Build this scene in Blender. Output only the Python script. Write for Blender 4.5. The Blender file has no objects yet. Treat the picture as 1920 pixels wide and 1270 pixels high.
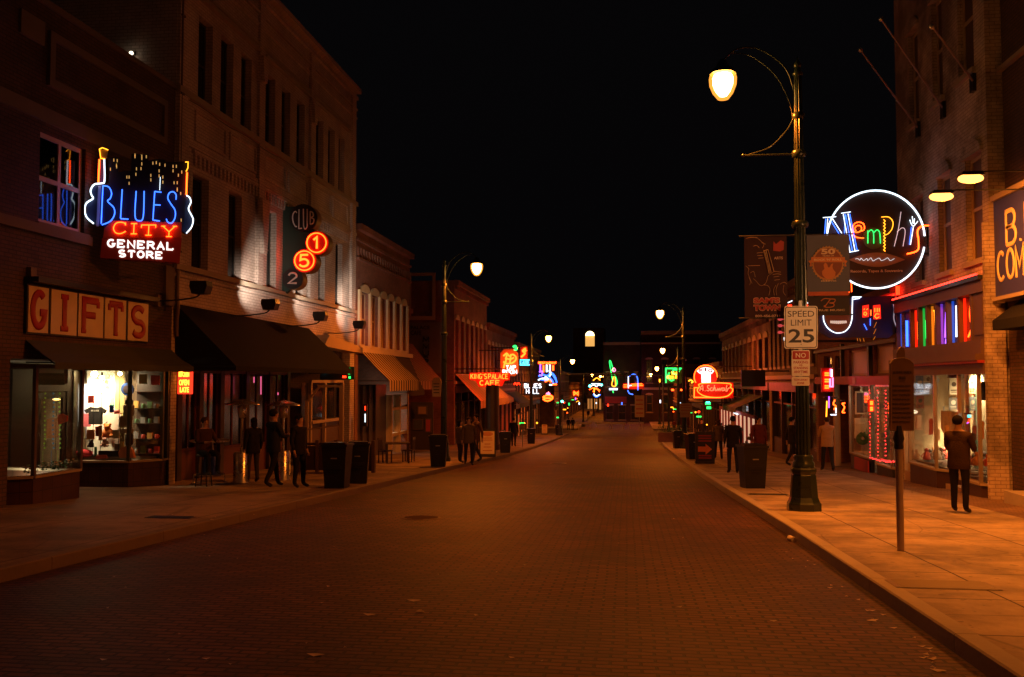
import bpy, math, random
from mathutils import Vector, Matrix
random.seed(7)
R = math.radians
SC = bpy.context.scene
COL = SC.collection
# ------------------------------------------------------------------ camera, sky, exposure
F_PX = 1700.0
YAW, PITCH = R(7.24), R(2.70)
CAM = Vector((0, 0, 1.78))
cd = bpy.data.cameras.new('camera')
cd.sensor_width = 36; cd.lens = 36 * F_PX / 1920; cd.clip_end = 3000; cd.clip_start = 0.05
cam = bpy.data.objects.new('camera', cd); COL.objects.link(cam)
cam.location = CAM; cam.rotation_euler = (R(90) + PITCH, 0, YAW)
SC.camera = cam
W = bpy.data.worlds.new('World'); SC.world = W; W.use_nodes = True
nt = W.node_tree
sky = nt.nodes.new('ShaderNodeTexSky'); sky.sky_type = 'NISHITA'; sky.sun_disc = False
sky.sun_elevation = R(-5); sky.sun_rotation = R(200)
bg = nt.nodes['Background']; bg.inputs['Strength'].default_value = 0.05
air = nt.nodes.new('ShaderNodeMix'); air.data_type = 'RGBA'; air.blend_type = 'ADD'; air.inputs[0].default_value = 1
air.inputs[7].default_value = (.030, .026, .032, 1)            # faint town glow in the night air
nt.links.new(sky.outputs[0], air.inputs[6]); nt.links.new(air.outputs[2], bg.inputs['Color'])
SC.view_settings.view_transform = 'Standard'; SC.view_settings.look = 'None'
SC.view_settings.exposure = 0; SC.view_settings.gamma = 1
SC.cycles.max_bounces = 6; SC.cycles.use_denoising = True
SC.cycles.sample_clamp_indirect = 4; SC.cycles.caustics_reflective = False; SC.cycles.caustics_refractive = False
# ------------------------------------------------------------------ where things stand
FW = Vector((-math.sin(YAW) * math.cos(PITCH), math.cos(YAW) * math.cos(PITCH), math.sin(PITCH)))
RT = Vector((math.cos(YAW), math.sin(YAW), 0)); UP = RT.cross(FW)
def ray(px, py): return FW * F_PX + RT * (px - 960) + UP * (635 - py)
def onX(px, py, X):
    d = ray(px, py); return CAM + d * ((X - CAM.x) / d.x)
def onY(px, py, Y):
    d = ray(px, py); return CAM + d * ((Y - CAM.y) / d.y)
def gz(y):                       # road level: the street runs downhill, then flattens past the crossing
    if y < 115: return -0.043 * y
    if y < 135: return -4.945 - 0.043 * (y - 115) + 0.00107 * (y - 115) ** 2
    return -5.377
KH = 0.15                        # kerb height
def sz(y): return gz(y) + KH
def onG(px, py, h=KH):           # a point of the pavement (h=KH) or road (h=0) seen at a pixel
    d = ray(px, py); t = 0.0
    lo, hi = 1 / F_PX, 400 / F_PX
    f = lambda t: (CAM.z + d.z * t) - (gz(d.y * t) + h)
    for _ in range(60):
        m = (lo + hi) / 2
        if f(m) > 0: lo = m
        else: hi = m
    p = CAM + d * lo; p.z = gz(p.y) + h; return p
XL, XR = -11.2, 7.75              # the two rows of shop fronts
def YL(px): return onX(px, 715, XL).y
def YR(px): return onX(px, 715, XR).y
def ZL(px, py): return onX(px, py, XL).z
def ZR(px, py): return onX(px, py, XR).z
# ------------------------------------------------------------------ materials
MATS = {}
def nodes(name):
    m = bpy.data.materials.new(name); m.use_nodes = True
    t = m.node_tree; b = t.nodes['Principled BSDF']
    MATS[name] = m
    return m, t, b
def mat(name, c, rough=0.6, metal=0.0, var=0.18, sc=3.0, bump=0.0, spec=0.5):
    if name in MATS: return MATS[name]
    m, t, b = nodes(name)
    n = t.nodes; l = t.links
    tc = n.new('ShaderNodeTexCoord'); nz = n.new('ShaderNodeTexNoise')
    nz.inputs['Scale'].default_value = sc; nz.inputs['Detail'].default_value = 6; nz.inputs['Roughness'].default_value = 0.65
    l.new(tc.outputs['Object'], nz.inputs['Vector'])
    mx = n.new('ShaderNodeMix'); mx.data_type = 'RGBA'
    mx.inputs[6].default_value = (*[max(0, x * (1 - var)) for x in c], 1)
    mx.inputs[7].default_value = (*[min(1, x * (1 + var)) for x in c], 1)
    l.new(nz.outputs['Fac'], mx.inputs[0]); l.new(mx.outputs[2], b.inputs['Base Color'])
    mr = n.new('ShaderNodeMapRange'); mr.inputs[3].default_value = max(0.03, rough - 0.12); mr.inputs[4].default_value = min(1, rough + 0.12)
    l.new(nz.outputs['Fac'], mr.inputs[0]); l.new(mr.outputs[0], b.inputs['Roughness'])
    b.inputs['Metallic'].default_value = metal
    b.inputs['Specular IOR Level'].default_value = spec
    if bump:
        n2 = n.new('ShaderNodeTexNoise'); n2.inputs['Scale'].default_value = sc * 9; n2.inputs['Detail'].default_value = 4
        l.new(tc.outputs['Object'], n2.inputs['Vector'])
        bp = n.new('ShaderNodeBump'); bp.inputs['Strength'].default_value = bump; bp.inputs['Distance'].default_value = 0.02
        l.new(n2.outputs['Fac'], bp.inputs['Height']); l.new(bp.outputs[0], b.inputs['Normal'])
    return m
def glow(name, c, s):
    if name in MATS: return MATS[name]
    m, t, b = nodes(name)
    b.inputs['Base Color'].default_value = (*[min(.8, x) for x in c], 1)
    b.inputs['Emission Color'].default_value = (*c, 1); b.inputs['Emission Strength'].default_value = s
    b.inputs['Roughness'].default_value = 0.3
    return m
def brick(name, c1, c2, mortar, bw=0.21, bh=0.075, ms=0.01, bump=0.5, plane='wall', rough=0.8, stain=0.35, spec=0.3, offs=0.5, crack=False):
    m, t, b = nodes(name)
    n = t.nodes; l = t.links
    tc = n.new('ShaderNodeTexCoord'); sp = n.new('ShaderNodeSeparateXYZ'); l.new(tc.outputs['Object'], sp.inputs[0])
    cb = n.new('ShaderNodeCombineXYZ')
    if plane == 'wall':
        ad = n.new('ShaderNodeMath'); ad.operation = 'ADD'
        l.new(sp.outputs[0], ad.inputs[0]); l.new(sp.outputs[1], ad.inputs[1])
        l.new(ad.outputs[0], cb.inputs[0]); l.new(sp.outputs[2], cb.inputs[1])
    else:
        l.new(sp.outputs[0], cb.inputs[0]); l.new(sp.outputs[1], cb.inputs[1])
    # a slight waviness, so that courses are not ruler straight
    wn = n.new('ShaderNodeTexNoise'); wn.inputs['Scale'].default_value = 1.1; wn.inputs['Detail'].default_value = 2
    l.new(cb.outputs[0], wn.inputs['Vector'])
    ws = n.new('ShaderNodeVectorMath'); ws.operation = 'SCALE'; ws.inputs[3].default_value = 0.05 if plane != 'wall' else 0.012
    l.new(wn.outputs['Color'], ws.inputs[0])
    wa = n.new('ShaderNodeVectorMath'); wa.operation = 'ADD'; l.new(cb.outputs[0], wa.inputs[0]); l.new(ws.outputs[0], wa.inputs[1])
    br = n.new('ShaderNodeTexBrick'); br.offset = offs
    for k, v in (('Scale', 1.0), ('Mortar Size', ms), ('Mortar Smooth', 0.25), ('Bias', 0.0), ('Brick Width', bw), ('Row Height', bh)):
        br.inputs[k].default_value = v
    br.inputs['Color1'].default_value = (*c1, 1); br.inputs['Color2'].default_value = (*c2, 1); br.inputs['Mortar'].default_value = (*mortar, 1)
    l.new(wa.outputs[0], br.inputs['Vector'])
    nz = n.new('ShaderNodeTexNoise'); nz.inputs['Scale'].default_value = 0.7; nz.inputs['Detail'].default_value = 8; nz.inputs['Roughness'].default_value = 0.7
    l.new(cb.outputs[0], nz.inputs['Vector'])
    cr = n.new('ShaderNodeMapRange'); cr.inputs[1].default_value = 0.3; cr.inputs[2].default_value = 0.7
    cr.inputs[3].default_value = 1 - stain; cr.inputs[4].default_value = 1 + stain * 0.4
    n3 = n.new('ShaderNodeTexNoise'); n3.inputs['Scale'].default_value = 0.16; n3.inputs['Detail'].default_value = 5; l.new(cb.outputs[0], n3.inputs['Vector'])
    av = n.new('ShaderNodeMath'); av.operation = 'MULTIPLY_ADD'; av.inputs[1].default_value = 0.6; l.new(nz.outputs['Fac'], av.inputs[0])
    a2 = n.new('ShaderNodeMath'); a2.operation = 'MULTIPLY'; a2.inputs[1].default_value = 0.4; l.new(n3.outputs['Fac'], a2.inputs[0]); l.new(a2.outputs[0], av.inputs[2])
    cr.inputs[1].default_value = 0.43; cr.inputs[2].default_value = 0.57
    l.new(av.outputs[0], cr.inputs[0])
    if crack:
        vo = n.new('ShaderNodeTexVoronoi'); vo.feature = 'DISTANCE_TO_EDGE'; vo.inputs['Scale'].default_value = 0.42
        wv = n.new('ShaderNodeVectorMath'); wv.operation = 'MULTIPLY_ADD'; wv.inputs[1].default_value = (.5, .5, 0); l.new(n3.outputs['Color'], wv.inputs[0]); l.new(cb.outputs[0], wv.inputs[2]); l.new(wv.outputs[0], vo.inputs['Vector'])
        ck = n.new('ShaderNodeMapRange'); ck.inputs[1].default_value = 0.002; ck.inputs[2].default_value = 0.007; ck.inputs[3].default_value = 0.68; ck.inputs[4].default_value = 1.0; l.new(vo.outputs['Distance'], ck.inputs[0])
        sp_ = n.new('ShaderNodeTexNoise'); sp_.inputs['Scale'].default_value = 9; sp_.inputs['Detail'].default_value = 1; l.new(cb.outputs[0], sp_.inputs['Vector'])
        sk = n.new('ShaderNodeMapRange'); sk.inputs[1].default_value = 0.70; sk.inputs[2].default_value = 0.74; sk.inputs[3].default_value = 1; sk.inputs[4].default_value = 0.55; l.new(sp_.outputs['Fac'], sk.inputs[0])
        cm = n.new('ShaderNodeMath'); cm.operation = 'MULTIPLY'; l.new(ck.outputs[0], cm.inputs[0]); l.new(sk.outputs[0], cm.inputs[1])
        c2 = n.new('ShaderNodeMath'); c2.operation = 'MULTIPLY'; l.new(cm.outputs[0], c2.inputs[0]); l.new(cr.outputs[0], c2.inputs[1]); cr = c2
    mu = n.new('ShaderNodeVectorMath'); mu.operation = 'SCALE'
    l.new(br.outputs['Color'], mu.inputs[0]); l.new(cr.outputs[0], mu.inputs[3]); l.new(mu.outputs[0], b.inputs['Base Color'])
    fn = n.new('ShaderNodeTexNoise'); fn.inputs['Scale'].default_value = 28; fn.inputs['Detail'].default_value = 3
    l.new(cb.outputs[0], fn.inputs['Vector'])
    sb = n.new('ShaderNodeMath'); sb.operation = 'MULTIPLY_ADD'; sb.inputs[1].default_value = -1.0
    l.new(br.outputs['Fac'], sb.inputs[0])
    f2 = n.new('ShaderNodeMath'); f2.operation = 'MULTIPLY'; f2.inputs[1].default_value = 0.5; l.new(fn.outputs['Fac'], f2.inputs[0])
    l.new(f2.outputs[0], sb.inputs[2])
    bp = n.new('ShaderNodeBump'); bp.inputs['Strength'].default_value = bump; bp.inputs['Distance'].default_value = 0.012
    l.new(sb.outputs[0], bp.inputs['Height']); l.new(bp.outputs[0], b.inputs['Normal'])
    rr = n.new('ShaderNodeMapRange'); rr.inputs[3].default_value = rough - 0.13; rr.inputs[4].default_value = min(1, rough + 0.1)
    l.new(nz.outputs['Fac'], rr.inputs[0]); l.new(rr.outputs[0], b.inputs['Roughness'])
    b.inputs['Specular IOR Level'].default_value = spec
    return m
def striped(name, c1, c2, w=0.2, rough=0.9, axis=1):
    m, t, b = nodes(name); n = t.nodes; l = t.links
    tc = n.new('ShaderNodeTexCoord'); sp = n.new('ShaderNodeSeparateXYZ'); l.new(tc.outputs['Object'], sp.inputs[0])
    d = n.new('ShaderNodeMath'); d.operation = 'DIVIDE'; d.inputs[1].default_value = w; l.new(sp.outputs[axis], d.inputs[0])
    fr = n.new('ShaderNodeMath'); fr.operation = 'FRACT'; l.new(d.outputs[0], fr.inputs[0])
    gt = n.new('ShaderNodeMath'); gt.operation = 'GREATER_THAN'; gt.inputs[1].default_value = 0.5; l.new(fr.outputs[0], gt.inputs[0])
    mx = n.new('ShaderNodeMix'); mx.data_type = 'RGBA'; mx.inputs[6].default_value = (*c1, 1); mx.inputs[7].default_value = (*c2, 1)
    l.new(gt.outputs[0], mx.inputs[0]); l.new(mx.outputs[2], b.inputs['Base Color'])
    b.inputs['Roughness'].default_value = rough; b.inputs['Specular IOR Level'].default_value = 0.2
    return m
def glass(name, tint=(0.95, 0.93, 0.89), rough=0.03, alpha=0.12):
    m, t, b = nodes(name); n = t.nodes; l = t.links
    out = [x for x in n if x.type == 'OUTPUT_MATERIAL'][0]
    tr = n.new('ShaderNodeBsdfTransparent'); tr.inputs[0].default_value = (*tint, 1)
    gl = n.new('ShaderNodeBsdfGlossy'); gl.inputs['Roughness'].default_value = rough; gl.inputs[0].default_value = (0.9, 0.9, 0.9, 1)
    fz = n.new('ShaderNodeLayerWeight'); fz.inputs[0].default_value = 0.5
    pw = n.new('ShaderNodeMath'); pw.operation = 'POWER'; pw.inputs[1].default_value = 4.5; l.new(fz.outputs['Facing'], pw.inputs[0])
    ad = n.new('ShaderNodeMath'); ad.operation = 'MULTIPLY_ADD'; ad.inputs[1].default_value = 0.8; ad.inputs[2].default_value = alpha * 0.35; l.new(pw.outputs[0], ad.inputs[0])
    mx = n.new('ShaderNodeMixShader'); l.new(ad.outputs[0], mx.inputs[0]); l.new(tr.outputs[0], mx.inputs[1]); l.new(gl.outputs[0], mx.inputs[2])
    l.new(mx.outputs[0], out.inputs[0])
    return m
GLASS = glass('shop_glass')
DARKGLASS = mat('dark_window_glass', (0.012, 0.013, 0.016), 0.12, 0, 0.3, 2, spec=0.6)
M_white = mat('off_white_paint', (0.62, 0.58, 0.5), 0.5)
M_black = mat('black_paint', (0.02, 0.02, 0.02), 0.45)
M_blackm = mat('black_metal', (0.03, 0.03, 0.032), 0.35, 0.5)
M_steel = mat('galvanised_steel', (0.45, 0.45, 0.46), 0.35, 0.85)
M_steel2 = mat('brushed_steel', (0.6, 0.58, 0.55), 0.28, 0.9)
M_green = mat('dark_green_enamel', (0.02, 0.034, 0.026), 0.3, 0.2, spec=0.6)
M_conc = mat('kerb_concrete', (0.40, 0.35, 0.28), 0.85, 0, 0.25, 1.5, 0.3)
M_stone = mat('sandstone_trim', (0.34, 0.27, 0.2), 0.8, 0, 0.2, 2, 0.3)
M_cream = mat('cream_paint', (0.55, 0.42, 0.25), 0.6)
M_tan = mat('tan_painted_wood', (0.42, 0.3, 0.18), 0.6)
M_brown = mat('brown_painted_wood', (0.09, 0.055, 0.035), 0.55)
M_darkwood = mat('dark_stained_wood', (0.045, 0.028, 0.02), 0.5)
M_canvas = mat('black_canvas', (0.014, 0.014, 0.015), 0.95, 0, 0.3, 2, 0.2, 0.1)
M_redp = mat('dark_red_paint', (0.3, 0.02, 0.012), 0.5)
M_roof = mat('tar_roof', (0.03, 0.03, 0.03), 0.9)
M_brownwall = mat('shop_interior_plaster', (0.3, 0.22, 0.15), 0.9)
# ------------------------------------------------------------------ mesh helper
class MB:
    def __init__(s): s.v = []; s.f = []; s.k = []; s.sm = []; s.M = Matrix.Identity(4); s.mi = 0; s.mats = []
    def mat(s, m):
        if m not in s.mats: s.mats.append(m)
        s.mi = s.mats.index(m); return s
    def frame(s, o, u=(1, 0, 0), v=(0, 0, 1), w=None):
        u = Vector(u).normalized(); v = Vector(v).normalized(); w = Vector(w) if w else u.cross(v)
        s.M = Matrix(((u.x, v.x, w.x, o[0]), (u.y, v.y, w.y, o[1]), (u.z, v.z, w.z, o[2]), (0, 0, 0, 1))); return s
    def world(s): s.M = Matrix.Identity(4); return s
    def add(s, vs, fs, smooth=False):
        b = len(s.v); s.v += [s.M @ Vector(p) for p in vs]
        for f in fs: s.f.append(tuple(b + i for i in f)); s.k.append(s.mi); s.sm.append(smooth)
        return s
    def box(s, x0, x1, y0, y1, z0, z1):
        if x0 > x1: x0, x1 = x1, x0
        if y0 > y1: y0, y1 = y1, y0
        if z0 > z1: z0, z1 = z1, z0
        return s.add([(x0, y0, z0), (x1, y0, z0), (x1, y1, z0), (x0, y1, z0), (x0, y0, z1), (x1, y0, z1), (x1, y1, z1), (x0, y1, z1)],
              [(0, 3, 2, 1), (4, 5, 6, 7), (0, 1, 5, 4), (1, 2, 6, 5), (2, 3, 7, 6), (3, 0, 4, 7)])
    def quad(s, a, b, c, d): return s.add([a, b, c, d], [(0, 1, 2, 3)])
    def prism(s, pts, w0, w1, smooth=False):      # polygon in local (u,v), from w0 to w1
        n = len(pts)
        vs = [(p[0], p[1], w0) for p in pts] + [(p[0], p[1], w1) for p in pts]
        a = sum(pts[i][0] * pts[(i + 1) % n][1] - pts[(i + 1) % n][0] * pts[i][1] for i in range(n))
        fs = [tuple(range(n))[::-1], tuple(range(n, 2 * n))] + [(i, (i + 1) % n, n + (i + 1) % n, n + i) for i in range(n)]
        if a < 0: fs = [f[::-1] for f in fs]
        return s.add(vs, fs, smooth)
    def extr(s, pts, y0, y1):                     # polygon in local (x,z), extruded along y
        n = len(pts); vs = [(p[0], y0, p[1]) for p in pts] + [(p[0], y1, p[1]) for p in pts]
        fs = [tuple(range(n)), tuple(range(n, 2 * n))[::-1]] + [((i + 1) % n, i, n + i, n + (i + 1) % n) for i in range(n)]
        return s.add(vs, fs)
    def cyl(s, p0, p1, r0, r1=None, n=12, cap=True, smooth=True):
        r1 = r0 if r1 is None else r1
        p0 = Vector(p0); p1 = Vector(p1); t = (p1 - p0).normalized()
        a = Vector((0, 0, 1)) if abs(t.z) < 0.9 else Vector((1, 0, 0)); x = t.cross(a).normalized(); y = t.cross(x)
        vs = []
        for p, r in ((p0, r0), (p1, r1)):
            for i in range(n):
                q = 2 * math.pi * i / n; vs.append(p + x * math.cos(q) * r + y * math.sin(q) * r)
        s.add(vs, [(i, (i + 1) % n, n + (i + 1) % n, n + i) for i in range(n)], smooth)
        if cap: s.add(vs, [tuple(range(n))[::-1], tuple(range(n, 2 * n))])
        return s
    def lathe(s, prof, c=(0, 0, 0), n=16, smooth=True, squash=(1, 1)):   # (r, z) profile about local z
        vs = []; fs = []
        for r, z in prof:
            for i in range(n):
                q = 2 * math.pi * (i + .5) / n; vs.append((c[0] + math.cos(q) * r * squash[0], c[1] + math.sin(q) * r * squash[1], c[2] + z))
        for j in range(len(prof) - 1):
            for i in range(n): fs.append((j * n + i, j * n + (i + 1) % n, (j + 1) * n + (i + 1) % n, (j + 1) * n + i))
        s.add(vs, fs, smooth)
        s.add(vs, [tuple(range(n))[::-1], tuple((len(prof) - 1) * n + i for i in range(n))]); return s
    def ball(s, c, r, n=12, m=8, sq=(1, 1, 1)):
        vs = []; fs = []
        for j in range(m + 1):
            a = math.pi * j / m
            for i in range(n):
                q = 2 * math.pi * i / n
                vs.append((c[0] + r * sq[0] * math.sin(a) * math.cos(q), c[1] + r * sq[1] * math.sin(a) * math.sin(q), c[2] - r * sq[2] * math.cos(a)))
        for j in range(m):
            for i in range(n): fs.append((j * n + i, j * n + (i + 1) % n, (j + 1) * n + (i + 1) % n, (j + 1) * n + i))
        return s.add(vs, fs, True)
    def tube(s, pts, r, n=6, flat=1.0, closed=False):
        P = [Vector(p) if len(p) == 3 else Vector((p[0], p[1], 0)) for p in pts]
        Q = [P[0]]
        for p in P[1:]:
            if (p - Q[-1]).length > 1e-5: Q.append(p)
        P = Q
        if len(P) < 2: return s
        if closed and (P[0] - P[-1]).length < 1e-4: P.pop()
        N = len(P); planar = all(abs(p.z - P[0].z) < 1e-6 for p in P)
        vs = []; prev = None
        for i, p in enumerate(P):
            a = P[i - 1] if (i > 0 or closed) else p; b = P[(i + 1) % N] if (i < N - 1 or closed) else p
            t1 = (p - a).normalized() if (p - a).length > 0 else None; t2 = (b - p).normalized() if (b - p).length > 0 else None
            t = ((t1 or t2) + (t2 or t1)); t = t.normalized() if t.length > 1e-4 else (t2 or t1)
            k = 1.0
            if t1 and t2: k = min(1.6, 1 / max(.4, t.dot(t1)))
            if planar: up = Vector((0, 0, 1))
            else:
                up = prev if prev else (Vector((0, 0, 1)) if abs(t.z) < .9 else Vector((1, 0, 0)))
            sd = t.cross(up).normalized(); up2 = sd.cross(t); prev = up2
            for j in range(n):
                q = 2 * math.pi * (j + .5) / n
                vs.append(p + sd * math.cos(q) * r * k + up2 * math.sin(q) * r * flat)
        fs = []
        for i in range(N if closed else N - 1):
            for j in range(n): fs.append((i * n + j, i * n + (j + 1) % n, ((i + 1) % N) * n + (j + 1) % n, ((i + 1) % N) * n + j))
        s.add(vs, fs, True)
        if not closed: s.add(vs, [tuple(range(n)), tuple((N - 1) * n + j for j in range(n))[::-1]])
        return s
    def text(s, body, x0, x1, y0, y1, d=0.004, w=0.0, bold=0.0):      # block letters filling the box x0..x1, y0..y1
        vs, fs = text_mesh(body, bold)
        a = min(v[0] for v in vs); b = max(v[0] for v in vs); c = min(v[1] for v in vs); e = max(v[1] for v in vs)
        zs = [v[2] for v in vs]; z0, z1 = min(zs), max(zs)
        return s.add([(x0 + (v[0] - a) / (b - a) * (x1 - x0), y0 + (v[1] - c) / (e - c) * (y1 - y0), w + (v[2] - z0) / (z1 - z0) * d) for v in vs], fs)
    def build(s, name, parent=None, mats=None):
        me = bpy.data.meshes.new(name)
        off = parent['_o'] if parent is not None and '_o' in parent else (0, 0, 0)
        off = Vector(off)
        me.from_pydata([tuple(v - off) for v in s.v], [], s.f)
        for m in (mats or s.mats): me.materials.append(m)
        me.polygons.foreach_set('material_index', s.k); me.polygons.foreach_set('use_smooth', s.sm)
        me.update()
        o = bpy.data.objects.new(name, me); COL.objects.link(o)
        if parent is not None: o.parent = parent; o['_o'] = tuple(off)
        return o
_TX = {}
def text_mesh(body, bold=0.0):
    k = (body, bold)
    if k in _TX: return _TX[k]
    cu = bpy.data.curves.new('t', 'FONT'); cu.body = body; cu.size = 1; cu.extrude = 0.02; cu.offset = bold; cu.resolution_u = 3; cu.align_x = 'CENTER'
    o = bpy.data.objects.new('t', cu); COL.objects.link(o)
    bpy.context.view_layer.update()
    dg = bpy.context.evaluated_depsgraph_get(); me = bpy.data.meshes.new_from_object(o.evaluated_get(dg))
    r = ([tuple(v.co) for v in me.vertices], [tuple(p.vertices) for p in me.polygons])
    bpy.data.objects.remove(o); bpy.data.curves.remove(cu); bpy.data.meshes.remove(me)
    _TX[k] = r; return r
def thing(name, label, cat, loc=(0, 0, 0), group=None):
    o = bpy.data.objects.new(name, None); COL.objects.link(o); o.empty_display_size = 0.2
    o.location = loc; o['_o'] = tuple(loc); o['label'] = label; o['category'] = cat
    if group: o['group'] = group
    return o
def tag(o, label, cat, group=None):
    o['label'] = label; o['category'] = cat
    if group: o['group'] = group
    return o
def struct(o): o['kind'] = 'structure'; return o
def dup(root, loc, rz=0.0, label=None, scale=None):
    r = root.copy(); COL.objects.link(r); r.location = loc; r.rotation_euler = (0, 0, rz)
    if label: r['label'] = label
    if scale: r.scale = (scale,) * 3
    for ch in root.children:
        c = ch.copy(); COL.objects.link(c); c.parent = r
        for g in ch.children:
            d = g.copy(); COL.objects.link(d); d.parent = c
    return r
def arc(cx, cy, rx, ry, a0, a1, n=10): return [(cx + rx * math.cos(R(a0 + (a1 - a0) * i / n)), cy + ry * math.sin(R(a0 + (a1 - a0) * i / n))) for i in range(n + 1)]
def spline(pts, k=5, closed=False):
    P = [Vector((*p, 0)[:3]) for p in pts]; out = []; N = len(P)
    for i in range(N if closed else N - 1):
        if closed: a, b, c, d = P[i - 1], P[i], P[(i + 1) % N], P[(i + 2) % N]
        else: a, b, c, d = P[max(0, i - 1)], P[i], P[i + 1], P[min(N - 1, i + 2)]
        for j in range(k):
            t = j / k; out.append(tuple(0.5 * ((2 * b) + (c - a) * t + (2 * a - 5 * b + 4 * c - d) * t * t + (3 * b - a - 3 * c + d) * t ** 3)))
    if not closed: out.append(tuple(P[-1]))
    return out
# single-stroke letters in a unit box, used for neon tubes and (thick, with serifs) for painted slab letters
G = {
 'A': [[(0, 0), (.5, 1), (1, 0)], [(.2, .38), (.8, .38)]],
 'B': [[(0, 0), (0, 1), (.5, 1)] + arc(.5, .76, .42, .24, 90, -90) + [(0, .52)], [(0, .52), (.52, .52)] + arc(.52, .26, .48, .26, 90, -90) + [(0, 0)]],
 'C': [arc(.52, .5, .52, .5, 50, 310, 16)],
 'D': [[(0, 0), (0, 1), (.4, 1)] + arc(.4, .5, .6, .5, 90, -90, 14) + [(0, 0)]],
 'E': [[(.95, 1), (0, 1), (0, 0), (.95, 0)], [(0, .52), (.75, .52)]],
 'F': [[(.95, 1), (0, 1), (0, 0)], [(0, .52), (.75, .52)]],
 'G': [arc(.52, .5, .52, .5, 50, 325, 16) + [(1, .42), (.6, .42)]],
 'H': [[(0, 0), (0, 1)], [(1, 0), (1, 1)], [(0, .5), (1, .5)]],
 'I': [[(.5, 0), (.5, 1)]],
 'K': [[(0, 0), (0, 1)], [(.95, 1), (0, .42)], [(.3, .6), (1, 0)]],
 'L': [[(0, 1), (0, 0), (.9, 0)]],
 'M': [[(0, 0), (0, 1), (.5, .3), (1, 1), (1, 0)]],
 'N': [[(0, 0), (0, 1), (1, 0), (1, 1)]],
 'O': [arc(.5, .5, .5, .5, 90, 450, 20)],
 'P': [[(0, 0), (0, 1), (.5, 1)] + arc(.5, .74, .45, .26, 90, -90) + [(0, .48)]],
 'R': [[(0, 0), (0, 1), (.5, 1)] + arc(.5, .75, .42, .25, 90, -90) + [(0, .5)], [(.5, .5), (1, 0)]],
 'S': [arc(.5, .74, .46, .26, 35, 270, 12) + arc(.5, .25, .48, .25, 90, -150, 12)[1:]],
 'T': [[(.5, 0), (.5, 1)], [(0, 1), (1, 1)]],
 'U': [[(0, 1), (0, .35)] + arc(.5, .35, .5, .35, 180, 360, 10) + [(1, 1)]],
 'W': [[(0, 1), (.25, 0), (.5, .75), (.75, 0), (1, 1)]],
 'X': [[(0, 0), (1, 1)], [(0, 1), (1, 0)]],
 'Y': [[(0, 1), (.5, .45), (1, 1)], [(.5, .45), (.5, 0)]],
 'Z': [[(0, 1), (1, 1), (0, 0), (1, 0)]],
 "'": [[(.5, 1), (.4, .75)]], '.': [[(.4, 0), (.5, .05)]], '-': [[(.2, .5), (.8, .5)]],
 '1': [[(.2, .75), (.55, 1), (.55, 0)]], '2': [arc(.5, .7, .48, .3, 170, -20, 10) + [(0, 0), (1, 0)]],
 '5': [[(.9, 1), (.15, 1), (.08, .55)] + arc(.45, .32, .5, .32, 120, -150, 12)],
 '0': [arc(.5, .5, .45, .5, 90, 450, 18)],
}
NARROW = {'I': .35, "'": .3, '.': .3, '1': .6}
def letters(mb, s, x0, x1, y0, y1, r, w=0.0, n=6, flat=1.0, serif=0.0, gap=.35, closed_o=True):
    ws = [NARROW.get(c, 1.0) if c != ' ' else .6 for c in s]
    tot = sum(ws) + gap * (len(s) - 1); k = (x1 - x0) / tot; x = x0
    for c, cw in zip(s, ws):
        for st in G.get(c, []):
            if cw < .5 and c == 'I': P = [(x + cw * k / 2, y0 + p[1] * (y1 - y0), w) for p in st]
            else: P = [(x + p[0] * cw * k, y0 + p[1] * (y1 - y0), w) for p in st]
            mb.tube(P, r, n, flat, closed=(c in 'O0' and closed_o))
            if serif and c not in 'O0':
                for e, q in ((P[0], P[1]), (P[-1], P[-2])):
                    hz = abs(e[1] - q[1]) < .02 * (y1 - y0)
                    if hz:      # vertical serif on an arm
                        up = 1 if e[1] < (y0 + y1) / 2 else -1
                        if abs(e[1] - y0) < 1e-3 or abs(e[1] - y1) < 1e-3:
                            mb.tube([(e[0], e[1], w + .0007), (e[0], e[1] + up * (y1 - y0) * .22, w + .0007)], r * .75, n, flat)
                    elif abs(e[1] - y0) < 1e-3 or abs(e[1] - y1) < 1e-3:
                        mb.tube([(e[0] - serif * k, e[1], w + .0011), (e[0] + serif * k, e[1], w + .0011)], r * .75, n, flat)
        x += (cw + gap) * k
    return mb
# ------------------------------------------------------------------ the setting
B_road = brick('road_paving_brick', (0.080, 0.035, 0.018), (0.150, 0.066, 0.033), (0.018, 0.010, 0.006), 0.225, 0.1, 0.015, 0.8, 'ground', 0.64, 0.5, 0.3)
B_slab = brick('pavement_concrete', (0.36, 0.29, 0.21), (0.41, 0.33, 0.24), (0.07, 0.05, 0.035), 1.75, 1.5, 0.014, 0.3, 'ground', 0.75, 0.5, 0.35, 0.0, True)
B_slabL = brick('pavement_concrete_left_dim', (0.25, 0.18, 0.12), (0.29, 0.21, 0.14), (0.05, 0.035, 0.025), 1.75, 1.5, 0.012, 0.3, 'ground', 0.75, 0.5, 0.35, 0.0, True)  # darker copy of the pavement concrete, dimness of the left side put into colour
B_slab2 = brick('pavement_brick_strip', (0.2, 0.13, 0.09), (0.25, 0.16, 0.11), (0.05, 0.04, 0.03), 0.22, 0.11, 0.008, 0.35, 'ground', 0.8, 0.3, 0.3)
YS = [-40 + 2.5 * i for i in range(63)] + [120, 122, 124, 126, 128, 130, 132, 135, 150, 200, 300, 600]
KR = [(-40, 2.5), (15, 2.5), (28, 2.33), (39, 2.27), (60, 2.4), (72, 2.6), (95, 3.2), (115, 3.7), (700, 4.2)]
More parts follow.
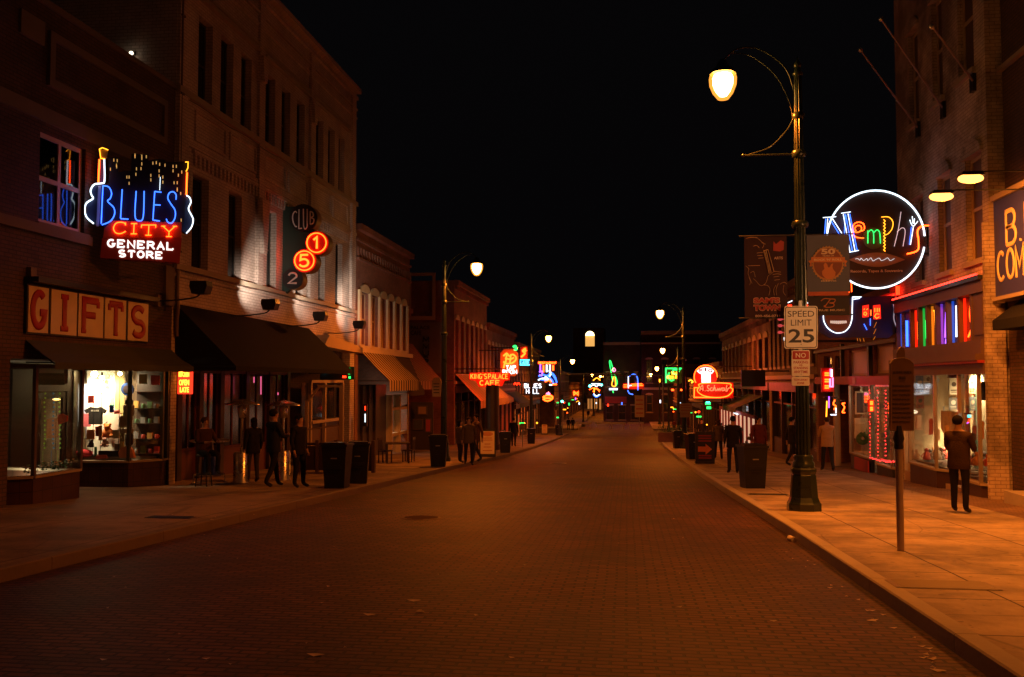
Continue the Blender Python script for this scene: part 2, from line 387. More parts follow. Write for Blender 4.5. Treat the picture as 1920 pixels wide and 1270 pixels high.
KL = [(-40, -6.8), (10, -6.72), (16, -6.6), (22, -6.4), (33, -6.2), (42, -5.8), (56, -5.8), (80, -6.3), (110, -7.3), (700, -7.3)]
def lerp(T, y):
    for (a, p), (b, q) in zip(T, T[1:]):
        if y <= b: return p + (q - p) * (y - a) / (b - a)
    return T[-1][1]
def sheet(name, m, xa, xb, ys, h):
    mb = MB().mat(m); vs = []; fs = []
    for y in ys: vs += [(xa(y), y, gz(y) + h), (xb(y), y, gz(y) + h)]
    for i in range(len(ys) - 1): fs.append((2 * i, 2 * i + 1, 2 * i + 3, 2 * i + 2))
    mb.add(vs, fs); return struct(mb.build(name))
sheet('road', B_road, lambda y: -60 if y > 100 else -14, lambda y: 60 if y > 100 else 12, YS, 0)
mb = MB().mat(mat('dark_soil', (0.04, 0.03, 0.025), 0.95))
mb.quad((-900, -300, -6.2), (900, -300, -6.2), (900, 900, -6.2), (-900, 900, -6.2)); struct(mb.build('ground'))
def kerb(T, side, ys):
    mb = MB().mat(M_conc if side > 0 else mat('kerb_concrete_dim', (.17, .12, .08), .8, 0, .35, 1.5, .3)); s = side; wd = 0.17  # left kerb: same concrete, darkened in colour for the dimmer side
    i = 0
    for a, b in zip(ys, ys[1:]):
        nn = max(1, round((b - a) / 2.5))
        for k in range(nn):
            ya = a + (b - a) * k / nn + 0.006; yb = a + (b - a) * (k + 1) / nn - 0.006
            xa, xb = lerp(T, ya), lerp(T, yb)
            P = []
            for (x, y) in ((xa, ya), (xb, yb)):
                z = gz(y); P += [(x, y, z - .1), (x, y, z + KH - .012), (x + s * .014, y, z + KH + .002), (x + s * wd, y, z + KH + .002), (x + s * wd, y, z - .1)]
            f = [(j, j + 1, 5 + j + 1, 5 + j) for j in range(4)] + [(0, 1, 2, 3, 4), (9, 8, 7, 6, 5)]
            if s < 0: f = [q[::-1] for q in f]
            mb.add(P, f)
    return mb
ysA = [y for y in YS if y <= 117.5]; ysB = [y for y in YS if y >= 135]
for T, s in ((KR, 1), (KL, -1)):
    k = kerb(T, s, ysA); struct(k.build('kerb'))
    k = kerb(T, s, ysB[:3]); struct(k.build('kerb'))
sheet('pavement', B_slab, lambda y: lerp(KR, y) + .17, lambda y: 9.9, ysA, KH)
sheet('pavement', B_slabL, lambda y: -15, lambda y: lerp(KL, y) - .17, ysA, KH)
sheet('pavement', B_slab2, lambda y: 6.7, lambda y: 9.8, [y for y in ysA if y < 60], KH + .004)
sheet('pavement', B_slab, lambda y: lerp(KR, y) + .17, lambda y: 60, ysB, KH)
sheet('pavement', B_slab, lambda y: -60, lambda y: lerp(KL, y) - .17, ysB, KH)
# ------------------------------------------------------------------ building kit
def front(mb, U, V0, V1, holes, depth=.25):
    us = sorted({0, U} | {h[0] for h in holes} | {h[1] for h in holes}); vs = sorted({V0, V1} | {h[2] for h in holes} | {h[3] for h in holes})
    for a, b in zip(us, us[1:]):
        run = None
        for c, d in zip(vs, vs[1:]):
            inh = any(h[0] < (a + b) / 2 < h[1] and h[2] < (c + d) / 2 < h[3] for h in holes)
            if not inh: mb.quad((a, c, 0), (b, c, 0), (b, d, 0), (a, d, 0))
    for a, b, c, d in holes:
        mb.quad((a, c, -depth), (b, c, -depth), (b, c, 0), (a, c, 0)); mb.quad((a, d, 0), (b, d, 0), (b, d, -depth), (a, d, -depth))
        mb.quad((a, c, 0), (a, d, 0), (a, d, -depth), (a, c, -depth)); mb.quad((b, c, -depth), (b, d, -depth), (b, d, 0), (b, c, 0))
def shell(root, m, o, u, U, V0, V1, holes, D, sidem=None, name='wall', depth=.25):
    mb = MB().mat(m).frame(o, u); front(mb, U, V0, V1, holes, depth)
    mb.mat(sidem or m)
    mb.quad((0, V0, -D), (0, V0, 0), (0, V1, 0), (0, V1, -D)); mb.quad((U, V0, 0), (U, V0, -D), (U, V1, -D), (U, V1, 0))
    mb.quad((U, V0, -D), (0, V0, -D), (0, V1, -D), (U, V1, -D))
    t = .3                      # parapet: coping ring
    mb.quad((0, V1, 0), (U, V1, 0), (U, V1, -t), (0, V1, -t)); mb.quad((0, V1 - .5, -t), (0, V1, -t), (U, V1, -t), (U, V1 - .5, -t))
    w = mb.build(name, root)
    rf = MB().mat(M_roof).frame(o, u); rf.box(.01, U - .01, V1 - .56, V1 - .5, -D + .01, -.29); rf.build('roof', root)
    return w
def window(root, o, u, h, fm, gm=None, bars=(1, 1), inset=.14, fw=.07, sill=None, head=None, pane=True, arch=False):
    a, b, c, d = h; mb = MB().mat(fm).frame(o, u); z0, z1 = -inset - .06, -inset
    mb.box(a, a + fw, c, d, z0, z1); mb.box(b - fw, b, c, d, z0, z1)
    mb.box(a + fw, b - fw, c, c + fw, z0, z1); mb.box(a + fw, b - fw, d - fw, d, z0, z1)
    for i in range(1, bars[0]):
        x = a + (b - a) * i / bars[0]; mb.box(x - fw / 2, x + fw / 2, c + fw, d - fw, z0 + .002, z1 - .002)
    for i in range(1, bars[1] + 0):
        y = c + (d - c) * i / bars[1]; mb.box(a + fw, b - fw, y - fw / 2, y + fw / 2, z0 + .004, z1 - .004)
    f = mb.build('window', root)
    if pane:
        g = MB().mat(gm or DARKGLASS).frame(o, u); g.box(a + fw / 2, b - fw / 2, c + fw / 2, d - fw / 2, z0 + .02, z0 + .03); g.build('pane', f)
    if sill:
        s = MB().mat(sill).frame(o, u); s.box(a - .1, b + .1, c - .12, c - .002, -.1, .09); s.build('sill', f)
    if head:
        s = MB().mat(head).frame(o, u)
        if arch:
            P = [(a - .12, d + .002)] + [((a + b) / 2 + ((b - a) / 2 + .12) * math.cos(R(q)), d + .05 + .3 * math.sin(R(q))) for q in range(180, -1, -20)] + [(b + .12, d + .002)]
            s.prism(P, .0, .07)
        else: s.box(a - .1, b + .1, d + .002, d + .2, -.08, .06)
        s.build('lintel', f)
    return f
def slab(root, name, m, o, u, a, b, c, d, w0, w1):
    mb = MB().mat(m).frame(o, u); mb.box(a, b, c, d, w0, w1); return mb.build(name, root)
def awning(name, label, m, side, X, Y0, Y1, zt, zb, proj, val, parent=None, group=None, frame=True, x0=0.0):
    """sloping canvas from the wall (zt) out by proj down to zb, with a hanging valance"""
    s = 1 if X < 0 else -1
    root = thing(name, label, 'awning', (X, Y0, zt), group) if parent is None else parent
    mb = MB().mat(m); t = .02
    xa, xb = X + s * .02, X + s * proj
    n = max(2, int((Y1 - Y0) / .5))
    for i in range(n):
        ya = Y0 + (Y1 - Y0) * i / n; yb = Y0 + (Y1 - Y0) * (i + 1) / n
        sg = .025 * math.sin(i * 2.1)
        P = [(xa, ya, zt), (xb, ya, zb), (xb, yb, zb), (xa, yb, zt)]
        mid0 = ((xa + xb) / 2, ya, (zt + zb) / 2 - .04); mid1 = ((xa + xb) / 2, yb, (zt + zb) / 2 - .04)
        mb.quad(P[0], mid0, mid1, P[3]); mb.quad(mid0, P[1], P[2], mid1)
        for k in range(2):
            yk = ya + (yb - ya) * k / 2; yl = ya + (yb - ya) * (k + 1) / 2
            mb.quad((xb, yk, zb), (xb, yk, zb - val), (xb, yl, zb - val + .02 * (k % 2)), (xb, yl, zb))
    c = mb.build('canopy', root)
    if frame:
        f = MB().mat(M_blackm)
        for y in (Y0 + .02, Y1 - .02):
            f.tube([(xa, y, zb), (xb - s * .03, y, zb - .01)], .015); f.tube([(xa, y, zt - .03), (xb - s * .03, y, zb - .03)], .015)
        f.tube([(xb - s * .03, Y0, zb - .02), (xb - s * .03, Y1, zb - .02)], .015)
        f.build('awning_frame', root)
    return root, c
# ------------------------------------------------------------------ LEFT 1: the gift shop
M_stoned = mat('dark_stone_trim', (.15, .11, .085), .8, 0, .25, 2, .3)  # darker copy of the sandstone trim, for the gift building
BR_dark = brick('dark_brown_brick', (0.085, 0.05, 0.04), (0.11, 0.062, 0.048), (0.045, 0.035, 0.03), stain=.3, rough=.75)
BR_white = brick('old_white_painted_brick', (0.50, 0.40, 0.35), (0.56, 0.45, 0.39), (0.30, 0.23, 0.19), 0.22, 0.085, 0.009, 0.5, stain=.25, rough=.8)
BR_mid = brick('weathered_tan_brick', (0.30, 0.21, 0.16), (0.25, 0.17, 0.13), (0.16, 0.12, 0.1), stain=.4)
BR_red = brick('red_brick', (0.27, 0.10, 0.07), (0.21, 0.075, 0.055), (0.17, 0.13, 0.1), stain=.3)
u_L = (0, 1, 0); u_R = (0, -1, 0)
YB = YL(320); Y0 = 7.0; Y1 = YB - .02; o = (XL, Y0, 0); U = Y1 - Y0; ub = lambda px: YL(px) - Y0
gift = thing('gift_shop_building', 'dark brick building holding the gift shop, leftmost of the left row', 'building', (XL, Y0, 0))
yd0, yd1 = 15.3, YB - .04
wz0, wz1 = ZL(110, 427), ZL(66, 240)
wh = (ub(64), ub(151), wz0, wz1)
top = ZL(320, 163)
base = gz(YB) - .3
shell(gift, BR_dark, o, u_L, U, base, top, [wh, (yd0 - Y0, yd1 - Y0, base, 2.2)], 9, depth=.3)
window(gift, o, u_L, wh, mat('rose_window_paint', (0.5, 0.36, 0.33), .5), glass('upper_glass', (.12, .12, .14), .04, .2), (2, 2), .08, .09, M_stoned)
# floors behind the upper windows so they read as a dark room
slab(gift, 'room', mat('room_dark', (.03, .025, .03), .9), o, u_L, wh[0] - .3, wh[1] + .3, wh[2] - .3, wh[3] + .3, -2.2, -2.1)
mb = MB().mat(M_stoned).frame(o, u_L)
mb.box(0, U, ZL(40, 210), ZL(40, 182), 0, .06); mb.build('lintel_band', gift)
slab(gift, 'sill_band', M_stoned, o, u_L, 0, ub(160), ZL(100, 446), ZL(100, 428), 0, .1)
mb = MB().mat(M_stoned).frame(o, u_L)          # the raised rectangular frame above
a, b = ub(74), ub(301); c, d = ZL(74, 153), ZL(74, 47); t = .16
for q in ((a, b, c, c + t), (a, b, d - t, d), (a, a + t, c + t, d - t), (b - t, b, c + t, d - t)): mb.box(*q, 0, .07)
mb.box(ub(18), ub(64), ZL(60, 75), ZL(60, 30), 0, .05)
mb.build('stone_frame', gift)
slab(gift, 'coping', M_stoned, o, u_L, 0, U, top, top + .12, -.35, .06)
slab(gift, 'pier', M_stoned, o, u_L, U - .42, U - .01, ZL(317, 574), ZL(317, 500), .0, .07)
for px in (50, 290): slab(gift, 'bracket_block', M_stoned, o, u_L, ub(px) - .09, ub(px) + .07, ZL(px, 575 - (50 - 0 if px < 100 else 0)), ZL(px, 553 - (52 if px < 100 else 0)), 0, .1)
# shop recess: ceiling, back wall, floor riser
rz = 2.2; fl = sz(18) + .0
mb = MB().mat(M_brownwall)
mb.box(-15.6, -15.5, yd0, yd1, fl - .3, rz); mb.box(-15.5, XL - .3, yd0 - .1, yd0, fl - .3, rz); mb.box(-15.5, XL - .31, yd1 - .06, yd1 - .01, fl - .3, rz)
mb.build('interior_wall', gift)
mb = MB().mat(mat('shop_ceiling_paint', (.35, .3, .25), .9)); mb.box(-15.5, XL - .3, yd0, yd1, rz - .02, rz + .1); mb.build('shop_ceiling', gift)
gsign = thing('gift_shop_sign', 'row of five cream panels spelling GIFTS in dark red slab letters', 'sign', (XL, YL(160), 3.2))
zb_, zt_ = 1.78 + .925, 1.78 + 1.80
M_panel = mat('cream_sign_panel', (.66, .54, .33), .5); M_letter = mat('dark_red_letter', (.36, .012, .01), .5)
mb = MB().mat(M_black).frame((XL, 0, 0), u_L); mb.box(YL(41), YL(272), zb_ - .03, zt_ + .03, .002, .06); mb.box(YL(40), YL(274), zt_ + .06, zt_ + .16, .0, .3); mb.build('backboard', gsign)
for ch, (p0, p1) in zip('GIFTS', ((43, 81), (86, 135), (138, 185), (188, 228), (232, 270))):
    a, b = YL(p0), YL(p1)
    mb = MB().mat(M_panel).frame((XL, 0, 0), u_L); mb.box(a, b, zb_, zt_, .06, .075); p = mb.build('panel', gsign)
    mb = MB().mat(M_letter).frame((XL, 0, 0), u_L); w = b - a; k = .3 if ch == 'I' else .2
    letters(mb, ch, a + w * (k), b - w * (k), zb_ + .12, zt_ - .12, .078, .08, 8, .25, serif=.14 if ch != 'I' else .12)
    mb.build('letter', p)
# sloping fascia roof over the shop
fr, _ = awning('shop_canopy', 'dull green sloping canopy under the GIFTS panels', mat('canopy_green_felt', (.05, .055, .035), .9, 0, .3, 2, .2), 1, XL, YL(45), YB - .05, ZL(100, 641), ZL(100, 641) - .42, .62, .14)
# near bay (angled glass box) and far bay beside the recessed door
zs = ZL(110, 884); zt = 2.03
def bay(root, pts, zbase, zsill, ztop, cm, posts=True, pm=None, sill_m=None, glass_m=None, closed_back=False):
    """pts: list of (x,y) along the front, from left to right as seen; stall riser, sill, glass and posts"""
    mb = MB().mat(cm); sl = MB().mat(sill_m or M_stone); pn = MB().mat(glass_m or GLASS)
    hd = MB().mat(pm or M_steel2)
    for i, (p, q) in enumerate(zip(pts, pts[1:])):
        P, Q = Vector((*p, 0)), Vector((*q, 0)); L = (Q - P).length; u = (Q - P).normalized()
        for m_, z0, z1, w0, w1 in ((mb, zbase, zsill - .05, -.1, 0), (sl, zsill - .05, zsill, -.14, .05), (pn, zsill, ztop, -.045, -.035), (hd, ztop, ztop + .08, -.08, 0)):
            m_.frame((P.x, P.y, 0), u); m_.box(0, L, z0, z1, w0, w1)
    for p in pts:
        ps = MB().mat(pm or M_steel2); ps.box(p[0] - .035, p[0] + .035, p[1] - .035, p[1] + .035, zsill, ztop + .001); ps.build('window_post', root)
    mb.build('stall_riser', root); sl.build('sill', root); pn.build('shop_window', root); hd.build('window_head', root)
M_riser = brick('brown_tile_riser', (.075, .035, .025), (.06, .03, .02), (.02, .015, .012), .3, .3, .008, .2, stain=.3, rough=.4, offs=0)
bay(gift, [(-11.75, 15.45), (-11.14, 15.95), (-11.14, 17.42), (-12.9, 17.55)], fl - .2, zs, zt, M_riser, pm=mat('dull_bronze_frame', (.13, .09, .06), .4, .5))
bay(gift, [(-13.1, 20.15), (-11.72, 20.25), (-11.24, 20.9), (-11.24, YB - .06)], fl - .3, onY(200, 864, 20.2).z, zt, M_riser, pm=mat('green_bronze_frame', (.09, .1, .07), .4, .4))
# door at the back of the recess
d0, d1 = onX(72, 800, -13.1).y, onX(124, 800, -13.1).y
dr = MB().mat(M_darkwood).frame((-13.1, d0, fl), u_L); W_ = d1 - d0; H_ = 2.15
dr.box(-.9, -.02, 0, 3.0, -.1, 0); dr.box(W_ + .02, W_ + .4, 0, 3.0, -.1, 0); dr.box(-.02, W_ + .02, H_ + .02, H_ + .2, -.1, 0)
dr.build('door_surround', gift)
dr = MB().mat(M_darkwood).frame((-13.1, d0, fl), u_L)
for q in ((0, .12, 0, H_), (W_ - .12, W_, 0, H_), (.12, W_ - .12, 0, .3), (.12, W_ - .12, H_ - .14, H_)): dr.box(*q, -.07, -.02)
door = dr.build('door', gift)
g = MB().mat(GLASS).frame((-13.1, d0, fl), u_L); g.box(.12, W_ - .12, .3, H_ - .14, -.05, -.045); g.build('pane', door)
g = MB().mat(mat('paper', (.6, .55, .45), .8)).frame((-13.1, d0, fl), u_L); g.box(.35, .8, 1.1, 1.55, -.044, -.04); g.build('notice', door)
g = MB().mat(M_steel2).frame((-13.1, d0, fl), u_L); g.tube([(.2, .95, 0), (.2, .95, .05), (.2, 1.15, .05), (.2, 1.15, 0)], .012); g.build('handle', door)

# ------------------------------------------------------------------ LEFT 2: the white brick club building
Y0 = YB; Y1 = YL(664); U = Y1 - Y0; o = (XL, Y0, 0); ub = lambda px: YL(px) - Y0
club = thing('club_building', 'tall white painted brick building with nine narrow top windows behind the club sign', 'building', (XL, Y0, 0))
ct = ZL(662, 168); cb = gz(Y1) - .3
tz0, tz1 = ZL(361, 185), ZL(362, 18); mz0, mz1 = ZL(634, 572), ZL(362, 325)
tops = [(362, 389), (405, 429), (444, 464), (491, 509.5), (522, 538.5), (551, 566), (588, 602), (611, 623.5), (631, 642)]
mids = [(355, 386), (424, 449), (497, 515), (552, 566), (595, 607), (627, 640)]
H = [(ub(a), ub(b), tz0, tz1) for a, b in tops] + [(ub(a), ub(b), mz0, mz1) for a, b in mids]
lintel = ZL(500, 632)
sh = (.3, U - .3, sz(Y0) - .2 - 1, lintel)
shell(club, BR_white, o, u_L, U, cb - 1, ct, H + [(.3, U - .6, cb, lintel)], 14, depth=.32)
slab(club, 'shop_back_wall', mat('bar_interior_wall', (.05, .025, .02), .9), o, u_L, .3, U - .6, cb, lintel, -5, -4.9)
fmk = mat('window_frame_dark', (.05, .045, .04), .5)
for h in H[:9]: window(club, o, u_L, h, fmk, None, (1, 2), .2, .05)
for h in H[9:]: window(club, o, u_L, h, fmk, None, (1, 2), .2, .05)
zz = lambda v: 1.78 + v
def strip(nm, v0, v1, w, segs=((0, 1),), m=None):
    mb = MB().mat(m or BR_white).frame(o, u_L)
    for a, b in segs: mb.box(a * U, b * U, zz(v0), zz(v1), 0, w)
    return mb.build(nm, club)
strip('sill_band', 7.27, 7.44, .12, m=M_stone)
strip('belt_course', 6.05, 6.16, .07); strip('ledge', 2.80, 2.93, .12, m=M_stone); strip('ledge', 2.62, 2.70, .06)
strip('cornice', 12.02, 12.2, .22); strip('cornice', 11.75, 11.88, .1); strip('moulding', 11.3, 11.38, .07); strip('moulding', 10.95, 11.02, .05)
g1, g2, g3 = (.1, .315), (.40, .66), (.72, .96)
ga = [(ub(352) / U, ub(476) / U), (ub(486) / U, ub(574) / U), (ub(582) / U, ub(650) / U)]
strip('hood_mould', 10.12, 10.2, .12, ga, M_stone); strip('hood_mould', 10.32, 10.4, .08, ga, M_stone)
for i, (a, b) in enumerate(ga):       # dentil tables between the pilasters
    mb = MB().mat(BR_white).frame(o, u_L)
    mb.box(a * U, b * U, zz(5.92), zz(6.02), 0, .09); n = int((b - a) * U / .24)
    for k in range(n):
        x = a * U + (b - a) * U * (k + .3) / n; mb.box(x, x + .11, zz(5.62), zz(5.918), 0, .07)
    mb.build('dentil_table', club)
for px in (330, 480, 578, 657):
    w_ = .5 if px in (330, 657) else .4
    c0 = max(w_ / 2 + .01, min(U - w_ / 2 - .01, ub(px)))
    mb = MB().mat(BR_white).frame(o, u_L)
    mb.box(c0 - w_ / 2, c0 + w_ / 2, zz(2.94), zz(7.26), 0.001, .11); mb.box(c0 - w_ / 2, c0 + w_ / 2, zz(7.45), zz(11.74), 0.001, .09)
    if px in (480, 578):
        mb.extr([(0, 0)] * 0 or [(c0 - .16, zz(4.3)), (c0 + .16, zz(4.3)), (c0 + .2, zz(5.0)), (c0 + .3, zz(5.6)), (c0 - .3, zz(5.6)), (c0 - .2, zz(5.0))], 0, 0) if 0 else None
        mb.prism([(c0 - .1, zz(3.9)), (c0 + .1, zz(3.9)), (c0 + .22, zz(4.8)), (c0 + .3, zz(5.55)), (c0 - .3, zz(5.55)), (c0 - .22, zz(4.8))], .112, .26)
        mb.prism([(c0 - .12, zz(9.2)), (c0 + .12, zz(9.2)), (c0 + .2, zz(10.0)), (c0 - .2, zz(10.0))], .092, .2)
    mb.build('pilaster', club)
for a, b in ga:                       # recessed-looking spandrel frames
    mb = MB().mat(BR_white).frame(o, u_L)
    for k in range(2):
        x0 = a * U + (b - a) * U * (k * .5 + .03); x1 = a * U + (b - a) * U * (k * .5 + .47)
        for q in ((x0, x1, zz(6.3), zz(6.36)), (x0, x1, zz(7.04), zz(7.1)), (x0, x0 + .06, zz(6.36), zz(7.04)), (x1 - .06, x1, zz(6.36), zz(7.04))): mb.box(*q, 0, .05)
    mb.build('spandrel_frame', club)
# iron shopfront under the awning
M_reddark = mat('dark_red_timber', (.12, .035, .028), .5)
sb = sz(30) - .6
for px0, px1, g_ in ((372, 402, 0), (408, 440, 0), (446, 486, 0), (492, 528, 0), (534, 560, 0)):
    a, b = YL(px0) - Y0, YL(px1) - Y0
    window(club, o, u_L, (a, b, sz(Y0 + a) + .75, lintel - .45), M_reddark, DARKGLASS, (2, 1), .5, .07)
    mb = MB().mat(M_reddark).frame(o, u_L); mb.box(a, b, sz(Y0 + a) - .3, sz(Y0 + a) + .74, -.6, -.5); mb.box(a, b, 2.0, 2.1, -.49, -.42); mb.build('stall_riser', club)
mb = MB().mat(M_darkwood).frame(o, u_L)
for px in (366, 405, 443, 489, 531, 563): mb.box(YL(px) - Y0 - .12, YL(px) - Y0 + .12, sz(YL(px)) - .3, lintel, -.62, -.4)
mb.box(.3, U - .6, lintel - .44, lintel - .02, -.6, -.3); mb.build('shopfront_frame', club)
# white framed take-out kiosk bay at the far end, with a little tiled roof
mb = MB().mat(M_tan).frame(o, u_L); ka, kb = YL(575) - Y0, YL(652) - Y0
zk = ZL(600, 652)
mb.prism([(ka, zk), (kb, zk - .12), (kb, zk + .12), (ka + .6, zk + .42)], 0, .62); mb.build('eave', club)
kf = MB().mat(mat('weathered_white_frame', (.36, .27, .19), .6)).frame(o, u_L)
ka, kb = YL(580) - Y0, YL(640) - Y0; zg = sz(34)
zt2 = ZL(600, 718); zl = ZL(600, 790)
for x in (ka, (ka + kb) / 2 - .3, kb): kf.box(x - .07, x + .07, zg - .3, zt2, -.02, .1)
kf.box(ka, kb, zt2, zt2 + .1, -.02, .1); kf.box(ka, kb, zl - .05, zl + .05, -.02, .14); kf.build('kiosk_frame', club)
g = MB().mat(DARKGLASS).frame(o, u_L); g.box(ka, kb, zl + .05, zt2, -.3, -.28); g.build('kiosk_window', club)
g = MB().mat(M_brown).frame(o, u_L); g.box(ka, kb, zg - .4, zl - .05, -.1, -.04); g.build('kiosk_counter', club)
# big black awning
awn = thing('club_awning', 'long black canvas awning sloping down over the club front', 'awning', (XL, 23, 3.8))
ya, yb = YB + .15, YL(577); xo = XL + 1.62
zt_a, zt_b = ZL(336, 571), ZL(577, 616); zf = onX(640, 694, xo).z
mb = MB().mat(M_canvas); n = 10
for i in range(n):
    p, q = i / n, (i + 1) / n
    y1_, y2_ = ya + (yb - ya) * p, ya + (yb - ya) * q; za_, zb2 = zt_a + (zt_b - zt_a) * p, zt_a + (zt_b - zt_a) * q
    mb.quad((XL + .02, y1_, za_), (xo, y1_, zf), (xo, y2_, zf), (XL + .02, y2_, zb2))
    mb.quad((xo, y1_, zf), (xo, y1_, zf - .13), (xo, y2_, zf - .13), (xo, y2_, zf))
for y, z in ((ya, zt_a), (yb, zt_b)): mb.add([(XL + .02, y, z), (xo, y, zf), (xo, y, zf - .12), (XL + .02, y, zf - .12)], [(0, 1, 2, 3)])
mb.build('canopy', awn)
f = MB().mat(M_blackm)
for i in range(5):
    y = ya + (yb - ya) * i / 4; f.tube([(XL + .05, y, zf - .02), (xo - .03, y, zf - .02)], .02)
f.tube([(xo - .03, ya, zf - .02), (xo - .03, yb, zf - .02)], .02); f.build('awning_frame', awn)

mb = MB().mat(mat('rusty_downpipe', (.10, .06, .045), .5)); pY = YB + .12; mb.tube([(XL + .07, pY, ct - .6), (XL + .07, pY, 3.9)], .05, 8); mb.tube([(XL + .07, pY, 3.9), (XL + .12, pY - .05, 3.6), (XL + .07, pY, 3.3), (XL + .07, pY, 2.9)], .05, 8)
for z in (5, 7, 9, 11): mb.box(XL + .001, XL + .14, pY - .08, pY + .08, z, z + .05)
mb.build('downpipe', club)
mb = MB().mat(M_blackm)
for z, y0, y1 in ((4.55, YB + .4, YL(650)), (8.95, YB + .4, YL(560))): mb.tube([(XL + .14, y0 + (y1 - y0) * k / 14, z + .03 * math.sin(k * 1.3)) for k in range(15)], .012, 4)
mb.build('cable', club)
BR_dimmed = brick('dimmed_far_brick', (.05, .028, .02), (.06, .03, .022), (.03, .02, .015))  # brick colour darkened so the far blocks look barely lit
WARMG = glow('dim_warm_shop_window', (1, .38, .10), .07); REDG = glow('dim_red_shop_window', (1, .14, .05), .05)
# ------------------------------------------------------------------ further buildings, both sides
def simple(name, label, side, Ya, Yb, zt, m, rows=1, cols=6, wpx=.5, zf0=None, trim=M_tan, D=12, shopm=M_darkwood, glassm=None, arch=True, X=None, wh=2.6, riser=.6, shop_h=3.4, sign=None, awn=None, lit=None, frame=None, doors=1):
    X = (XL if side < 0 else XR) if X is None else X
    U = Yb - Ya; o = (X, Ya, 0) if side < 0 else (X, Yb, 0); u = u_L if side < 0 else u_R
    t = thing(name, label, 'building', (X, Ya, 0))
    b = min(gz(Ya), gz(Yb)) - .4; s0 = sz((Ya + Yb) / 2); lint = s0 + shop_h
    H = []; z0 = lint + .9
    avail = zt - 1.0 - z0; 
    for r in range(rows):
        za = z0 + avail * r / rows; zb = min(za + wh, z0 + avail * (r + 1) / rows - .35)
        for c in range(cols):
            cx = U * (c + .5) / cols; w = U / cols * wpx; H.append((cx - w / 2, cx + w / 2, za, zb))
    sh = (.35, U - .35, s0 - .0, lint - .35)
    shell(t, m, o, u, U, b, zt, H + [(sh[0], sh[1], b + .05, sh[3])], D, depth=.35)
    for h in H: window(t, o, u, h, frame or M_brown, None, (1, 2), .16, .06, trim, trim, arch=arch)
    slab(t, 'cornice', m, o, u, -.0, U, zt - .3, zt + .02, .001, .28); slab(t, 'belt_course', trim, o, u, 0, U, lint + .25, lint + .45, .001, .14)
    mb = MB().mat(m).frame(o, u)
    k = int(U / .45)
    for i in range(k): mb.box(U * (i + .3) / k, U * (i + .7) / k, zt - .55, zt - .302, .001, .16)
    mb.build('corbel_table', t)
    slab(t, 'shop_fascia', shopm, o, u, .2, U - .2, lint - .34, lint + .1, .002, .12)
    nb = max(2, round(U / 3)); fr = MB().mat(shopm).frame(o, u); pn = MB().mat(glassm or DARKGLASS).frame(o, u); rs = MB().mat(shopm).frame(o, u)
    for i in range(nb):
        a = .35 + (U - .7) * i / nb; c = .35 + (U - .7) * (i + 1) / nb
        fr.box(a, a + .09, b + .3, lint - .35, -.34, -.04); fr.box(c - .09, c, b + .3, lint - .35, -.34, -.04)
        fr.box(a + .09, c - .09, lint - 1.0, lint - .93, -.3, -.1)
        if i % 3 == 1:
            fr.box(a + .09, a + .2, b + .3, lint - 1.0, -.2, -.1); fr.box(c - .2, c - .09, b + .3, lint - 1.0, -.2, -.1); pn.box(a + .2, c - .2, b + .3, lint - 1.0, -.18, -.17); 
            continue
        rs.box(a + .09, c - .09, b + .3, s0 + riser, -.3, -.1); pn.box(a + .09, c - .09, s0 + riser, lint - .36, -.24, -.23)
    fr.build('shopfront_frame', t); pn.build('shop_window', t); rs.build('stall_riser', t)
    return t
# left 3: low building with pale arched window piers, striped awning
Y3a, Y3b = YL(665) + .05, YL(767)
t = thing('brick_building', 'low brick building with a row of pale window piers beside the white brick club building', 'building', (XL, Y3a, 0))
o = (XL, Y3a, 0); U = Y3b - Y3a; zr = ZL(666, 418); s0 = sz(Y3a)
wz0, wz1 = ZL(680, 648), ZL(680, 548)
H = []
pads = [671, 691, 709, 724, 737, 750, 761]
for a, b in zip(pads, pads[1:]): H.append((YL(a) - Y3a + .28, YL(b) - Y3a - .28 + .12, wz0, wz1))
shell(t, BR_red, o, u_L, U, gz(Y3b) - .4, zr, H + [(.4, U - .4, gz(Y3b) - .3, ZL(700, 668))], 12, depth=.3)
for h in H: window(t, o, u_L, h, M_tan, mat('red_brown_shutter', (.16, .05, .03), .6), (1, 2), .12, .07, M_cream, M_cream, arch=True)
mb = MB().mat(M_cream).frame(o, u_L)
for a in pads: x = YL(a) - Y3a; mb = MB().mat(M_cream).frame(o, u_L); mb.box(max(.0, x - .12), min(U, x + .14), wz0 - .1, wz1 + .05, .002, .1); mb.build('window_pier', t)
slab(t, 'ledge', M_cream, o, u_L, 0, U, wz0 - .32, wz0 - .13, .001, .2)
for v0, v1, w in ((zr - .25, zr, .25), (zr - .7, zr - .6, .1), (zr - 1.5, zr - 1.4, .12)): slab(t, 'cornice', BR_red, o, u_L, 0, U, v0, v1, .001, w)
mb = MB().mat(BR_red).frame(o, u_L)
for i in range(22): mb.box(U * (i + .2) / 22, U * (i + .6) / 22, zr - 1.39, zr - .95, .001, .08)
mb.build('dentil_table', t)
dx = YL(735) - Y3a; ex = YL(765) - Y3a
mb = MB().mat(M_cream).frame(o, u_L); g0 = gz(Y3b) - .1; g1 = ZL(750, 740)
for x in (dx, (dx + ex) / 2, ex): mb.box(x - .09, x + .09, g0, g1, -.3, .02)
mb.box(dx, ex, g1 - .75, g1 - .62, -.28, 0); mb.box(dx, ex, g1 - 2.0, g1 - 1.85, -.28, -.02); mb.build('shopfront_frame', t)
mb = MB().mat(GLASS).frame(o, u_L); mb.box(dx, ex, g0, g1, -.2, -.19); mb.build('shop_window', t)
